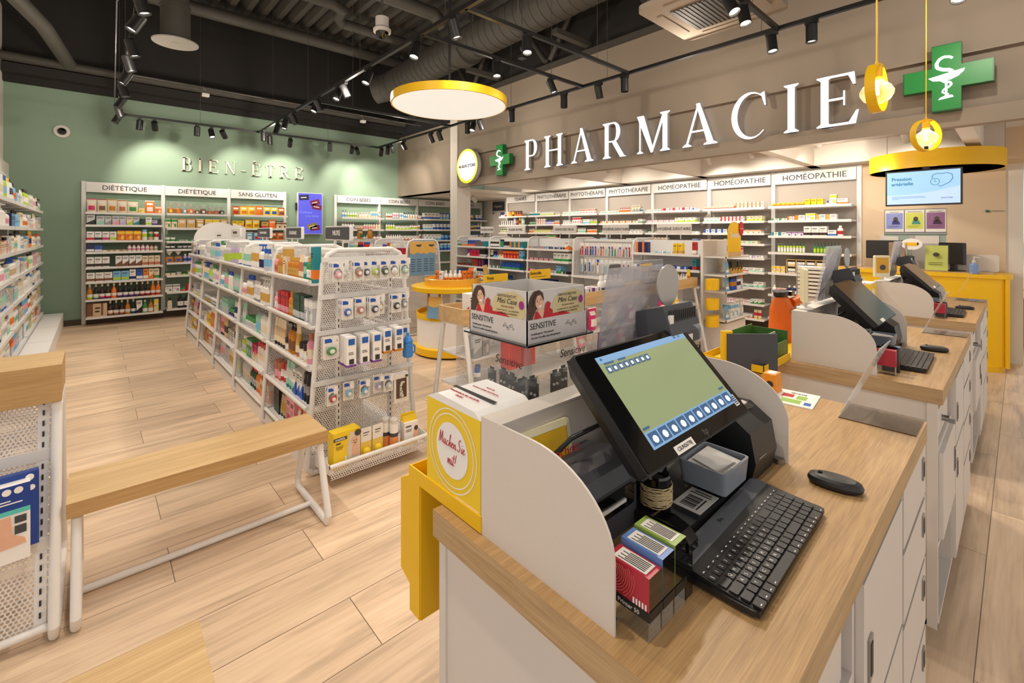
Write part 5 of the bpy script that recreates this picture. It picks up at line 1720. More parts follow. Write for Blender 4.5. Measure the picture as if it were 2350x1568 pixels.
obj('print', MB().box(-.04, -.037, .12, .0, -.035, .128, 0).box(-.04, -.037, .1, .005, -.035, .103, 0).box(-.04, -.037, .09, .0, -.035, .093, 0).prism([(.015, .03), (.05, .03), (.05, .12), (.02, .11)], 'Y', -.0375, -.035, 1).prism(arc(.035, .105, .014, .017, 0, 360, 12), 'Y', -.0385, -.0375, 2), [M['ink'], skinm, M['base']], t2)

# ================================================================== SECOND ISLAND, only its top and end show
GX2 = 3.34
for i in range(2):
    t = thing('shelf_island', 'white perforated island behind the round yellow table, %s section' % ('end', 'far')[i], 'shelving', (GX2, 6.12+i*1.05, 0))
    gondola_frame(t, 1.03, wb_=.72, wt=.545)
    obj('perforated_spine', MB().add([(.36, 0, .05), (.36, 1.05, .05), (.36, 1.05, 1.41), (.36, 0, 1.41)], [(0, 1, 2, 3)]), M['perfy'], t)
    for k, z in enumerate(zG):
        obj('shelf', MB().box(.02, .02, z-.012, .7, 1.03, z).cyl((.02, .04, z+.01), (.02, 1.01, z+.01), .013, n=8), M['metal'], t)
    obj('base_panel', MB().box(.02, .01, 0, .7, 1.04, .1), M['metal'], t)
    q = Bay(GX2+.05, 6.12+(i+1)*1.05-.04, -PI/2)
    for k in (0, 1):
        fill(q, .97, zG[k]+.002, .19, ['carecarton', 'bottle', 'tube'], (['sky blue', 'white', 'blue', 'beige', 'red', 'cream'], ['white', 'navy', 'orange', 'lime'], ['white', 'blue', 'yellow']), '%s shelf of the second island, %s section' % (shn[k], ('end', 'far')[i]), grng, (2, 5))
t = thing('shelf_island_end', 'perforated end board of the second island carrying two sun posters', 'shelving', (GX2, 6.1, 0))
P = [(0, .05), (.09, 1.34), (.12, 1.4), (.18, 1.43), (.54, 1.43), (.6, 1.4), (.63, 1.34), (.72, .05)]
obj('frame', MB().tube([(a, 0, b) for a, b in P]+[(.68, 0, .016), (.04, 0, .016)], .016, 10, closed=True), M['metal'], t)
obj('perforated_board', MB().add([(a, .004, b) for a, b in P]+[(.68, .004, .02), (.04, .004, .02)], [list(range(10))]), M['perf'], t)
sandp = mat('sand_print', (222, 178, 92), .6, noise=.15, nscale=12)
seap = mat('sea_print', (112, 154, 186), .6, noise=.08, nscale=20)
for k, x in enumerate((.11, .33)):
    t = thing('beach_poster', 'beach poster with sand above and blue text panel, the %s' % ('one by the cosmetics island', 'one by the column')[k], 'poster', (GX2+x, 6.06, .9))
    obj('sheet', MB().box(0, 0, 0, .22, .006, .5), seap, t)
    obj('sand_print', MB().prism([(0, .34), (.06, .31), (.12, .34), (.22, .32), (.22, .5), (0, .5)], 'Y', -.002, 0), sandp, t)
    ub = MB().prism(arc(.15, .46, .05, .035, 180, 360, 10), 'Y', -.004, -.002, 0)
    for q_ in range(6):
        ub.box(.02, -.003, .06+q_*.035, .09, 0, .068+q_*.035, 0).box(.12, -.003, .06+q_*.035, .19, 0, .068+q_*.035, 0)
    obj('print', ub, M['greyp'], t)
# yellow hammock bag and pouches lying on the second island
for k, (x, y) in enumerate(((3.5, 7.9), (3.62, 7.75))):
    put('pouch', (x, y, 1.43), 0.6+k, (.16, .1, .16), 'amber', 'green', 'white', 'amber snack pouch leaning on top of the second island, ' + ('behind', 'in front')[k])

# ================================================================== CARE ISLAND IN FRONT OF THE SIGN (dental, body, sun)
CX, CY = 5.5, [7.85, 6.80, 5.75, 4.73, 3.65, 2.62]
zC2 = [1.26, 1.065, .87, .66, .42, .18]
carename = ['end', 'shaving', 'eye care', 'brush', 'dental']
for i in range(5):
    L_ = CY[i]-CY[i+1]
    t = thing('shelf_island', 'white care island section behind the tills: the %s one' % ('fifth, beside the corner column', 'fourth, with red and black cartons', 'third, with low blue cartons', 'second, hung with toothbrushes', 'first, next to the sun care corner')[i], 'shelving', (CX, CY[i+1], 0))
    gondola_frame(t, L_-.018, wb_=.7, wt=.56, h=1.455)
    obj('back_panel', MB().box(.34, .01, .05, .36, L_-.01, 1.44), M['metal'], t)
    for k, z in enumerate(zC2):
        if i == 3 and k in (0, 1):
            obj('hook_bar', MB().box(.31, .04, z+.14, .335, L_-.04, z+.17), M['metal'], t)
            continue
        obj('shelf', MB().box(.01, .03, z-.015, .34, L_-.03, z).box(-.005, .03, z-.02, .01, L_-.03, z+.012), M['metal'], t)
    obj('base_panel', MB().box(.02, .01, 0, .68, L_-.01, .1), M['metal'], t)
crng = random.Random(5)
cp1 = (['navy', 'blue', 'white', 'teal', 'sky blue', 'black', 'silver'], ['white', 'orange', 'red', 'green', 'silver'], ['white', 'black', 'blue'])
cp2 = (['red', 'black', 'magenta', 'cream', 'beige'], ['white', 'black', 'yellow', 'gold'], ['black', 'white'])


def cbay(i):
    return Bay(CX+.02, CY[i]-.04, -PI/2), CY[i]-CY[i+1]-.08


for i in (0, 1, 2, 4):
    q, L_ = cbay(i)
    for k in range(4 if i < 4 else 3):
        z = zC2[k]+.002
        pl_ = 'of the %s care island section' % ('fifth', 'fourth', 'third', 'second', 'first')[i]
        if i == 1 and k == 1:
            exact(q, z, 'second shelf '+pl_, [('carecarton', 1, .07, .07, .14, 'cream', 'black', 'x', 0), ('carecarton', 2, .06, .06, .12, 'navy', 'sky blue', 'x', 2), ('carecarton', 2, .07, .06, .13, 'copper', 'cream', 'x', 2), ('carecarton', 5, .075, .06, .14, 'red', 'orange', 'x', 1), ('carecarton', 2, .09, .06, .15, 'sky blue', 'teal', 'x', 0)], L_, rng=crng)
        elif i == 0 and k == 1:
            exact(q, z, 'second shelf '+pl_, [.3, ('carecarton', 1, .08, .06, .14, 'violet', 'white', 'x', 2), ('carecarton', 3, .1, .06, .13, 'red', 'magenta', 'x', 1), ('carecarton', 3, .05, .06, .14, 'black', 'silver', 'x', 0)], L_, rng=crng)
        elif i == 4 and k == 2:
            exact(q, z, 'third shelf '+pl_, [.3, ('pump', 1, .06, .05, .15, 'mint', 'white', 'teal'), ('shampoo', 1, .06, .05, .17, 'magenta', 'pink', 'magenta'), ('shampoo', 1, .06, .05, .17, 'orange', 'magenta', 'orange'), ('shampoo', 2, .06, .05, .17, 'yellow', 'black', 'lime'), ('shampoo', 1, .055, .05, .16, 'sky blue', 'blue', 'lilac'), ('shampoo', 1, .08, .06, .18, 'magenta', 'red', 'magenta')], L_, rng=crng)
        elif i == 4 and k == 0:
            exact(q, z, 'top shelf '+pl_, [('carecarton', 2, .09, .06, .15, 'navy', 'orange', 'x', 3), .1, ('flatbox', 2, .12, .1, .03, 'white', 'sky blue', 'x'), ('carecarton', 2, .06, .06, .14, 'yellow', 'gold', 'x', 0), .12, ('carecarton', 1, .05, .05, .16, 'red', 'white', 'x', 0), ('carecarton', 4, .05, .05, .16, 'white', 'navy', 'x', 1), ('carecarton', 3, .045, .05, .17, 'black', 'silver', 'x', 2)], L_, rng=crng)
        else:
            pal = cp1 if k != 2 or i == 2 else (['black', 'navy', 'dark green', 'brown', 'blue'], ['white', 'red', 'green'], ['black', 'white'])
            fill(q, L_, z, (.15, .14, .14, .15)[k], ['carecarton', 'flatbox', 'carecarton'] if i != 1 or k != 0 else ['can', 'carecarton', 'bottle'], pal, '%s shelf %s' % (shn[k], pl_), crng, (2, 5))
q, L_ = cbay(3)
for r_, z in enumerate((1.18, .93)):
    u = .03
    cols = ['red', 'red', 'violet', 'violet', 'navy', 'blue', 'violet', 'beige', 'copper', 'pink', 'mint', 'grey', 'teal', 'green', 'lilac', 'pink', 'copper', 'sky blue', 'red']
    if r_:
        cols = ['sky blue', 'navy', 'blue', 'grey', 'white', 'silver', 'sky blue', 'lilac', 'navy', 'blue', 'sky blue', 'silver']
    step = (L_-.06)/len(cols)
    prev = {}
    for c_ in cols:
        n_ = prev.get(c_, 0)
        prev[c_] = n_+1
        lb = '%s toothbrush pack hanging in the %s row of the brush section' % (c_, ('upper', 'lower')[r_])
        put('brush', q.w(u+step/2, .12+.02*(crng.random()), z), -PI/2+crng.uniform(-.1, .1), (.04, .04, .2), c_, 'white' if c_ != 'white' else 'blue', crng.choice(['white', 'blue', 'silver', 'red']), lb, 'toothbrush packs alike: '+lb)
        u += step
for i, (y0, y1, tx, lb) in enumerate(((7.35, 6.95, 'HYGIÈNE INTIME', 'pale plate at the column end of the care island'), (6.55, 6.05, 'PLAISIR INTIME', 'pale plate second from the column above the care island'), (5.35, 4.85, 'SOINS DES YEUX', 'pale plate reading SOINS DES YEUX above the care island'), (4.32, 3.86, 'HYGIÈNE DENTAIRE', 'pale plate reading HYGIÈNE DENTAIRE above the hanging toothbrushes'), (3.4, 2.9, 'HYGIÈNE DENTAIRE', 'pale plate reading HYGIÈNE DENTAIRE next to the yellow arch board'))):
    w_ = y0-y1
    t = thing('title_plate_stand', lb, 'sign', (CX+.3, (y0+y1)/2, 1.455), -PI/2)
    pl = obj('plate', MB().rbox(-w_/2, -.01, .07, w_/2, .01, .2, .015, ax='Y'), M['cab'], t)
    text(tx, .055, pl, (0, -.013, .135), M['greyp'])
    obj('rod', MB().cyl((-.1, 0, 0), (-.1, 0, .07), .006).cyl((.1, 0, 0), (.1, 0, .07), .006), M['metal'], t)

# sun care corner at the end of the care island
t = thing('corner_shelving', 'white end shelving with sun care goods under the yellow arch board', 'shelving', (CX, 2.32, 0))
zS = [1.255, 1.035, .837, .50]
for z in zS:
    obj('shelf', MB().box(.0, .0, z-.018, .62, .28, z).cyl((0.0, -.0, z-.004), (.62, 0, z-.004), .016, n=8), M['metal'], t)
obj('post', MB().box(-.03, .27, 0, .0, .3, 1.46).box(.62, .27, 0, .65, .3, 1.46), M['metal'], t)
obj('back_panel', MB().box(0, .275, .1, .62, .285, 1.44), M['metal'], t)
obj('base_box', MB().box(.02, .02, 0, .6, .27, .46), M['metal'], t)
for z in (.93, .7, .5):
    bn = obj('yellow_basket', MB().prism(arc(-.13, .0, .1, .07, 0, 360, 20), 'Z', z-.06, z-.055).lathe([(.1, 0), (.1, .12)], 20, c=(-.13, 0, z-.055), sy=.7), M['yellow'])
    bn.location = (CX+.02, 2.44, 0)
    props(bn, 'round yellow sheet metal basket on the sun care corner post, %s' % {.93: 'highest of three', .7: 'middle of three', .5: 'lowest of three'}[z], 'basket')
q = Bay(CX+.02, 2.33, 0)
exact(q, zS[0]+.002, 'top shelf of the sun care corner', [.17, ('carecarton', 6, .055, .06, .1, 'cream', 'magenta', 'x', 1)], .6, rng=crng, gap=.002)
exact(q, zS[1]+.002, 'second shelf of the sun care corner', [.16, ('carecarton', 4, .08, .08, .15, 'black', 'gold', 'x', 2), ('carecarton', 1, .07, .08, .17, 'black', 'silver', 'x', 1)], .6, rng=crng, gap=.003)
exact(q, zS[2]+.002, 'third shelf of the sun care corner', [.16, ('can', 3, .05, .05, .17, 'blue', 'amber', 'black'), ('can', 2, .05, .05, .16, 'white', 'navy', 'grey'), ('can', 1, .055, .05, .17, 'silver', 'white', 'orange')], .6, rng=crng)
exact(q, zS[3]+.002, 'bottom shelf of the sun care corner', [.14, ('carecarton', 2, .1, .1, .17, 'white', 'sky blue', 'x', 1), ('pouch', 2, .09, .06, .2, 'silver', 'white', 'x'), ('tube', 1, .1, .06, .29, 'sky blue', 'white', 'white')], .6, rng=crng)
for z, lb in ((zS[1], 'second'), (zS[2], 'third'), (zS[3], 'bottom')):
    t = thing('price_card', 'blue grey upright picture card on the %s shelf of the sun care corner' % lb, 'card', (CX+.03, 2.34, z+.002))
    obj('card', MB().box(0, 0, 0, .11, .003, .16).xf(Matrix.Rotation(-.15, 4, 'X')), seap, t)
    obj('print', MB().box(.02, -.002, .03, .09, 0, .06, 0).box(.05, -.002, .07, .09, 0, .085, 1).xf(Matrix.Rotation(-.15, 4, 'X')), [M['paper'], M['yellow']], t)
t = thing('arch_board', 'yellow arch shaped board reading Sunclub above the sun care corner', 'board', (CX+.0, 2.3, 1.26))
obj('board', MB().prism([(0, 0), (.36, 0)]+arc(.18, .27, .18, .14, 0, 180, 20), 'Y', 0, .012), M['yellow'], t)
text('Sunclub', .085, t, (.18, -.004, .25), M['white'], bold=.001)
obj('foot_strip', MB().box(0, -.004, 0, .36, 0, .05), M['bench'], t)
obj('red_badge', MB().prism(arc(.35, .33, .06, .085, 0, 360, 24), 'Y', -.012, -.004), M['red'], t)
text('Bienvenue', .02, t, (.35, -.015, .33), M['white'])

# ================================================================== ROUND YELLOW TABLE
t = thing('round_display_table', 'round tiered yellow and white display table with sun creams', 'table', (3.48, 5.0, 0))
obj('foot_ring', MB().lathe([(.49, .02), (.5, .03), (.5, .11), (.47, .125)], 48), M['yellow'], t)
obj('kick', MB().cyl((0, 0, 0), (0, 0, .03), .46, n=40), M['black'], t)
obj('drum', MB().lathe([(.46, .12), (.46, .46)], 48), M['white'], t)
obj('middle_tray', MB().lathe([(.46, .46), (.47, .46), (.47, .53), (.455, .53), (.455, .48), (0, .48)], 48), M['yellow'], t)
obj('table_top', MB().lathe([(.5, .80), (.53, .81), (.53, .86), (.51, .865), (0, .865)], 56), M['yellow'], t)
obj('upper_tray', MB().lathe([(.36, .865), (.365, .95), (.35, .955), (.34, .9), (0, .9)], 48), mat('amber_acrylic', (238, 178, 60), .25, noise=.02), t)
for k in range(4):
    a = k*PI/2+.5
    obj('leg', MB().cyl((.36*math.cos(a), .36*math.sin(a), .48), (.36*math.cos(a), .36*math.sin(a), .81), .018), M['bench'], t)
trng = random.Random(3)
for k in range(16):
    a = PI+.3+k*.19
    x, y = 3.48+.3*math.cos(a), 5.0+.3*math.sin(a)
    kd = ('carecarton', 'carecarton', 'bottle', 'bottle', 'bottle', 'bottle', 'carecarton', 'carecarton')[k % 8]
    ti, ac = (('orange', 'white'), ('white', 'orange'), ('white', 'orange'), ('white', 'orange'))[min(3, k % 8)] if k % 8 < 6 else ('orange', 'cream')
    lb = '%s %s on the upper tier of the round yellow table' % (ti, 'sun cream bottle with orange band' if kd == 'bottle' else 'sun care carton')
    put(kd, (x, y, .9), a+PI/2, (.05, .05, .17 if kd == 'bottle' else .16), ti, ac, 'white', lb, 'alike: '+lb, 0)
for k in range(9):
    a = PI+.5+k*.26
    lb = 'small orange sun care carton on the middle tier of the round table'
    put('carecarton', (3.48+.37*math.cos(a), 5.0+.37*math.sin(a), .482), a+PI/2, (.07, .06, .12), 'orange', 'amber', 'x', lb, 'alike: '+lb, k % 2)
for k, (a, lb) in enumerate(((3.6, 'facing the cosmetics island'), (5.3, 'facing the tills'))):
    t = thing('folded_leaflet', 'folded beach print leaflet leaning on the round table, ' + lb, 'leaflet', (3.48+.5*math.cos(a), 5.0+.5*math.sin(a), .87 if k else .5), a+PI/2)
    obj('sheet', MB().box(-.09, 0, 0, .09, .004, .26).xf(Matrix.Rotation(-.25, 4, 'X')), seap, t)
    obj('sand_print', MB().prism([(-.09, .15), (0, .13), (.09, .16), (.09, .26), (-.09, .26)], 'Y', -.002, 0).xf(Matrix.Rotation(-.25, 4, 'X')), sandp, t)

# ================================================================== PROMOTION SHELVES WITH OAK BOXES ON TUBE FRAMES


def a_frame(name, x, parent, yf, yb, tf, tb_, h, r=.0175):
    """Closed tube loop in the plane x: wide at the floor, narrow at the top, rounded corners."""
    pts = [(x, tf, h-.02), (x, tf-.0, h-.05), (x, yf+.012, .06), (x, yf+.03, .02), (x, yf+.07, .0175), (x, yb-.07, .0175), (x, yb-.03, .02), (x, yb-.012, .06), (x, tb_, h-.05), (x, tb_, h-.02), (x, tb_-.03, h), (x, tf+.03, h)]
    return obj(name, MB().tube(pts, r, 12, closed=True), M['metal'], parent)


t = thing('promotion_shelf', 'long promotion shelf with an oak box top on white tube frames behind the front till', 'shelving', (0, 0, 0))
ow = MB().box(1.9, 2.6, .895, 5.35, 2.615, 1.006, 0).box(1.9, 2.905, .895, 5.35, 2.92, 1.006, 0).box(1.9, 2.615, .895, 1.915, 2.905, 1.006, 1).box(5.335, 2.615, .895, 5.35, 2.905, 1.006, 1).box(1.91, 2.61, .895, 5.34, 2.91, .91, 0)
obj('oak_box', ow, [M['bench'], M['bench']], t)
for x in (1.93, 3.05, 4.2, 5.32):
    a_frame('tube_frame', x, t, 2.45, 3.07, 2.62, 2.9, .895)
for x0, x1 in ((1.95, 3.03), (3.07, 4.18), (4.22, 5.3)):
    pm = MB().add([(x0, 2.76, .05), (x1, 2.76, .05), (x1, 2.76, .88), (x0, 2.76, .88)], [(0, 1, 2, 3)])
    obj('perforated_panel', pm, M['perf'], t)
    for z in (.2, .43, .66):
        obj('shelf', MB().box(x0, 2.56, z-.012, x1, 2.76, z).box(x0, 2.765, z-.012, x1, 2.96, z), M['metal'], t)
    obj('base_tube', MB().cyl((x0, 2.5, .03), (x1, 2.5, .03), .012), M['metal'], t)
q = Bay(1.95, 2.63, 0)
P2 = 'in the oak box of the promotion shelf'
exact(q, .912, P2, [('carecarton', 3, .11, .09, .19, 'white', 'magenta', 'x', 2), .02, ('pouch', 3, .12, .07, .16, 'silver', 'pink', 'x'), .35, ('flatbox', 3, .14, .12, .12, 'white', 'violet', 'x'), ('bottle', 5, .07, .07, .22, 'white', 'navy', 'white'), .02, ('jar', 3, .09, .09, .12, 'yellow', 'navy', 'yellow'), .1, ('bottle', 4, .06, .06, .2, 'white', 'blue', 'white'), .4, ('dropper', 4, .05, .05, .14, 'white', 'sky blue', 'white'), ('can', 1, .04, .04, .19, 'yellow', 'amber', 'yellow')], 3.35, rng=crng)
q = Bay(1.96, 2.74, PI/2)
put('can', (2.02, 2.60, .432), 0, (.05, .05, .15), 'white', 'grey', 'blue', 'white care can with blue lid on the promotion shelf end, foremost', None)
put('can', (2.07, 2.66, .432), 0, (.05, .05, .15), 'silver', 'white', 'blue', 'silver care can with blue lid on the promotion shelf end, rear one', None)
put('jar', (2.02, 2.61, .202), 0, (.07, .07, .11), 'gold', 'white', 'silver', 'gold jar with white band on the lowest promotion shelf', None)
put('jar', (2.1, 2.64, .202), 0, (.06, .06, .1), 'mint', 'white', 'silver', 'mint jar on the lowest promotion shelf', None)
put('carecarton', (2.0, 2.6, .662), 0, (.07, .07, .15), 'silver', 'grey', 'x', 'silver upright carton under the oak box, at the end', None, 2)
put('carecarton', (2.09, 2.62, .662), 0, (.06, .07, .16), 'grey', 'silver', 'x', 'grey upright carton under the oak box, second from the end', None, 1)
for k, (x, lb) in enumerate(((2.25, 'nearer the tube frame'), (2.4, 'nearer the clear display tower'))):
    t = thing('crate', 'bright red ribbed plastic crate stored upright on the promotion shelf, ' + lb, 'crate', (x, 2.50, .56))
    t.scale = (1, 1, .78)
    cm_ = MB().rbox(-.06, -.05, 0, .06, .05, .42, .012)
    obj('body', cm_, M['crate'], t)
    rb = MB()
    for j in range(5):
        rb.box(-.045+j*.02, -.056, .03, -.037+j*.02, -.05, .38)
    obj('rib', rb, M['crate'], t)
for k in range(12):
    x = 3.2+k*.15
    c_ = ('pink', 'magenta', 'violet', 'yellow')[k % 4]
    lb = '%s care pouch on the middle shelf of the promotion shelf' % c_
    put('pouch', (x, 2.62, .662 if k % 2 else .432), 0, (.12, .08, .2), c_, 'white', 'x', lb, 'alike: '+lb)
for x, z, tx, lb in ((2.3, 1.12, 'Veet', 'yellow price board reading Veet over the promotion shelf'), (2.82, 1.13, 'Sensodin', 'yellow price board over the promotion shelf, behind the display tower'), (4.55, 1.1, 'Promo', 'yellow price board over the promotion shelf, beside the round mirror')):
    t = thing('price_board', lb, 'sign', (x, 2.88, .912))
    obj('board', MB().box(0, 0, z-.912, .26, .006, z-.912+.085), M['yellow'], t)
    obj('stick', MB().cyl((.13, .003, 0), (.13, .003, z-.91), .004), M['steel'], t)
    text(tx, .038, t, (.07, -.003, z-.912+.055), M['ink'])
    obj('print', MB().box(.02, -.001, z-.912+.02, .2, 0, z-.912+.024), M['base'], t)
t = thing('picture_card', 'dark card with a portrait print standing behind the display tower', 'card', (3.95, 2.86, .93))
obj('card', MB().prism(rrect(0, 0, .2, .28, .02), 'Y', 0, .006), M['black'], t)
obj('portrait_print', MB().prism(arc(.1, .12, .05, .06, 0, 360, 16), 'Y', -.003, 0, 0).box(.05, -.003, .22, .15, 0, .24, 1), [skinm, M['white']], t)

# ================================================================== BENCHES AND THE KIOSK


def bench(label, x0, x1, y0, y1, h, th, z0_legs=True):
    t = thing('bench', label, 'bench', ((x0+x1)/2, (y0+y1)/2, 0))
    L_, W_ = (x1-x0)/2, (y1-y0)/2
    obj('seat', MB().box(-L_, -W_, h-th, L_, W_, h, [0, 0, 1, 1, 1, 1]), [M['bench'], M['benchs']], t)
    for sx in (-1, 1):
        a_frame('leg', sx*(L_-.03), t, -W_-.1, W_+.1, -W_+.03, W_-.03, h-th)
    obj('stretcher', MB().cyl((-L_+.03, 0, .0175), (L_-.03, 0, .0175), .0145), M['metal'], t)
    return t


bench('long pale oak bench on white tube legs between the kiosk and the island', -.085, .94, 2.533, 2.853, .47, .06)
bench('corner of a pale oak bench at the bottom edge of the view', -.95, .214, 1.20, 1.54, .47, .06)
t = thing('kiosk_shelf', 'white perforated kiosk with an oak box top at the end of the long bench', 'shelving', (0, 0, 0))
ow = MB().box(-1.2, 2.63, .86, -.1, 2.93, 1.01, [0, 0, 1, 1, 1, 1])
obj('oak_box', ow, [M['bench'], M['benchs']], t)
a_frame('tube_frame', -.115, t, 2.44, 3.12, 2.66, 2.9, .865)
a_frame('tube_frame', -1.18, t, 2.44, 3.12, 2.66, 2.9, .865)
fr = MB().add([(-1.17, 2.5, .05), (-.13, 2.5, .05), (-.13, 2.7, .86), (-1.17, 2.7, .86)], [(0, 1, 2, 3)])
obj('perforated_panel', fr, M['perf'], t)
obj('rear_panel', MB().add([(-1.17, 3.06, .05), (-.13, 3.06, .05), (-.13, 2.86, .86), (-1.17, 2.86, .86)], [(0, 1, 2, 3)]), M['perf'], t)
obj('rail', MB().cyl((-1.17, 2.48, .05), (-.13, 2.48, .05), .015), M['metal'], t)
for z in (.66, .34):
    y = 2.5+.2*(z-.05)/.81
    obj('cross_bar', MB().box(-1.17, y-.012, z-.03, -.12, y-.002, z+.015), M['metal'], t)
sl = MB()
for k in range(20):
    z = .08+k*.04
    y = 2.5+.2*(z-.05)/.81
    sl.box(-.158, y-.006, z, -.152, y-.001, z+.02, 1)
sl.add([(-.172, 2.497, .05), (-.138, 2.497, .05), (-.138, 2.697, .86), (-.172, 2.697, .86)], [(0, 1, 2, 3)], 0)
obj('slotted_upright', sl, [M['metal'], M['ink']], t)
t = thing('plaster_box', 'blue and white foot care pack with a photo of two feet on the kiosk panel', 'box', (-.29, 2.49, .34), math.radians(6))
navy = mat('dark_blue_print', (18, 62, 146), .35, noise=.05)
obj('box', MB().box(-.11, -.02, 0, .11, .03, .28, 0).box(-.11, -.021, .19, .11, -.02, .28, 1).box(-.11, -.0215, .175, .11, -.02, .192, 2), [M['white'], navy, M['yellit'] if False else mat('mint_band', (90, 200, 190), .4)], t)
ft = MB()
for s_, x in ((1, -.03), (-1, .045)):
    ft.prism([(x-.02, .17), (x+.015, .17), (x+.02, .1), (x+.05, .08), (x+.055, .06), (x-.01, .055), (x-.03, .08)], 'Y', -.023, -.02, 0)
ft.prism([(-.045, .1), (-.02, .11), (-.005, .085), (-.03, .075)], 'Y', -.0245, -.023, 1)
ft.box(.07, -.023, .14, .1, -.02, .165, 2).box(.07, -.023, .1, .1, -.02, .13, 2)
obj('foot_print', ft, [skinm, M['black'], M['greyp']], t)
obj('mark', MB().cyl((.05, -.023, .26), (.05, -.02, .26), .012, n=14).cyl((.08, -.023, .26), (.08, -.02, .26), .012, n=14).box(-.02, -.0225, .225, .06, -.02, .229).box(0, -.0225, .215, .09, -.02, .219), M['white'], t)
text('7', .07, t, (-.055, -.0235, .23), M['white'])
text('act', .035, t, (-.02, -.0235, .025), navy)
t = thing('plaster_box', 'second foot care pack, its blue corner showing behind the first', 'box', (-.27, 2.535, .36), math.radians(6))
obj('box', MB().box(-.11, -.02, 0, .11, .012, .28), navy, t)
obj('mark', MB().cyl((.085, -.023, .26), (.085, -.02, .26), .012, n=14).cyl((.09, -.023, .22), (.09, -.02, .22), .01, n=14), M['white'], t)

# ================================================================== SCREENS, POSTERS, CANOPY RING
vio = mat('screen_violet', (70, 72, 190), .3, emit=(84, 84, 196), es=.7, noise=.02)
t = thing('advertising_screen', 'tall violet advertising screen on the green wall between the shelves', 'screen', (3.237, GY-.1, 1.498))
obj('casing', MB().box(0, 0, 0, .524, .08, .905), M['metal'], t)
sc = obj('screen', MB().box(.012, -.004, .012, .512, 0, .893), vio, t)
cdm = MB()
for x, z, a, c_ in ((.13, .8, -.1, 0), (.36, .7, -.3, 1), (.4, .6, .2, 1), (.3, .18, -.3, 2), (.36, .14, -.1, 1)):
    s0 = len(cdm.v)
    cdm.box(-.1, -.008, -.055, .1, -.004, .055, c_).xf(Matrix.Translation((x, 0, z)) @ Matrix.Rotation(a, 4, 'Y'), s0)
    s0 = len(cdm.v)
    cdm.box(-.07, -.009, -.01, .05, -.008, .01, 3).xf(Matrix.Translation((x, 0, z)) @ Matrix.Rotation(a, 4, 'Y'), s0)
obj('gift_card_print', cdm, [mat('night_print', (24, 26, 70), .4), mat('wine_print', (120, 24, 70), .4), mat('olive_print', (150, 140, 40), .4), M['paper']], t)
text('Cadeaux', .075, t, (.17, -.007, .48), mat('screen_text', (120, 140, 225), .4, emit=(120, 140, 225), es=.6), )
text('à la carte', .075, t, (.3, -.007, .4), bpy.data.materials['screen_text'])
obj('wall_box', MB().box(-.03, .01, .52, -.005, .08, .68), M['black'], t)

TX = 6.8
bluescr = mat('screen_blue', (140, 186, 226), .3, emit=(146, 190, 232), es=.78, noise=.02)
t = thing('television', 'hanging television under the yellow ring, showing Pression artérielle', 'television', (TX, .735, 1.845), -PI/2-math.radians(0))
obj('casing', MB().box(-.32, 0, 0, .32, .05, .395), M['black'], t)
obj('screen', MB().box(-.305, -.004, .017, .305, 0, .38), bluescr, t)
obj('wave_print', MB().prism([(-.305, .017), (.305, .017), (.305, .2), (.1, .15), (-.1, .125), (-.305, .12)], 'Y', -.006, -.004), mat('screen_pale', (172, 200, 240), .3, emit=(168, 196, 240), es=.8), t)
ht = mat('screen_teal', (30, 120, 150), .4, emit=(24, 110, 140), es=.5)
text('Pression', .052, t, (-.265, -.007, .30), ht, align='LEFT', bold=.0008)
text('artérielle', .052, t, (-.265, -.007, .245), ht, align='LEFT', bold=.0008)
text('SUN STORE', .018, t, (.2, -.009, .075), mat('screen_plum', (120, 20, 90), .4))
hm = MB()
hp = [(.08, .29), (.085, .325), (.12, .345), (.16, .335), (.2, .345), (.24, .325), (.245, .28), (.22, .24), (.17, .21), (.15, .2), (.13, .215)]
for i in range(len(hp)-1):
    hm.cyl((hp[i][0], -.007, hp[i][1]), (hp[i+1][0], -.007, hp[i+1][1]), .0028, n=5)
ck = arc(.105, .255, .036, .036, 0, 360, 20)
for i in range(20):
    hm.cyl((ck[i][0], -.007, ck[i][1]), (ck[i+1][0], -.007, ck[i+1][1]), .0022, n=5)
hm.box(.103, -.008, .255, .106, -.006, .28).box(.105, -.008, .253, .118, -.006, .257)
for k in range(3):
    hm.box(-.26, -.0085, .1-k*.014, (.02, .03, -.2)[k], -.006, .103-k*.014)
obj('heart_and_clock_print', hm, ht, t)
obj('bracket', MB().cyl((.03, .03, .39), (.03, .03, .95), .018).box(.0, .0, .39, .06, .05, .42), M['black'], t)
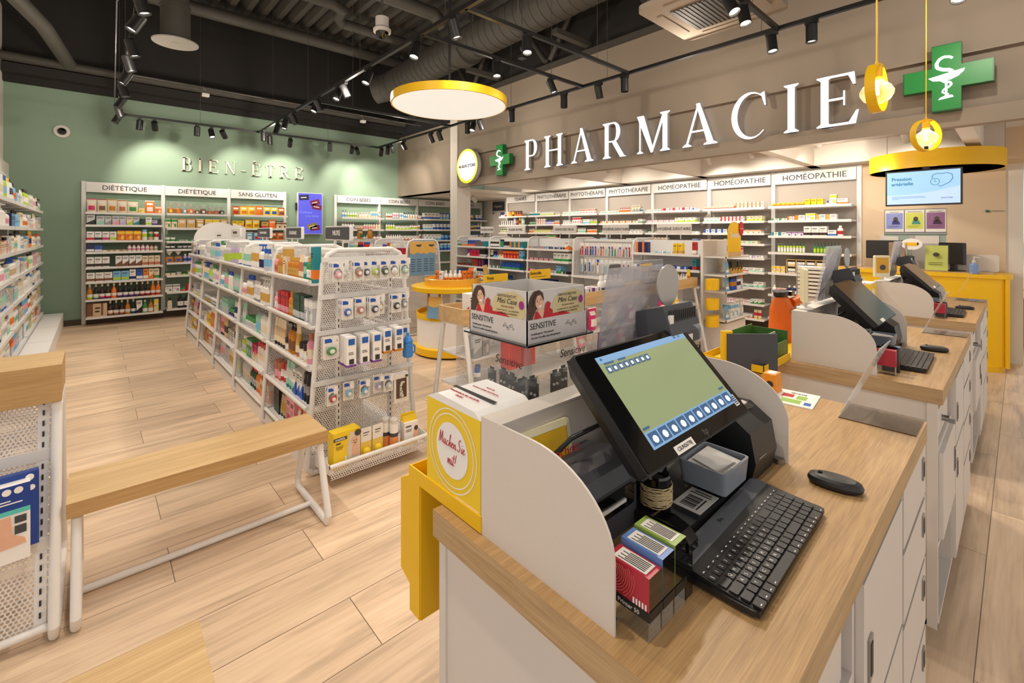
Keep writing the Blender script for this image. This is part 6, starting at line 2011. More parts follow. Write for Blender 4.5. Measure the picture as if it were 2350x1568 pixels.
# yellow canopy ring above the desk
t = thing('canopy_ring', 'large hanging yellow canopy ring above the yellow desk', 'canopy', (7.37, .70, 2.27))
obj('ring', MB().lathe([(.585, .0), (.6, 0), (.6, .19), (.585, .19), (.585, .0)], 72), M['yellow'], t)
for k in range(3):
    a = k*2*PI/3+.4
    obj('suspension_wire', MB().cyl((.59*math.cos(a), .59*math.sin(a), .19), (.59*math.cos(a), .59*math.sin(a), .5), .003, n=5), M['steel'], t)
pc = ((mat('poster_blue', (140, 152, 214), .6, noise=.1, nscale=9), 'blue violet'), (mat('poster_lime', (206, 212, 96), .6, noise=.12, nscale=9), 'lime green'), (mat('poster_plum', (140, 96, 140), .6, noise=.12, nscale=9), 'plum'))
for k in range(3):
    t = thing('health_poster', '%s health poster with a small drawn figure above the serving hatch' % pc[k][1], 'poster', (BX-.03, 1.24-k*.205, 1.55), -PI/2)
    obj('sheet', MB().box(0, 0, 0, .195, .004, .29), M['paper'], t)
    obj('print', MB().box(.01, -.002, .04, .185, 0, .25), pc[k][0], t)
    obj('figure_print', MB().prism(arc(.11, .17, .025, .03, 0, 360, 14), 'Y', -.004, -.002, 0).prism([(.07, .1), (.16, .1), (.14, .15), (.08, .15)], 'Y', -.004, -.002, 1).box(.03, -.003, .06, .13, -.002, .064, 0).box(.03, -.003, .075, .15, -.002, .079, 0), [M['base'], mat('figure_%d' % k, ((40, 44, 110), (60, 140, 130), (60, 30, 60))[k], .5)], t)
    text(('Trop stressé ?', 'Besoin d’une pause ?', 'Fatigue ou rhume ?')[k], .017, t, (.098, -.003, .265), M['ink'])
t = thing('door_push_button', 'small dark green oval push button on the sand coloured wall', 'button', (BX-.03, .27, 1.80), -PI/2)
obj('button', MB().lathe([(.022, 0), (.02, .008), (.0, .009)], 18, sy=.7).xf(Matrix.Rotation(PI/2, 4, 'X')), M['greenside'], t)
obj('rim', MB().lathe([(.026, 0), (.026, .004), (.022, .005)], 18, sy=.7).xf(Matrix.Rotation(PI/2, 4, 'X')), M['cab'], t)
text('Réservation', .02, t, (.09, -.002, 0), M['ink'])

# ================================================================== YELLOW RECEPTION DESK
t = thing('reception_desk', 'yellow reception desk with rounded base behind the last till', 'desk', (0, 0, 0))
obj('front', MB().prism(rrect(7.367, .10, 7.9, 1.75, .06, 5, (0, 1, 1, 1)), 'Z', .06, 1.03), M['yellow'], t)
obj('top', MB().prism(rrect(7.35, .06, 7.93, 1.8, .06, 5), 'Z', 1.03, 1.07), M['yellow'], t)
obj('plinth', MB().prism(rrect(7.3, .12, 7.9, 1.9, .2, 8), 'Z', 0, .06), M['yellow'], t)
obj('edge_trim', MB().box(7.355, .08, .06, 7.40, .115, 1.03), M['yellow'], t)
obj('inlay', MB().box(7.45, .2, 1.07, 7.88, 1.7, 1.078), M['bench'], t)
t = thing('desk_screen_panel', 'low white rounded panel standing on the yellow desk', 'panel', (7.8, .5, 1.079), -PI/2)
obj('panel', MB().prism(rrect(-.3, 0, .33, .2, .03), 'Y', 0, .01), M['panel'], t)
obj('foot', MB().box(-.25, -.02, 0, -.2, .03, .006).box(.2, -.02, 0, .25, .03, .006), M['steel'], t)
t = thing('desk_monitor', 'black monitor seen from behind on the yellow desk, towards the shelves', 'monitor', (7.7, 1.2, 1.079), -PI/2)
obj('housing', MB().rbox(-.2, -.01, .12, .2, .03, .36, .01, ax='Y'), M['blackp'], t)
obj('stand', MB().box(-.03, .0, 0, .03, .04, .15).box(-.1, -.06, 0, .1, .08, .012), M['blackp'], t)
t = thing('desk_monitor', 'black angled monitor edge beside the soap dispenser', 'monitor', (7.7, .56, 1.079), -PI/2-.7)
obj('housing', MB().rbox(-.16, -.01, .08, .14, .03, .34, .01, ax='Y'), M['blackp'], t)
obj('stand', MB().box(-.03, .0, 0, .03, .04, .12).box(-.09, -.06, 0, .09, .08, .012), M['blackp'], t)
t = thing('acrylic_sign_holder', 'lime green printed sheet in a clear holder on the yellow desk', 'sign holder', (7.45, .68, 1.079), -PI/2)
obj('holder', MB().box(-.11, 0, 0, .11, .004, .32).box(-.11, -.06, 0, .11, .02, .004).xf(Matrix.Rotation(-.1, 4, 'X')), M['clear'], t)
obj('sheet', MB().box(-.1, .005, .012, .1, .007, .31).xf(Matrix.Rotation(-.1, 4, 'X')), pc[1][0], t)
obj('figure_print', MB().prism(arc(.0, .2, .03, .025, 0, 360, 12), 'Y', -.002, .0, 0).box(-.07, -.002, .1, .06, 0, .105, 0).box(-.07, -.002, .08, .05, 0, .085, 0), M['base'], t)
t = thing('photo_card', 'brown portrait photo card standing on the yellow desk', 'card', (7.5, 1.05, 1.079), -PI/2+.2)
obj('card', MB().box(-.08, 0, 0, .08, .004, .34), mat('sepia_print', (150, 128, 104), .6, noise=.3, nscale=14), t)
obj('portrait_print', MB().prism(arc(0, .22, .035, .05, 0, 360, 14), 'Y', -.003, 0, 0).box(-.07, -.003, .0, .07, 0, .08, 1), [skinm, M['yellow']], t)
t = thing('speech_bubble_sign', 'white oval speech bubble sign with a yellow bar above the desk', 'sign', (7.42, .90, 1.3), -PI/2)
obj('oval', MB().prism(arc(0, .1, .1, .07, 0, 360, 28), 'Y', 0, .006), M['white'], t)
obj('bar', MB().box(-.07, -.003, .08, .05, 0, .12, 0).box(.05, -.003, .09, .065, 0, .12, 1), [M['yellow'], M['black']], t)
obj('stick', MB().cyl((0, .003, -.22), (0, .003, .04), .004), M['steel'], t)
t = thing('soap_dispenser', 'clear pump bottle of blue sanitiser on the yellow desk', 'bottle', (7.42, .36, 1.07))
obj('bottle', MB().lathe([(.04, 0), (.042, .01), (.042, .1), (.015, .13)], 16), mat('blue_gel', (120, 150, 200), .15), t)
obj('pump', MB().lathe([(.016, .13), (.016, .15), (.006, .155), (.006, .19)], 10).box(-.01, -.05, .185, .01, .01, .197), M['cab'], t)
t = thing('leaflet_rack', 'clear rack of picture leaflets standing on the floor before the yellow desk', 'rack', (7.12, .95, 0), -PI/2)
obj('frame', MB().box(-.13, 0, 0, .13, .02, .98), M['clear'], t)
for k, (z, c_) in enumerate(((.72, 'paper'), (.5, 'white'), (.28, 'paper'))):
    lm = MB().box(-.11, -.03, z, .11, -.02, z+.19, 0).box(-.1, -.032, z+.04, .1, -.03, z+.12, 1)
    obj('leaflet_pocket', lm, [M[c_], (M['base'], sandp, M['greyp'])[k]], t)
obj('foot', MB().box(-.14, -.08, 0, .14, .08, .01), M['steel'], t)

# ================================================================== TILL COUNTERS
HC = .967
Y0C, Y1C = .193, .83


def counter(x0, x1, which, k):
    """Oak slab with thick edges on a white carcass; drawers and niches open to the staff side (-y)."""
    t = thing('till_counter', '%s white till counter with a thick oak top' % which, 'counter', (x0, Y0C, 0))
    L_, W_ = x1-x0, Y1C-Y0C
    obj('worktop', MB().box(0, 0, HC-.056, L_, W_, HC, [1, 0, 1, 2, 1, 2]), [M['oak'], M['oaks'], M['oaksy']], t)
    a, b = .012, L_-.012
    f = .015
    sh = MB()
    zt = HC-.056
    sh.box(a, f, .07, a+.018, W_-.012, zt).box(b-.018, f, .07, b, W_-.012, zt)
    sh.box(a, W_-.03, .07, b, W_-.012, zt).box(a, f, .07, b, W_-.02, .09)
    ca, cb_ = a+.5, a+.93
    for x in (ca, cb_):
        sh.box(x-.009, f, .09, x+.009, W_-.03, zt)
    obj('carcass', sh, M['cab'], t)
    obj('kick_board', MB().box(a+.03, f+.06, 0, b-.03, W_-.05, .07), M['kick'], t)
    obj('end_strip', MB().box(a-.004, W_-.035, .06, a+.004, W_-.012, zt).box(a-.006, f, .07, a-.001, f+.03, zt), M['cab'], t)
    # first column: open niche with a grey cash box, a flap and a low niche
    n1 = MB().box(a+.018, f+.3, .09, ca-.009, W_-.04, zt)
    obj('niche_back', n1, M['cabd'], t)
    for z in (.74, .38):
        obj('niche_shelf', MB().box(a+.018, f, z-.018, ca-.009, f+.3, z), M['cab'], t)
    cbx = obj('cash_drawer', MB().box(a+.05, f+.01, .742, ca-.04, f+.28, .85), M['panel'], t)
    obj('lock', MB().cyl((a+.25, f-.012, .79), (a+.25, f+.01, .79), .012, n=12).box(a+.245, f-.03, .775, a+.255, f-.01, .79), M['steel'], cbx)
    fl = obj('flap', MB().box(a+.02, f-.014, .40, ca-.011, f, .722), M['cab'], t)
    obj('recessed_handle', MB().box(ca-.08, f-.018, .52, ca-.055, f-.013, .62, 0).box(ca-.075, f-.019, .53, ca-.06, f-.017, .61, 1), [M['steel'], M['ink']], fl)
    # second column: drawer, door, low niche with a black bin
    d1 = obj('drawer', MB().box(ca+.011, f-.014, .60, cb_-.011, f, zt-.012), M['cab'], t)
    obj('recessed_handle', MB().box(ca+.04, f-.018, .7, ca+.07, f-.013, .78, 0).box(ca+.047, f-.019, .71, ca+.063, f-.017, .77, 1), [M['steel'], M['ink']], d1)
    d1 = obj('drawer', MB().box(ca+.011, f-.014, .10, cb_-.011, f, .588), M['cab'], t)
    obj('recessed_handle', MB().box(ca+.04, f-.018, .45, ca+.07, f-.013, .53, 0).box(ca+.047, f-.019, .46, ca+.063, f-.017, .52, 1), [M['steel'], M['ink']], d1)
    # third column: four drawers
    z = .1
    for hh in (.26, .19, .17, .15):
        d1 = obj('drawer', MB().box(cb_+.011, f-.014, z, b-.011, f, z+hh), M['cab'], t)
        obj('grip_groove', MB().box(cb_+.011, f-.002, z+hh, b-.011, f+.01, z+hh+.015), M['greyp'], d1)
        obj('recessed_handle', MB().box(b-.09, f-.018, z+hh-.09, b-.06, f-.013, z+hh-.03, 0).box(b-.083, f-.019, z+hh-.08, b-.067, f-.017, z+hh-.04, 1), [M['steel'], M['ink']], d1)
        z += hh+.015
    return t


counter(.527, 1.888, 'front', 0)
counter(2.312, 3.714, 'middle', 1)
counter(4.157, 5.687, 'last', 2)
XC = (.553, 2.346, 4.165)   # near cheek of each privacy screen
WC = .737
PY = [(.70, HC), (.70, 1.194), (.56, 1.194)]+[(.56-.168*math.sin(a), 1.069+.125*math.cos(a)) for a in [i*PI/2/14 for i in range(1, 15)]]+[(.392, HC)]
PANELS = ('front', 'middle', 'last')


def privacy(x, k):
    t = thing('privacy_screen', 'white bent steel privacy screen with rounded cheeks on the %s till' % PANELS[k], 'screen', (x, 0, 0))
    for q, xx in enumerate((0, WC)):
        obj('cheek', MB().prism(PY, 'X', xx, xx+.004), M['panel'], t)
    bk = MB().box(.0045, .646, HC, WC, .649, 1.1895).box(.004, .696, HC, WC, .6995, 1.1895).box(.0045, .645, 1.190, WC-.0005, .6995, 1.1935)
    obj('hollow_back', bk, M['panel'], t)
    obj('clamp', MB().cyl((.012, .41, HC), (.012, .41, HC+.012), .012, n=14).cyl((WC-.01, .41, HC), (WC-.01, .41, HC+.012), .012, n=14), M['steel'], t)


def monitor(x, k, on):
    """Touch till: tilted display on a dark foot, pinned at its lower edge."""
    t = thing('till_monitor', ('lit touch monitor of the front till with a green grey desktop', 'dark touch monitor of the middle till reflecting a green sign', 'dark touch monitor of the last till')[k], 'monitor', (x, .405, 1.15))
    ang = math.atan2(.16, .155)
    R_ = Matrix.Rotation(ang, 4, 'X')   # local x right, local y up the screen, local z out of it
    W_, H_ = .415, .232
    hs = MB().prism(rrect(0, 0, W_, H_, .006, 3), 'Z', -.018, 0)
    hs.add([(0.02, .02, -.05), (W_-.02, .02, -.05), (W_-.02, H_-.02, -.05), (.02, H_-.02, -.05), (0, 0, -.018), (W_, 0, -.018), (W_, H_, -.018), (0, H_, -.018)], [(3, 2, 1, 0), (0, 1, 5, 4), (1, 2, 6, 5), (2, 3, 7, 6), (3, 0, 4, 7)])
    obj('housing', hs.xf(R_), M['blackp'], t)
    gl = MB().prism(rrect(.004, .004, W_-.004, H_-.004, .004, 3), 'Z', 0, .002)
    gg = obj('glass', gl.xf(R_), M['gloss'], t)
    x0, y0, x1, y1 = .05, .03, W_-.024, H_-.018
    if on:
        scm = mat('lit_desktop', (122, 134, 100), .3, emit=(130, 142, 104), es=.62, noise=.02, nscale=20)
        bar_ = mat('lit_taskbar', (110, 148, 186), .3, emit=(112, 150, 190), es=.6)
        ico = mat('lit_icon', (60, 92, 132), .4, emit=(50, 78, 116), es=.4)
        icw = mat('lit_icon_white', (220, 230, 235), .4, emit=(200, 214, 224), es=.6)
        sc_ = obj('screen', MB().box(x0, y0, .002, x1, y1, .0026, 0).box(x0, y1-.014, .0026, x1, y1, .003, 1).box(x0, y0, .0026, x1, y0+.03, .003, 1).xf(R_), [scm, bar_], t)
        im = MB()
        for q in range(8):
            im.box(x0+.012+q*.019, y1-.036, .003, x0+.027+q*.019, y1-.022, .0035, 0).box(x0+.016+q*.019, y1-.033, .0035, x0+.023+q*.019, y1-.026, .004, 1)
        for q in range(10):
            u = x0+.006+q*.033
            im.box(u, y0+.004, .003, u+.028, y0+.027, .0035, 0).prism(arc(u+.014, y0+.014, .008, .007, 0, 360, 8), 'Z', .0035, .004, 1)
        for u, v, w2 in ((x0+.01, y1-.008, .006), (x0+.015, y1-.018, .03), (x0+.06, y1-.018, .025), (x1-.05, y1-.008, .008), (x1-.03, y1-.008, .006), (x1-.03, y0+.036, .02), (x0+.004, y0+.034, .02)):
            im.box(u, v, .003, u+w2, v+.004, .0036, 0)
        obj('icon_print', im.xf(R_), [ico, icw], t)
    elif k == 1:
        obj('window_reflection', MB().prism([(.12, .1), (.15, .09), (.18, .19), (.16, .2), (.13, .19)], 'Z', .002, .0024).xf(R_), mat('dim_green_reflection', (26, 92, 62), .2, emit=(20, 90, 58), es=.3), t) if False else None
    obj('asset_label', MB().box(.10, .004, .002, .165, .019, .0028).xf(R_), M['paper'], t)
    if k == 0:
        text('CSUN26770J', .0095, t, tuple(R_ @ Vector((.1325, .0115, .0032))), M['ink'], rot=(ang, 0, 0), ext=.0002)
        text('hp', .018, t, tuple(R_ @ Vector((.215, .014, .0030))), M['steel'], rot=(ang, 0, 0), ext=.0002, shear=.25)
        lb_ = MB().box(W_-.035, .022, .002, W_-.018, .046, .0028, 0)
        for q in range(5):
            lb_.box(W_-.033, .025+q*.004, .0028, W_-.02, .027+q*.004, .0031, 1)
        obj('barcode_label', lb_.xf(R_), [M['paper'], M['ink']], t)
    # foot
    fm = MB().box(.12, .10, -.17, .30, .17, -.0).prism([(.09, -.183), (.19, -.183), (.19, .04), (.12, .0)], 'X', .14, .28)
    obj('neck', MB().prism([(.13, -.154), (.19, -.154), (.19, -.1), (.18, .04), (.14, .06), (.11, .02), (.13, -.1)], 'X', .17, .29), M['blackp'], t)
    obj('cable', MB().tube([(.0, .20, -.12), (-.03, .21, -.05), (.02, .18, -.0), (.1, .14, .03)], .005, 8), M['black'], t)
    # display on the customers' side
    c = Vector((.41, .20, .125))
    cd_ = MB().prism([(-.05, 0), (.04, .012), (.045, .075), (-.03, .095), (-.055, .03)], 'X', -.07, .075)
    for q in range(13):
        cd_.box(-.05+q*.0095, -.045, .03, -.046+q*.0095, -.038, .085, 1)
    cd_.box(-.062, -.046, .055, -.045, -.04, .075, 2).box(-.03, -.056, .005, .03, -.05, .022, 2)
    cd_.cyl((.04, -.045, .018), (.075, -.045, .018), .024, n=14, m=3)
    cu = obj('customer_display', cd_.xf(Matrix.Translation(c)), [M['greyp'], M['ink'], M['paper'], M['clear']], t)
    obj('display_arm', MB().cyl(c+Vector((0, .0, 0)), c+Vector((-.02, -.02, -.14)), .028, n=14).cyl(c+Vector((.02, 0, -.05)), c+Vector((.12, 0, -.09)), .035, n=16), M['blackp'], t)
    return t


def mirror(x, k):
    t = thing('round_mirror', 'round grey card disc on a clear foot above the %s till display' % PANELS[k], 'disc', (x, .60, 1.353))
    obj('disc', MB().cyl((0, 0, .062), (0, .004, .062), .052, n=36), mat('grey_mirror_%d' % k, (168, 162, 156), .25, .0, noise=.02), t)
    obj('stand', MB().tube([(0, .01, 0), (.01, .01, .02), (0, .01, .05)], .004, 8).box(-.04, -.02, -.0, .04, .03, .004), M['clear'], t)


def keyboard(x, k):
    t = thing('keyboard', 'black full size keyboard in front of the %s till' % PANELS[k], 'keyboard', (x, .262, HC), math.radians(1.5))
    W_, D_ = .385, .142
    bd = MB().prism(rrect(0, 0, W_, D_, .012, 5), 'Z', .004, .013)
    bd.prism([(.0, .004), (D_, .004), (D_, .021), (D_-.03, .022), (.0, .013)], 'X', .004, W_-.004)
    obj('body', bd, M['blackp'], t)
    obj('battery_bar', MB().prism(rrect(.002, D_-.034, W_-.002, D_, .01, 4), 'Z', .018, .0225), mat('slate_plastic_%d' % k, (92, 96, 104), .4), t)
    if k == 0:
        text('logi', .011, t, (W_/2-.02, D_-.017, .023), M['ink'], rot=(0, 0, PI), ext=.0002)
    km = M['blackp']
    rows = (('Esc', '§ °', 'Tab', 'caps', 'sh', 'ctrl'), ('1234567890', 'QWERTZUIOP', 'ASDFGHJKL', 'YXCVBNM'))
    y = D_-.047
    letters = []
    for r_ in range(6):
        kh = .0095 if r_ == 0 else .0168
        xx = .008
        if r_ == 0:
            ws_k = [.0175]*20
        elif r_ == 1:
            ws_k = [.0175]*13+[.035]+[.0175]*4+[.017]
        elif r_ == 2:
            ws_k = [.0265]+[.0175]*12+[.026]+[.0175]*4+[.017]
        elif r_ == 3:
            ws_k = [.0305]+[.0175]*12+[.022]+[.0175]*4+[.017]
        elif r_ == 4:
            ws_k = [.0235, .0175]+[.0175]*10+[.046]+[.0175]*4+[.017]
        else:
            ws_k = [.022, .02, .02, .105, .02, .02, .02, .02]+[.0175]*3+[.035, .0175, .017]
        s_ = {1: '§1234567890', 2: ' QWERTZUIOP', 3: ' ASDFGHJKL', 4: '  YXCVBNM'}.get(r_, '')
        for q, kw_ in enumerate(ws_k):
            if xx+kw_ > W_-.004:
                break
            if k == 0 or q % 1 == 0:
                kb = MB().prism(rrect(0, 0, kw_-.0022, kh-.0022, .002, 2), 'Z', 0, .0035)
                z_ = .0145+.004*(y/D_)
                ko = obj('key', kb, km, t, (xx, y-kh, z_)) if k == 0 else None
                if k:
                    letters.append((xx, y-kh, z_, kw_-.0022, kh-.0022))
                if k == 0 and q < len(s_) and s_[q] != ' ':
                    text(s_[q], .008, ko, (.006, (kh-.0022)/2, .0037), M['white'], rot=(0, 0, 0), ext=.0001)
                elif k == 0 and r_ in (0, 5):
                    obj('legend', MB().box(.004, .003, .0035, .009, .0045, .0038), M['white'], ko)
            xx += kw_+.0008
        y -= kh+.0008
    if k:
        kb = MB()
        for (a, b, c_, d_, e_) in letters:
            kb.box(a, b, c_, a+d_, b+e_, c_+.0035)
        obj('key_field', kb, km, t)


def mouse(x, k, y=.285):
    t = thing('computer_mouse', 'flat black pebble mouse beside the %s till keyboard' % PANELS[k], 'mouse', (x, y, HC), math.radians(7))
    b = MB()
    n = 26
    lv = ((.0, .80), (.006, .97), (.012, 1.0), (.019, .93), (.0235, .72), (.0255, .4))
    prev = None
    for z, s_ in lv:
        ring = [(.0295*s_*math.copysign(abs(math.cos(2*PI*i/n))**.8, math.cos(2*PI*i/n)), .054*s_*math.copysign(abs(math.sin(2*PI*i/n))**.85, math.sin(2*PI*i/n)), z) for i in range(n)]
        if prev:
            b.add(prev+ring, [(i, (i+1) % n, n+(i+1) % n, n+i) for i in range(n)], 0, True)
        prev = ring
    b.add(prev, [list(range(n))], 0, True)
    obj('body', b, M['blackp'], t)
    obj('wheel', MB().cyl((-.0035, .028, .0215), (.0035, .028, .0215), .0065, n=16), M['gloss'], t)


def receipt_printer(x, k):
    t = thing('receipt_printer', 'black receipt printer inside the %s till screen, next to the far cheek' % PANELS[k], 'printer', (x, .418, HC))
    b = MB().prism([(0, 0), (.145, 0), (.145, .145), (.05, .15), (.0, .115), (-.012, .05)], 'X', 0, .135)
    obj('body', b, M['blackp'], t)
    obj('paper_slot', MB().prism([(.035, .142), (.09, .151), (.09, .156), (.035, .147)], 'X', .02, .115), M['gloss'], t)
    obj('receipt_roll', MB().prism([(.048, .147), (.06, .149), (.06, .1545), (.048, .1525)], 'X', .028, .107), M['cab'], t)
    obj('side_label', MB().box(.02, .03, .0, .026, .031, .0).box(-.0015, .09, .08, .0, .12, .1), M['paper'], t)
    if k == 0:
        text('EPSON', .014, t, (.045, -.0105, .052), M['cab'], rot=(PI/2+.2, 0, 0), ext=.0002)


def label_printer(x, k):
    t = thing('label_printer', 'charcoal label printer inside the %s till screen, next to the near cheek' % PANELS[k], 'printer', (x+.032, .518, HC))
    t.scale = (1.27, .84, .8)
    b = MB().prism([(0, 0), (.15, 0), (.15, .155), (.07, .17), (.028, .168), (.012, .155), (.0, .12)], 'X', 0, .15)
    obj('body', b, M['greyp'], t)
    obj('lid_seam', MB().prism([(-.001, .1), (.0, .1), (.151, .14), (.151, .142), (-.001, .103)], 'X', -.0008, .1508), M['black'], t)
    obj('outlet', MB().prism(rrect(.012, .06, .14, .112, .008), 'Y', -.004, .002, 0), M['gloss'], t)
    obj('label_strip', MB().box(.02, -.008, .078, .115, -.003, .086), M['paper'], t)
    obj('release_latch', MB().box(.15, .05, .06, .156, .1, .09), M['steel'], t)


def acrylic_stand(name, label, x, y, z, rz, w_, h_, lean, m, depth=.09, foot=True):
    t = thing(name, label, 'sign holder', (x, y, z), rz)
    obj('pane', MB().box(-w_/2, 0, 0.002, w_/2, .003, h_).xf(Matrix.Rotation(lean, 4, 'X')), m, t)
    if foot:
        obj('foot', MB().box(-w_/2, -depth, 0, w_/2, .0, .003), M['clear'], t)
    return t


for k, x in enumerate(XC):
    privacy(x, k)
    monitor(x+.112, k, k == 0)
    mirror(x+.527, k)
    keyboard(x+.180, k)
    mouse(x+.70, k)
    receipt_printer(x+.565, k)
    label_printer(x+.03, k)
    # a big clear sheet holder behind the back wall of each screen
    t = thing('document_holder', 'tilted clear holder with a crumpled grey film behind the %s till screen' % PANELS[k], 'holder', (x+.44, .685, 1.197), math.radians(-2))
    mt = Matrix.Rotation(.17, 4, 'X')
    ms = Matrix.Identity(4)
    obj('pane', MB().box(-.13, 0, 0, .12, .003, .285).xf(mt), M['clear'], t)
    fl_ = MB()
    rr = random.Random(k)
    nx, nz = 7, 8
    g = [(-.12+.23*i/nx, -.006-rr.uniform(0, .008), .01+.265*j/nz) for j in range(nz+1) for i in range(nx+1)]
    fl_.add(g, [(j*(nx+1)+i, j*(nx+1)+i+1, (j+1)*(nx+1)+i+1, (j+1)*(nx+1)+i) for j in range(nz) for i in range(nx)])
    obj('crumpled_film', fl_.xf(mt), M['film'], t)
    obj('foot', MB().box(-.13, -.05, -.003, .12, .03, 0), M['clear'], t)
    # grey plastic tray under the monitor
    t = thing('plastic_tray', 'grey plastic tray with loose papers under the %s till monitor' % PANELS[k], 'tray', (x+.385, .397, HC+.046))
    t.scale = (.74, .9, .72)
    tm = MB()
    o_ = rrect(0, 0, .165, .115, .012, 3)
    i_ = rrect(.006, .006, .159, .109, .01, 3)
    n = len(o_)
    for zz in (0,):
        tm.add([(p[0]*.92+.006, p[1]*.92+.004, 0) for p in o_]+[(p[0], p[1], .065) for p in o_], [(i, (i+1) % n, n+(i+1) % n, n+i) for i in range(n)])
        tm.add([(p[0], p[1], .065) for p in o_]+[(p[0], p[1], .065) for p in i_], [(i, (i+1) % n, n+(i+1) % n, n+i) for i in range(n)])
        tm.add([(p[0], p[1], .065) for p in i_]+[(p[0]*.92+.006, p[1]*.92+.004, .004) for p in i_], [(i, (i+1) % n, n+(i+1) % n, n+i) for i in range(n)])
        tm.add([(p[0]*.92+.006, p[1]*.92+.004, .004) for p in i_], [list(range(n))])
    tm.add([(p[0]*.92+.006, p[1]*.92+.004, 0) for p in o_], [list(range(n))[::-1]])
    obj('body', tm, mat('tray_grey_%d' % k, (128, 136, 148), .35, noise=.03), t)
    obj('paper_sheet', MB().add([(.01, .02, .045), (.15, .015, .05), (.155, .1, .058), (.02, .105, .05)], [(0, 1, 2, 3)]).add([(.03, .03, .052), (.13, .02, .056), (.14, .09, .06), (.05, .1, .056)], [(0, 1, 2, 3)]), M['paper'], t)
    # base the tray and the rubber band pot stand on
    t = thing('till_dock', 'flat black docking box with a barcode label under the %s till monitor' % PANELS[k], 'dock', (x+.245, .418, HC))
    obj('box', MB().box(0, 0, 0, .29, .18, .028), M['blackp'], t)
    lb_ = MB().box(.08, .004, .028, .165, .062, .029, 0)
    for q in range(9):
        lb_.box(.09+q*.005, .022, .029, .092+q*.005+.001*(q % 3), .052, .0294, 1)
    lb_.box(.09, .015, .029, .135, .018, .0294, 1).box(.145, .012, .029, .148, .055, .0294, 1).box(.154, .015, .029, .157, .05, .0294, 1)
    obj('barcode_label', lb_, [M['paper'], M['ink']], t)

# --- on the front till
bandm = mat('rubber_band', (206, 184, 140), .6, noise=.12, nscale=60)
t = thing('rubber_band_pot', 'black pot wound with cream rubber bands under the lit monitor', 'pot', (.845, .497, HC+.029))
obj('pot', MB().lathe([(.028, 0), (.029, .005), (.028, .062), (.025, .066), (.02, .058)], 26), M['gloss'], t)
br_ = MB()
rr = random.Random(9)
for k in range(34):
    z = .01+.036*rr.random()
    a, ph = rr.uniform(-.008, .008), rr.uniform(0, 6.3)
    n = 20
    br_.tube([((.0298+.0022*rr.random())*math.cos(2*PI*i/n), (.0298+.0015*rr.random())*math.sin(2*PI*i/n), z+a*math.sin(2*PI*i/n+ph)) for i in range(n)], .0011, 4, closed=True)
bo = obj('rubber_band', br_, bandm, t)
bo['kind'] = 'stuff'

# self inking stamps in their clear stand
STM = ((.580, mat('stamp_red', (176, 44, 62), .35, noise=.08, nscale=60), 'red', .0), (.6165, mat('stamp_blue', (96, 132, 196), .35, noise=.06, nscale=60), 'pale blue', .01), (.653, mat('stamp_green', (146, 172, 76), .35, noise=.06, nscale=60), 'lime green', .014))
for x, m_, nm, up in STM:
    t = thing('stamp', '%s topped self inking stamp beside the front till keyboard' % nm, 'stamp', (x, .352, HC))
    h0 = .03
    obj('cover', MB().box(0, .0, h0+.012, .034, .072, .092+up, [0, 0, 1, 1, 0, 0]), [m_, M['gloss']], t)
    obj('band', MB().box(-.0005, -.001, h0, .0345, .0725, h0+.014), M['black'], t)
    obj('text_label', MB().box(.004, .008, .0922+up, .03, .064, .0928+up, 0), M['paper'], t)
    lm = MB()
    for q in range(6):
        lm.box(.007+q*.0036, .012, .0929+up, .0085+q*.0036, .058-.01*(q % 2), .0932+up)
    obj('print', lm, M['ink'], t)
    obj('clear_base', MB().box(.001, .002, 0, .033, .07, .03), M['clear'], t)
    if nm == 'red':
        rg_ = MB()
        for q in range(9):
            r_ = .008+q*.0035
            P_ = arc(.06, .075, r_, r_*1.1, 100, 260, 12)
            for i in range(12):
                if .003 < P_[i][0] < .07 and .046 < P_[i][1] < .09 and .003 < P_[i+1][0] < .07 and .046 < P_[i+1][1] < .09:
                    rg_.cyl((-.0006, P_[i][0], P_[i][1]), (-.0006, P_[i+1][0], P_[i+1][1]), .0004, n=4)
        obj('ring_print', rg_, mat('pale_red_line', (230, 130, 120), .4), t)
        text('Printer 50', .009, t, (-.0012, .034, .036), M['cab'], rot=(PI/2, 0, -PI/2), ext=.0002)
        bb_ = MB()
        for q in range(5):
            bb_.box(-.0012, .004+q*.005, .045, -.0004, .0065+q*.005, .053)
        obj('stripe_print', bb_, M['white'], t)
t = thing('stamp', 'all black self inking stamp with a rounded grip, next to the keyboard', 'stamp', (.69, .352, HC))
obj('body', MB().box(.002, .004, .0, .026, .068, .08), M['gloss'], t)
obj('grip', MB().prism([(-.004, .078), (.076, .078), (.076, .095), (.06, .108), (.035, .112), (.01, .105), (-.004, .092)], 'X', 0, .028), M['gloss'], t)
obj('red_button', MB().cyl((.0285, .01, .05), (.031, .01, .05), .004, n=12), M['crate'], t)
for k in (1, 2):
    x = XC[k]+.05
    t = thing('stamp', 'red stamp in a clear base beside the %s till keyboard' % PANELS[k], 'stamp', (x, .34, HC))
    obj('cover', MB().box(0, 0, .035, .034, .06, .1), STM[0][1], t)
    obj('clear_base', MB().box(.001, .002, 0, .033, .058, .035), M['clear'], t)
    t = thing('stamp', 'black stamp with a red button beside the %s till keyboard' % PANELS[k], 'stamp', (x+.06, .335, HC))
    obj('body', MB().rbox(0, 0, 0, .035, .06, .105, .01), M['gloss'], t)
    obj('red_button', MB().cyl((.017, -.003, .04), (.017, 0, .04), .004, n=10), M['crate'], t)

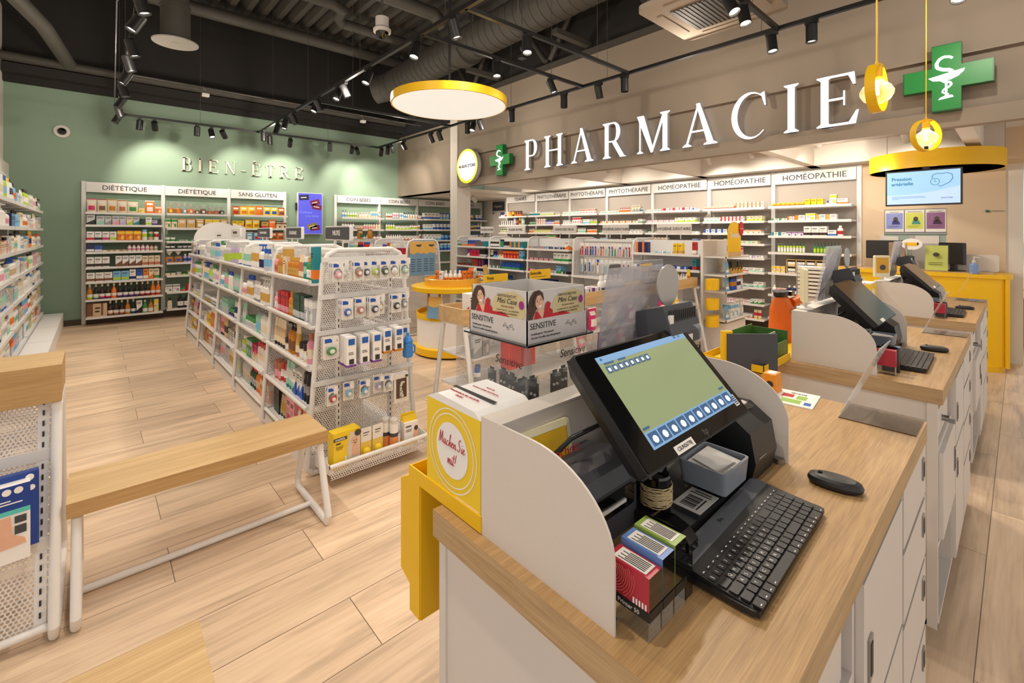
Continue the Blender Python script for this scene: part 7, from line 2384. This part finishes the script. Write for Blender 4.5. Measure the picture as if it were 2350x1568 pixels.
# framed notice leaning inside the front screen
t = thing('notice_frame', 'cream framed yellow notice leaning against the back wall of the front till screen', 'frame', (.66, .615, 1.0), math.radians(-3))
R_ = Matrix.Rotation(-.15, 4, 'X')
fo, fi = rrect(-.075, 0, .075, .165, .008), rrect(-.062, .012, .062, .152, .003)
fm = MB()
n = len(fo)
for i in range(n):
    j = (i+1) % n
    fm.add([(fo[i][0], 0, fo[i][1]), (fo[j][0], 0, fo[j][1]), (fi[j][0], -.003, fi[j][1]), (fi[i][0], -.003, fi[i][1])], [(0, 1, 2, 3)])
fm.prism(fo, 'Y', 0, .008)
obj('frame', fm.xf(R_), mat('cream_plastic', (232, 226, 190), .4), t)
obj('notice', MB().box(-.06, -.004, .013, .06, -.002, .151).xf(R_), M['yellow'], t)
text('sachets', .026, t, (.02, -.022, .125), M['red'], rot=(PI/2-.15, 0, 0), ext=.0003)

# yellow tray with the hanging leaflet pocket on the customers' side
t = thing('leaflet_tray', 'yellow folded sheet metal tray hooked over the customer side of the front till', 'tray', (.55, 0, 0))
TY = [(.698, HC+.002), (.698, 1.001), (.971, 1.001), (.971, .975), (1.009, .955), (1.009, .739), (.967, .722), (.967, .66), (.924, .66), (.924, HC+.002)]
obj('side_plate', MB().prism(TY, 'X', 0, .003).prism(TY, 'X', .737, .74), M['yellow'], t)
obj('tray_floor', MB().box(.003, .698, HC+.001, .737, .924, HC+.004), M['yellow'], t)
obj('inner_sheet', MB().box(.003, .921, .66, .737, .924, HC+.003), M['yellow'], t)
obj('outer_sheet', MB().box(.003, .965, .66, .737, .968, 1.0), M['yellow'], t)
obj('pocket', MB().box(.003, 1.006, .74, .737, 1.009, .955).box(.003, .968, .74, .737, 1.007, .743), M['yellow'], t)
for k in (1, 2):
    t = thing('leaflet_tray', 'yellow sheet metal tray behind the %s till screen' % PANELS[k], 'tray', (XC[k]-.32, 0, 0))
    obj('tray_floor', MB().box(0, .71, HC+.001, 1.06, .965, HC+.004), M['yellow'], t)
    obj('rim', MB().box(0, .705, HC+.001, .32, .708, HC+.033).box(0, .705, HC+.001, .003, .968, HC+.033).box(0, .965, .7, 1.06, .968, HC+.033), M['yellow'], t)

# yellow competition box
t = thing('competition_box', 'yellow and white ballot box reading Machen Sie mit, beside the near cheek', 'box', (.553, .702, .978))
obj('box', MB().box(0, 0, 0, .138, .193, .205, [0, 1, 0, 0, 0, 0]), [M['yellowp'], M['white']], t)
obj('lid', MB().prism([(0, .205), (.193, .205), (.15, .222), (.02, .218)], 'X', .0, .138), M['white'], t)
obj('slot', MB().box(.05, .02, .2215, .06, .165, .2222).xf(Matrix.Translation((0, 0, 0))), M['ink'], t)
cm_ = MB()
cy, cz = .0965, .115


def ringx(b, r0, r1, x, m, n=48):
    for i in range(n):
        a0, a1 = 2*PI*i/n, 2*PI*(i+1)/n
        b.add([(x, cy+r1*math.cos(a0), cz+r1*math.sin(a0)), (x, cy+r0*math.cos(a0), cz+r0*math.sin(a0)), (x, cy+r0*math.cos(a1), cz+r0*math.sin(a1)), (x, cy+r1*math.cos(a1), cz+r1*math.sin(a1))], [(0, 1, 2, 3)], m)


b = MB()
b.add([(-.0006, cy+.057*math.cos(2*PI*i/40), cz+.057*math.sin(2*PI*i/40)) for i in range(40)], [list(range(40))])
ringx(b, .0735, .076, -.0006, 0)
ringx(b, .084, .0865, -.0006, 0)
obj('ring_print', b, M['white'], t)
# handwriting as pen strokes
hw_ = {'M': [[(0, 0), (.1, .75), (.14, 1), (.2, .5), (.26, .1), (.36, .6), (.44, 1), (.48, .5), (.52, .05), (.6, .1)]],
       'a': [[(.3, .4), (.15, .45), (.03, .25), (.08, .03), (.2, .05), (.3, .4), (.28, .1), (.36, 0), (.45, .12)]],
       'c': [[(.28, .38), (.15, .44), (.03, .2), (.1, .0), (.25, .03), (.38, .15)]],
       'h': [[(0, .1), (.15, .7), (.2, 1), (.13, 1), (.1, .6), (.08, 0), (.14, .3), (.24, .42), (.28, .3), (.26, .05), (.36, .05)]],
       'e': [[(.05, .18), (.2, .28), (.2, .42), (.1, .42), (.03, .18), (.12, 0), (.25, .05), (.34, .15)]],
       'n': [[(.03, .42), (.05, 0), (.1, .3), (.2, .42), (.26, .3), (.24, .05), (.3, 0), (.38, .12)]],
       'S': [[(.4, .9), (.25, 1), (.12, .8), (.2, .55), (.34, .35), (.3, .08), (.12, 0), (0, .15)]],
       'i': [[(.08, .42), (.04, .1), (.1, 0), (.2, .14)], [(.1, .62), (.12, .66)]],
       't': [[(.12, .9), (.05, .1), (.1, 0), (.2, .1)], [(-.04, .6), (.24, .64)]],
       'm': [[(.03, .42), (.05, 0), (.1, .3), (.18, .42), (.22, .3), (.2, 0), (.28, .3), (.36, .42), (.4, .3), (.38, .05), (.44, 0), (.5, .1)]],
       '!': [[(.16, 1), (.08, .3)], [(.05, .05), (.06, .08)]]}
wd_ = {'M': .62, 'a': .42, 'c': .36, 'h': .36, 'e': .32, 'n': .36, 'S': .5, 'i': .2, 't': .24, 'm': .5, '!': .2, ' ': .15}
b = MB()
for line, z0, sz in (('Machen Sie', cz+.006, .026), ('mit!', cz-.03, .026)):
    tw = sum(wd_[c_] for c_ in line)*sz*1.0
    u = cy+tw/2
    for c_ in line:
        for st in hw_.get(c_, []):
            for i in range(len(st)-1):
                p_, q_ = st[i], st[i+1]
                b.cyl((-.0012, u-p_[0]*sz-p_[1]*sz*.15, z0+p_[1]*sz), (-.0012, u-q_[0]*sz-q_[1]*sz*.15, z0+q_[1]*sz), .0007, n=5)
        u -= wd_[c_]*sz
obj('handwriting', b, M['red'], t)
obj('shop_label', MB().box(-.0008, .006, .006, 0, .083, .026), mat('label_peach', (232, 206, 170), .6), t)
text('SUN STORE', .0135, t, (-.0014, .037, .016), M['red'], rot=(PI/2, 0, -PI/2), ext=.0003)
obj('logo_mark', MB().box(-.0018, .073, .0145, -.001, .081, .0175).box(-.0018, .0755, .012, -.001, .0785, .020), M['ink'], t)
for (tx, sz, x, y) in (('Teilnahmekarte hier einwerfen.', .0085, .035, .1), ('Danke!', .0085, .022, .1), ('Introduire le bulletin de participation', .006, .085, .09), ('Inserire qui', .006, .1, .09)):
    text(tx, sz, t, (x, y, .2225), M['red'], rot=(0, 0, -PI/2), ext=.0003)

# ---- clear display tower
TXX, TYY, TS = .692, .716, .205
t = thing('display_tower', 'clear revolving display tower headed SENSITIVE behind the front till screen', 'display', (TXX, TYY, HC+.004))
hz_ = 1.302-HC-.004
for (x, y) in ((.004, .004), (TS-.004, .004), (.004, TS-.004), (TS-.004, TS-.004)):
    obj('corner_post', MB().box(x-.003, y-.003, 0, x+.003, y+.003, hz_), M['clear'], t)
bx = MB().box(0, 0, 0, TS, .002, hz_).box(0, TS-.002, 0, TS, TS, hz_).box(0, 0, 0, .002, TS, hz_).box(TS-.002, 0, 0, TS, TS, hz_)
obj('clear_wall', bx, M['clear'], t)
obj('base', MB().box(-.004, -.004, 0, TS+.004, TS+.004, .012), M['clear'], t)
obj('core', MB().box(TS/2-.012, TS/2-.002, .01, TS/2+.012, TS/2+.002, hz_).box(TS/2-.002, TS/2-.012, .01, TS/2+.002, TS/2+.012, hz_), M['clear'], t)
obj('plate', MB().prism(rrect(-.012, -.012, TS+.012, TS+.012, .004), 'Z', hz_, hz_+.004), M['gloss'], t)
skirt = MB().box(.0, .0, hz_+.004, TS, .0025, hz_+.055).box(0, TS-.0025, hz_+.004, TS, TS, hz_+.055).box(0, 0, hz_+.004, .0025, TS, hz_+.055).box(TS-.0025, 0, hz_+.004, TS, TS, hz_+.055)
sk = mat('silver_print', (206, 200, 198), .35, noise=.03)
obj('skirt', skirt, sk, t)
hd = MB().box(.004, .004, hz_+.05, TS-.004, .006, hz_+.118).box(.004, TS-.006, hz_+.05, TS-.004, TS-.004, hz_+.118).box(.004, .004, hz_+.05, .006, TS-.004, hz_+.118).box(TS-.006, .004, hz_+.05, TS-.004, TS-.004, hz_+.118)
obj('header_card', hd, mat('header_grey', (206, 202, 198), .5, noise=.02), t)
hair = mat('brown_hair_print', (74, 52, 40), .6, noise=.25, nscale=200)
sheer = mat('gold_brush_print', (206, 190, 144), .6, noise=.06)
purp = mat('purple_dot_print', (152, 30, 130), .4)


def advert(par, T, z):
    """Printed advert: long haired woman in a red blouse beside a golden brush mark. T maps (u, v, lift) to the face."""
    def P(b, pts, m, l):
        vs = [T(u, v+z, l) for u, v in pts]
        n = len(vs)
        b.add(vs, [list(range(n))], m)
    b = MB()
    P(b, [(.075, .004), (.1, .0), (.18, .0), (.196, .012), (.19, .05), (.16, .062), (.12, .056), (.09, .045)], 1, .0006)
    el = lambda cx, cz, rx, rz, a, n=18: [(cx+rx*math.cos(q)*math.cos(a)-rz*math.sin(q)*math.sin(a), cz+rx*math.cos(q)*math.sin(a)+rz*math.sin(q)*math.cos(a)) for q in [2*PI*i/n for i in range(n)]]
    P(b, [(.0, .0), (.001, .02), (.006, .038), (.013, .054), (.024, .065), (.04, .067), (.052, .060), (.056, .046), (.052, .034), (.04, .03), (.03, .022), (.022, .01), (.018, .0)], 0, .0010)
    P(b, [(.020, .0), (.026, .016), (.034, .022), (.05, .026), (.062, .014), (.07, .0)], 2, .0014)
    P(b, [(.022, .0), (.028, .018), (.034, .021), (.05, .001), (.056, .0)], 3, .0018)
    P(b, [(.05, .0), (.053, .008), (.058, .024), (.06, .034), (.068, .04), (.078, .034), (.074, .024), (.084, .018), (.084, .010), (.12, .012), (.15, .002), (.15, .0)], 3, .0018)
    P(b, el(.0395, .040, .0128, .0185, .35), 2, .0020)
    P(b, [(.020, .03), (.022, .05), (.032, .061), (.046, .061), (.053, .05), (.05, .047), (.043, .056), (.033, .054), (.028, .044), (.027, .03)], 0, .0023)
    P(b, el(.0425, .0305, .0052, .0022, .30, 12), 4, .0024)
    for ex, ez in ((.0335, .0415), (.0445, .0445)):
        P(b, el(ex, ez, .0021, .0011, .3, 8), 0, .0024)
        P(b, el(ex-.0003, ez+.0032, .003, .0005, .35, 8), 0, .0024)
    P(b, [(.0395, .040), (.0425, .0365), (.0385, .0358)], 5, .0024)
    for q in range(3):
        P(b, el(.05-.004*q, .012-.004*q, .0007, .0007, 0, 6), 4, .0022)
    P(b, arc(.184, .034, .0085, .0095, 0, 360, 16)[:-1], 6, .0012)
    for q in range(8):
        P(b, arc(.118+q*.0055, .0255, .0016, .0020, 0, 360, 8)[:-1], 0 if q not in (4, 5) else 3, .0012)
    obj('advert_print', b, [hair, sheer, skinm, M['red'], M['white'], mat('nose_shade_print', (198, 150, 122), .6), purp], par)


def tower_text(par, face):
    if face == 'x':     # plane facing -x, u runs from far (y high) to near (y low)
        T = lambda u, v, l: (.004-l, TS-u, v)
        rot = (PI/2, 0, -PI/2)
        pos = lambda u, v, l: (-l, TS-u, v)
    else:
        T = lambda u, v, l: (u, .004-l, v)
        rot = (PI/2, 0, 0)
        pos = lambda u, v, l: (u, -l, v)
    advert(par, T, hz_+.052)
    h_ = hz_+.05
    text('GRATIS/GRATUIT', .0085, par, pos(.135, h_+.052, -.002), M['ink'], rot=rot, ext=.0001)
    text('Mini Case', .017, par, pos(.135, h_+.040, -.002), M['ink'], rot=rot, ext=.0001, shear=.3)
    text('in jedem Paar Dr. Case SENSITIVE', .0055, par, pos(.138, h_+.019, -.002), M['ink'], rot=rot, ext=.0001)
    text('par paire Boucles SENSITIVE', .0055, par, pos(.138, h_+.012, -.002), M['ink'], rot=rot, ext=.0001)
    text('SENSITIVE', .019, par, pos(.05, hz_+.04, .0005), M['ink'], rot=rot, ext=.0002)
    text('Antiallergener Ohrschmuck', .0065, par, pos(.048, hz_+.0235, .0005), M['greyp'], rot=rot, ext=.0002)
    text('Boucles d’oreilles hypoallergéniques', .0065, par, pos(.06, hz_+.015, .0005), M['greyp'], rot=rot, ext=.0002)
    b = MB()
    for q in range(7):
        for st in range(7):
            a0, a1 = 2*PI*st/7, 2*PI*(st+1)/7
            cu, cv = .128+q*.0055, hz_+.034+.004*math.sin(q*1.7)
            rr_ = .0028+.001*(q % 2)
            b.add([pos(cu+rr_*math.cos(a0), cv+rr_*math.sin(a0), .0006), pos(cu+rr_*math.cos(a1), cv+rr_*math.sin(a1), .0006), pos(cu+(rr_-.0008)*math.cos(a1), cv+(rr_-.0008)*math.sin(a1), .0006), pos(cu+(rr_-.0008)*math.cos(a0), cv+(rr_-.0008)*math.sin(a0), .0006)], [(0, 1, 2, 3)])
    obj('ornament_print', b, M['ink'], par)


tower_text(t, 'x')
tower_text(t, 'y')
text('Sensitive', .026, t, (-.001, .06, hz_-.045), M['ink'], rot=(PI/2, 0, -PI/2), ext=.0002, shear=.2)
text('Sensitive', .026, t, (.15, -.001, hz_-.035), M['ink'], rot=(PI/2, 0, 0), ext=.0002, shear=.2)
er = random.Random(4)
for fc in range(2):
    for k in range(5):
        for r_ in range(2):
            u = .03+k*.037
            z = HC+.004+(.10, .18)[r_]+er.uniform(-.004, .004)
            dist = .045+.01*er.random()
            if fc == 1 and k in (2,) and r_ == 1:
                continue
            loc = (TXX+u, TYY+dist, z) if fc else (TXX+dist, TYY+TS-u, z)
            tt = thing('earring_card', ('dark earring card hanging in the %s row of the display tower, %s' % (('lower', 'upper')[r_], ('side facing the entrance', 'side facing the till')[fc])), 'card', loc, 0 if fc else -PI/2, 'dark earring cards, %s row, %s' % (('lower', 'upper')[r_], ('entrance side', 'till side')[fc]))
            obj('card', MB().box(-.0155, 0, 0, .0155, .001, .055).box(-.008, 0, .055, .008, .001, .062), M['black'], tt)
            obj('earring', MB().cyl((-.006, -.004, .028), (-.006, 0, .028), .003, n=10).cyl((.006, -.004, .028), (.006, 0, .028), .003, n=10), M['white'], tt)
            obj('hook', MB().box(-.01, -.012, .05, .01, .012, .056), M['clear'], tt)

# ---- beside and between the tills
t = thing('menu_board', 'blank dark grey upright board with a yellow edge beside the middle till', 'board', (2.03, .75, HC+.003), -PI/2+math.radians(48))
obj('board', MB().box(-.105, 0, 0, .105, .006, .155), M['greyp'], t)
obj('yellow_holder', MB().box(-.125, .006, -.01, -.08, .02, .165), M['yellow'], t)
t2 = thing('tea_box', 'small orange packet with a black print by the dark grey board', 'box', (1.83, .585, HC))
obj('packet', MB().prism([(0, 0), (.05, 0), (.046, .07), (.004, .07)], 'X', -.03, .03), mat('orange_packet', (226, 142, 34), .5, noise=.08), t2)
obj('print', MB().cyl((-.0315, .022, .035), (-.03, .022, .035), .012, n=14, m=0).box(-.02, .01, .07, .02, .035, .072, 1), [M['ink'], M['paper']], t2)
t = thing('leaflet', 'green and white printed leaflet lying behind the far cheek of the front till', 'leaflet', (1.81, .525, HC), math.radians(6))
lf = MB().box(-.08, -.06, 0, .08, .06, .004, 0).box(-.06, -.02, .004, -.02, .04, .0045, 1).box(-.01, -.03, .004, .03, .0, .0045, 1).box(.0, .01, .004, .035, .045, .0045, 2).box(-.06, -.05, .004, -.03, -.03, .0045, 3)
obj('sheet', lf, [M['paper'], mat('leaf_green', (140, 180, 70), .5), M['red'], M['blue']], t)
text('Gratis', .02, t, (.05, .0, .005), M['ink'], rot=(0, 0, -PI/2), ext=.0002)
for k, (x, lb) in enumerate(((1.815, 'front'), (3.635, 'middle'), (5.53, 'last'))):
    t = thing('acrylic_sign_holder', 'clear leaning acrylic holder at the far staff side corner of the %s till' % lb, 'sign holder', (x, .385, HC), 0)
    R_ = Matrix.Rotation(.42, 4, 'X')
    obj('pane', MB().box(-.085, 0, .002, .085, .003, .255).xf(R_), M['clear'], t)
    obj('printed_insert', MB().box(-.075, .0035, .09, .08, .0045, .24).xf(R_), mat('pale_insert_%d' % k, (226, 214, 196), .5, noise=.15, nscale=20), t)
    obj('foot', MB().box(-.085, -.185, 0, .085, .0, .003), M['smoke'], t)

# orange dry bag standing behind the middle till
og = mat('orange_tarpaulin', (222, 106, 22), .4, noise=.12, nscale=9, bump=.3)
t = thing('dry_bag', 'orange roll top dry bag standing in the tray behind the middle till', 'bag', (2.73, .86, HC+.004))
t.scale = (1.3, 1.1, 1)
bg = MB()
n = 20
prev = None
for z, rx, ry, ox in ((0, .058, .05, 0), (.03, .066, .058, 0), (.10, .064, .056, .004), (.17, .06, .05, 0), (.215, .056, .034, -.006), (.235, .052, .02, -.01)):
    ring = [(ox+rx*math.cos(2*PI*i/n)*(1+.05*math.sin(5*2*PI*i/n+z*30)), ry*math.sin(2*PI*i/n), z) for i in range(n)]
    if prev:
        bg.add(prev+ring, [(i, (i+1) % n, n+(i+1) % n, n+i) for i in range(n)], 0, True)
    prev = ring
bg.add(prev, [list(range(n))])
obj('body', bg, og, t)
obj('side_sleeve', MB().cyl((.03, -.03, .2), (.09, -.05, .215), .024, n=12), og, t)
obj('roll_strap', MB().lathe([(.04, .235), (.055, .24), (.056, .262), (.046, .266)], 20, sy=.5, c=(-.01, 0, 0)), M['black'], t)
obj('buckle', MB().rbox(.02, -.035, .236, .06, -.02, .262, .004, ax='Y'), M['gloss'], t)
obj('patch', MB().box(-.02, -.056, .15, .005, -.048, .175), mat('olive_patch', (120, 90, 20), .5), t)
grn = mat('leaf_photo_print', (70, 112, 50), .45, noise=.5, nscale=14)
t = thing('printed_carton', 'open green leaf printed carton in the yellow tray behind the middle till', 'box', (2.27, .74, HC+.006))
obj('carton', MB().box(-.13, 0, 0, .16, .004, .07).box(-.13, .16, 0, .16, .164, .12).box(-.13, 0, 0, -.126, .164, .09).box(.156, 0, 0, .16, .164, .11).box(-.13, 0, 0, .16, .164, .004), grn, t)
obj('lid_flap', MB().box(-.12, .05, .06, .15, .054, .1), mat('pale_green', (170, 190, 160), .5), t)
# framed cards standing on the ledges of the other two screens
for k, rzv, lb in ((1, math.radians(24), 'seen edge on'), (2, math.radians(-42), 'showing a yellow picture')):
    t = thing('framed_card', 'cream framed yellow card on the %s till screen, %s' % (PANELS[k], lb), 'frame', (2.44 if k == 1 else 4.2, .672, 1.195), rzv)
    obj('frame', MB().rbox(-.055, -.004, .03, .055, .012, .185, .008, ax='Y'), bpy.data.materials['cream_plastic'], t)
    obj('picture', MB().box(-.043, -.007, .06, .043, -.004, .17, 0).prism(arc(0, .1, .022, .02, 0, 360, 12), 'Y', -.0085, -.007, 1), [mat('amber_print_%d' % k, (214, 160, 40), .5, noise=.1), M['greyp']], t)
    obj('foot', MB().lathe([(.05, 0), (.048, .006), (.012, .014), (.008, .04)], 20, sy=.7), M['cab'], t)
# second ballot box at the last till and its wire leaflet stand
t = thing('competition_box', 'yellow ballot box beside the near cheek of the last till', 'box', (4.0, .702, .978))
obj('box', MB().box(0, 0, 0, .16, .193, .205), M['yellowp'], t)
obj('lid', MB().box(0, 0, .205, .16, .193, .215), M['white'], t)
b = MB()
b.add([(.08+.057*math.cos(2*PI*i/40), -.0008, cz+.057*math.sin(2*PI*i/40)) for i in range(40)], [list(range(40))])
obj('ring_print', b, M['white'], t)
text('Sie mit!', .025, t, (.08, -.002, cz), M['red'], ext=.0003, shear=.3)
t = thing('leaflet_stack', 'stack of pale leaflets in a clear rack beyond the middle till', 'leaflet rack', (4.55, 1.13, 1.0), -PI/2)
lm = MB()
for q in range(8):
    lm.box(-.15, -.1, .01+q*.032, .1, .05, .03+q*.032)
obj('leaflet', lm, M['paper'], t)
obj('rack', MB().box(-.16, -.11, 0, -.155, .06, .28).box(.105, -.11, 0, .11, .06, .28).box(-.16, -.11, 0, .11, .06, .005), M['clear'], t)
obj('pedestal', MB().box(-.14, -.08, -1.0, .09, .04, 0), M['cab'], t)
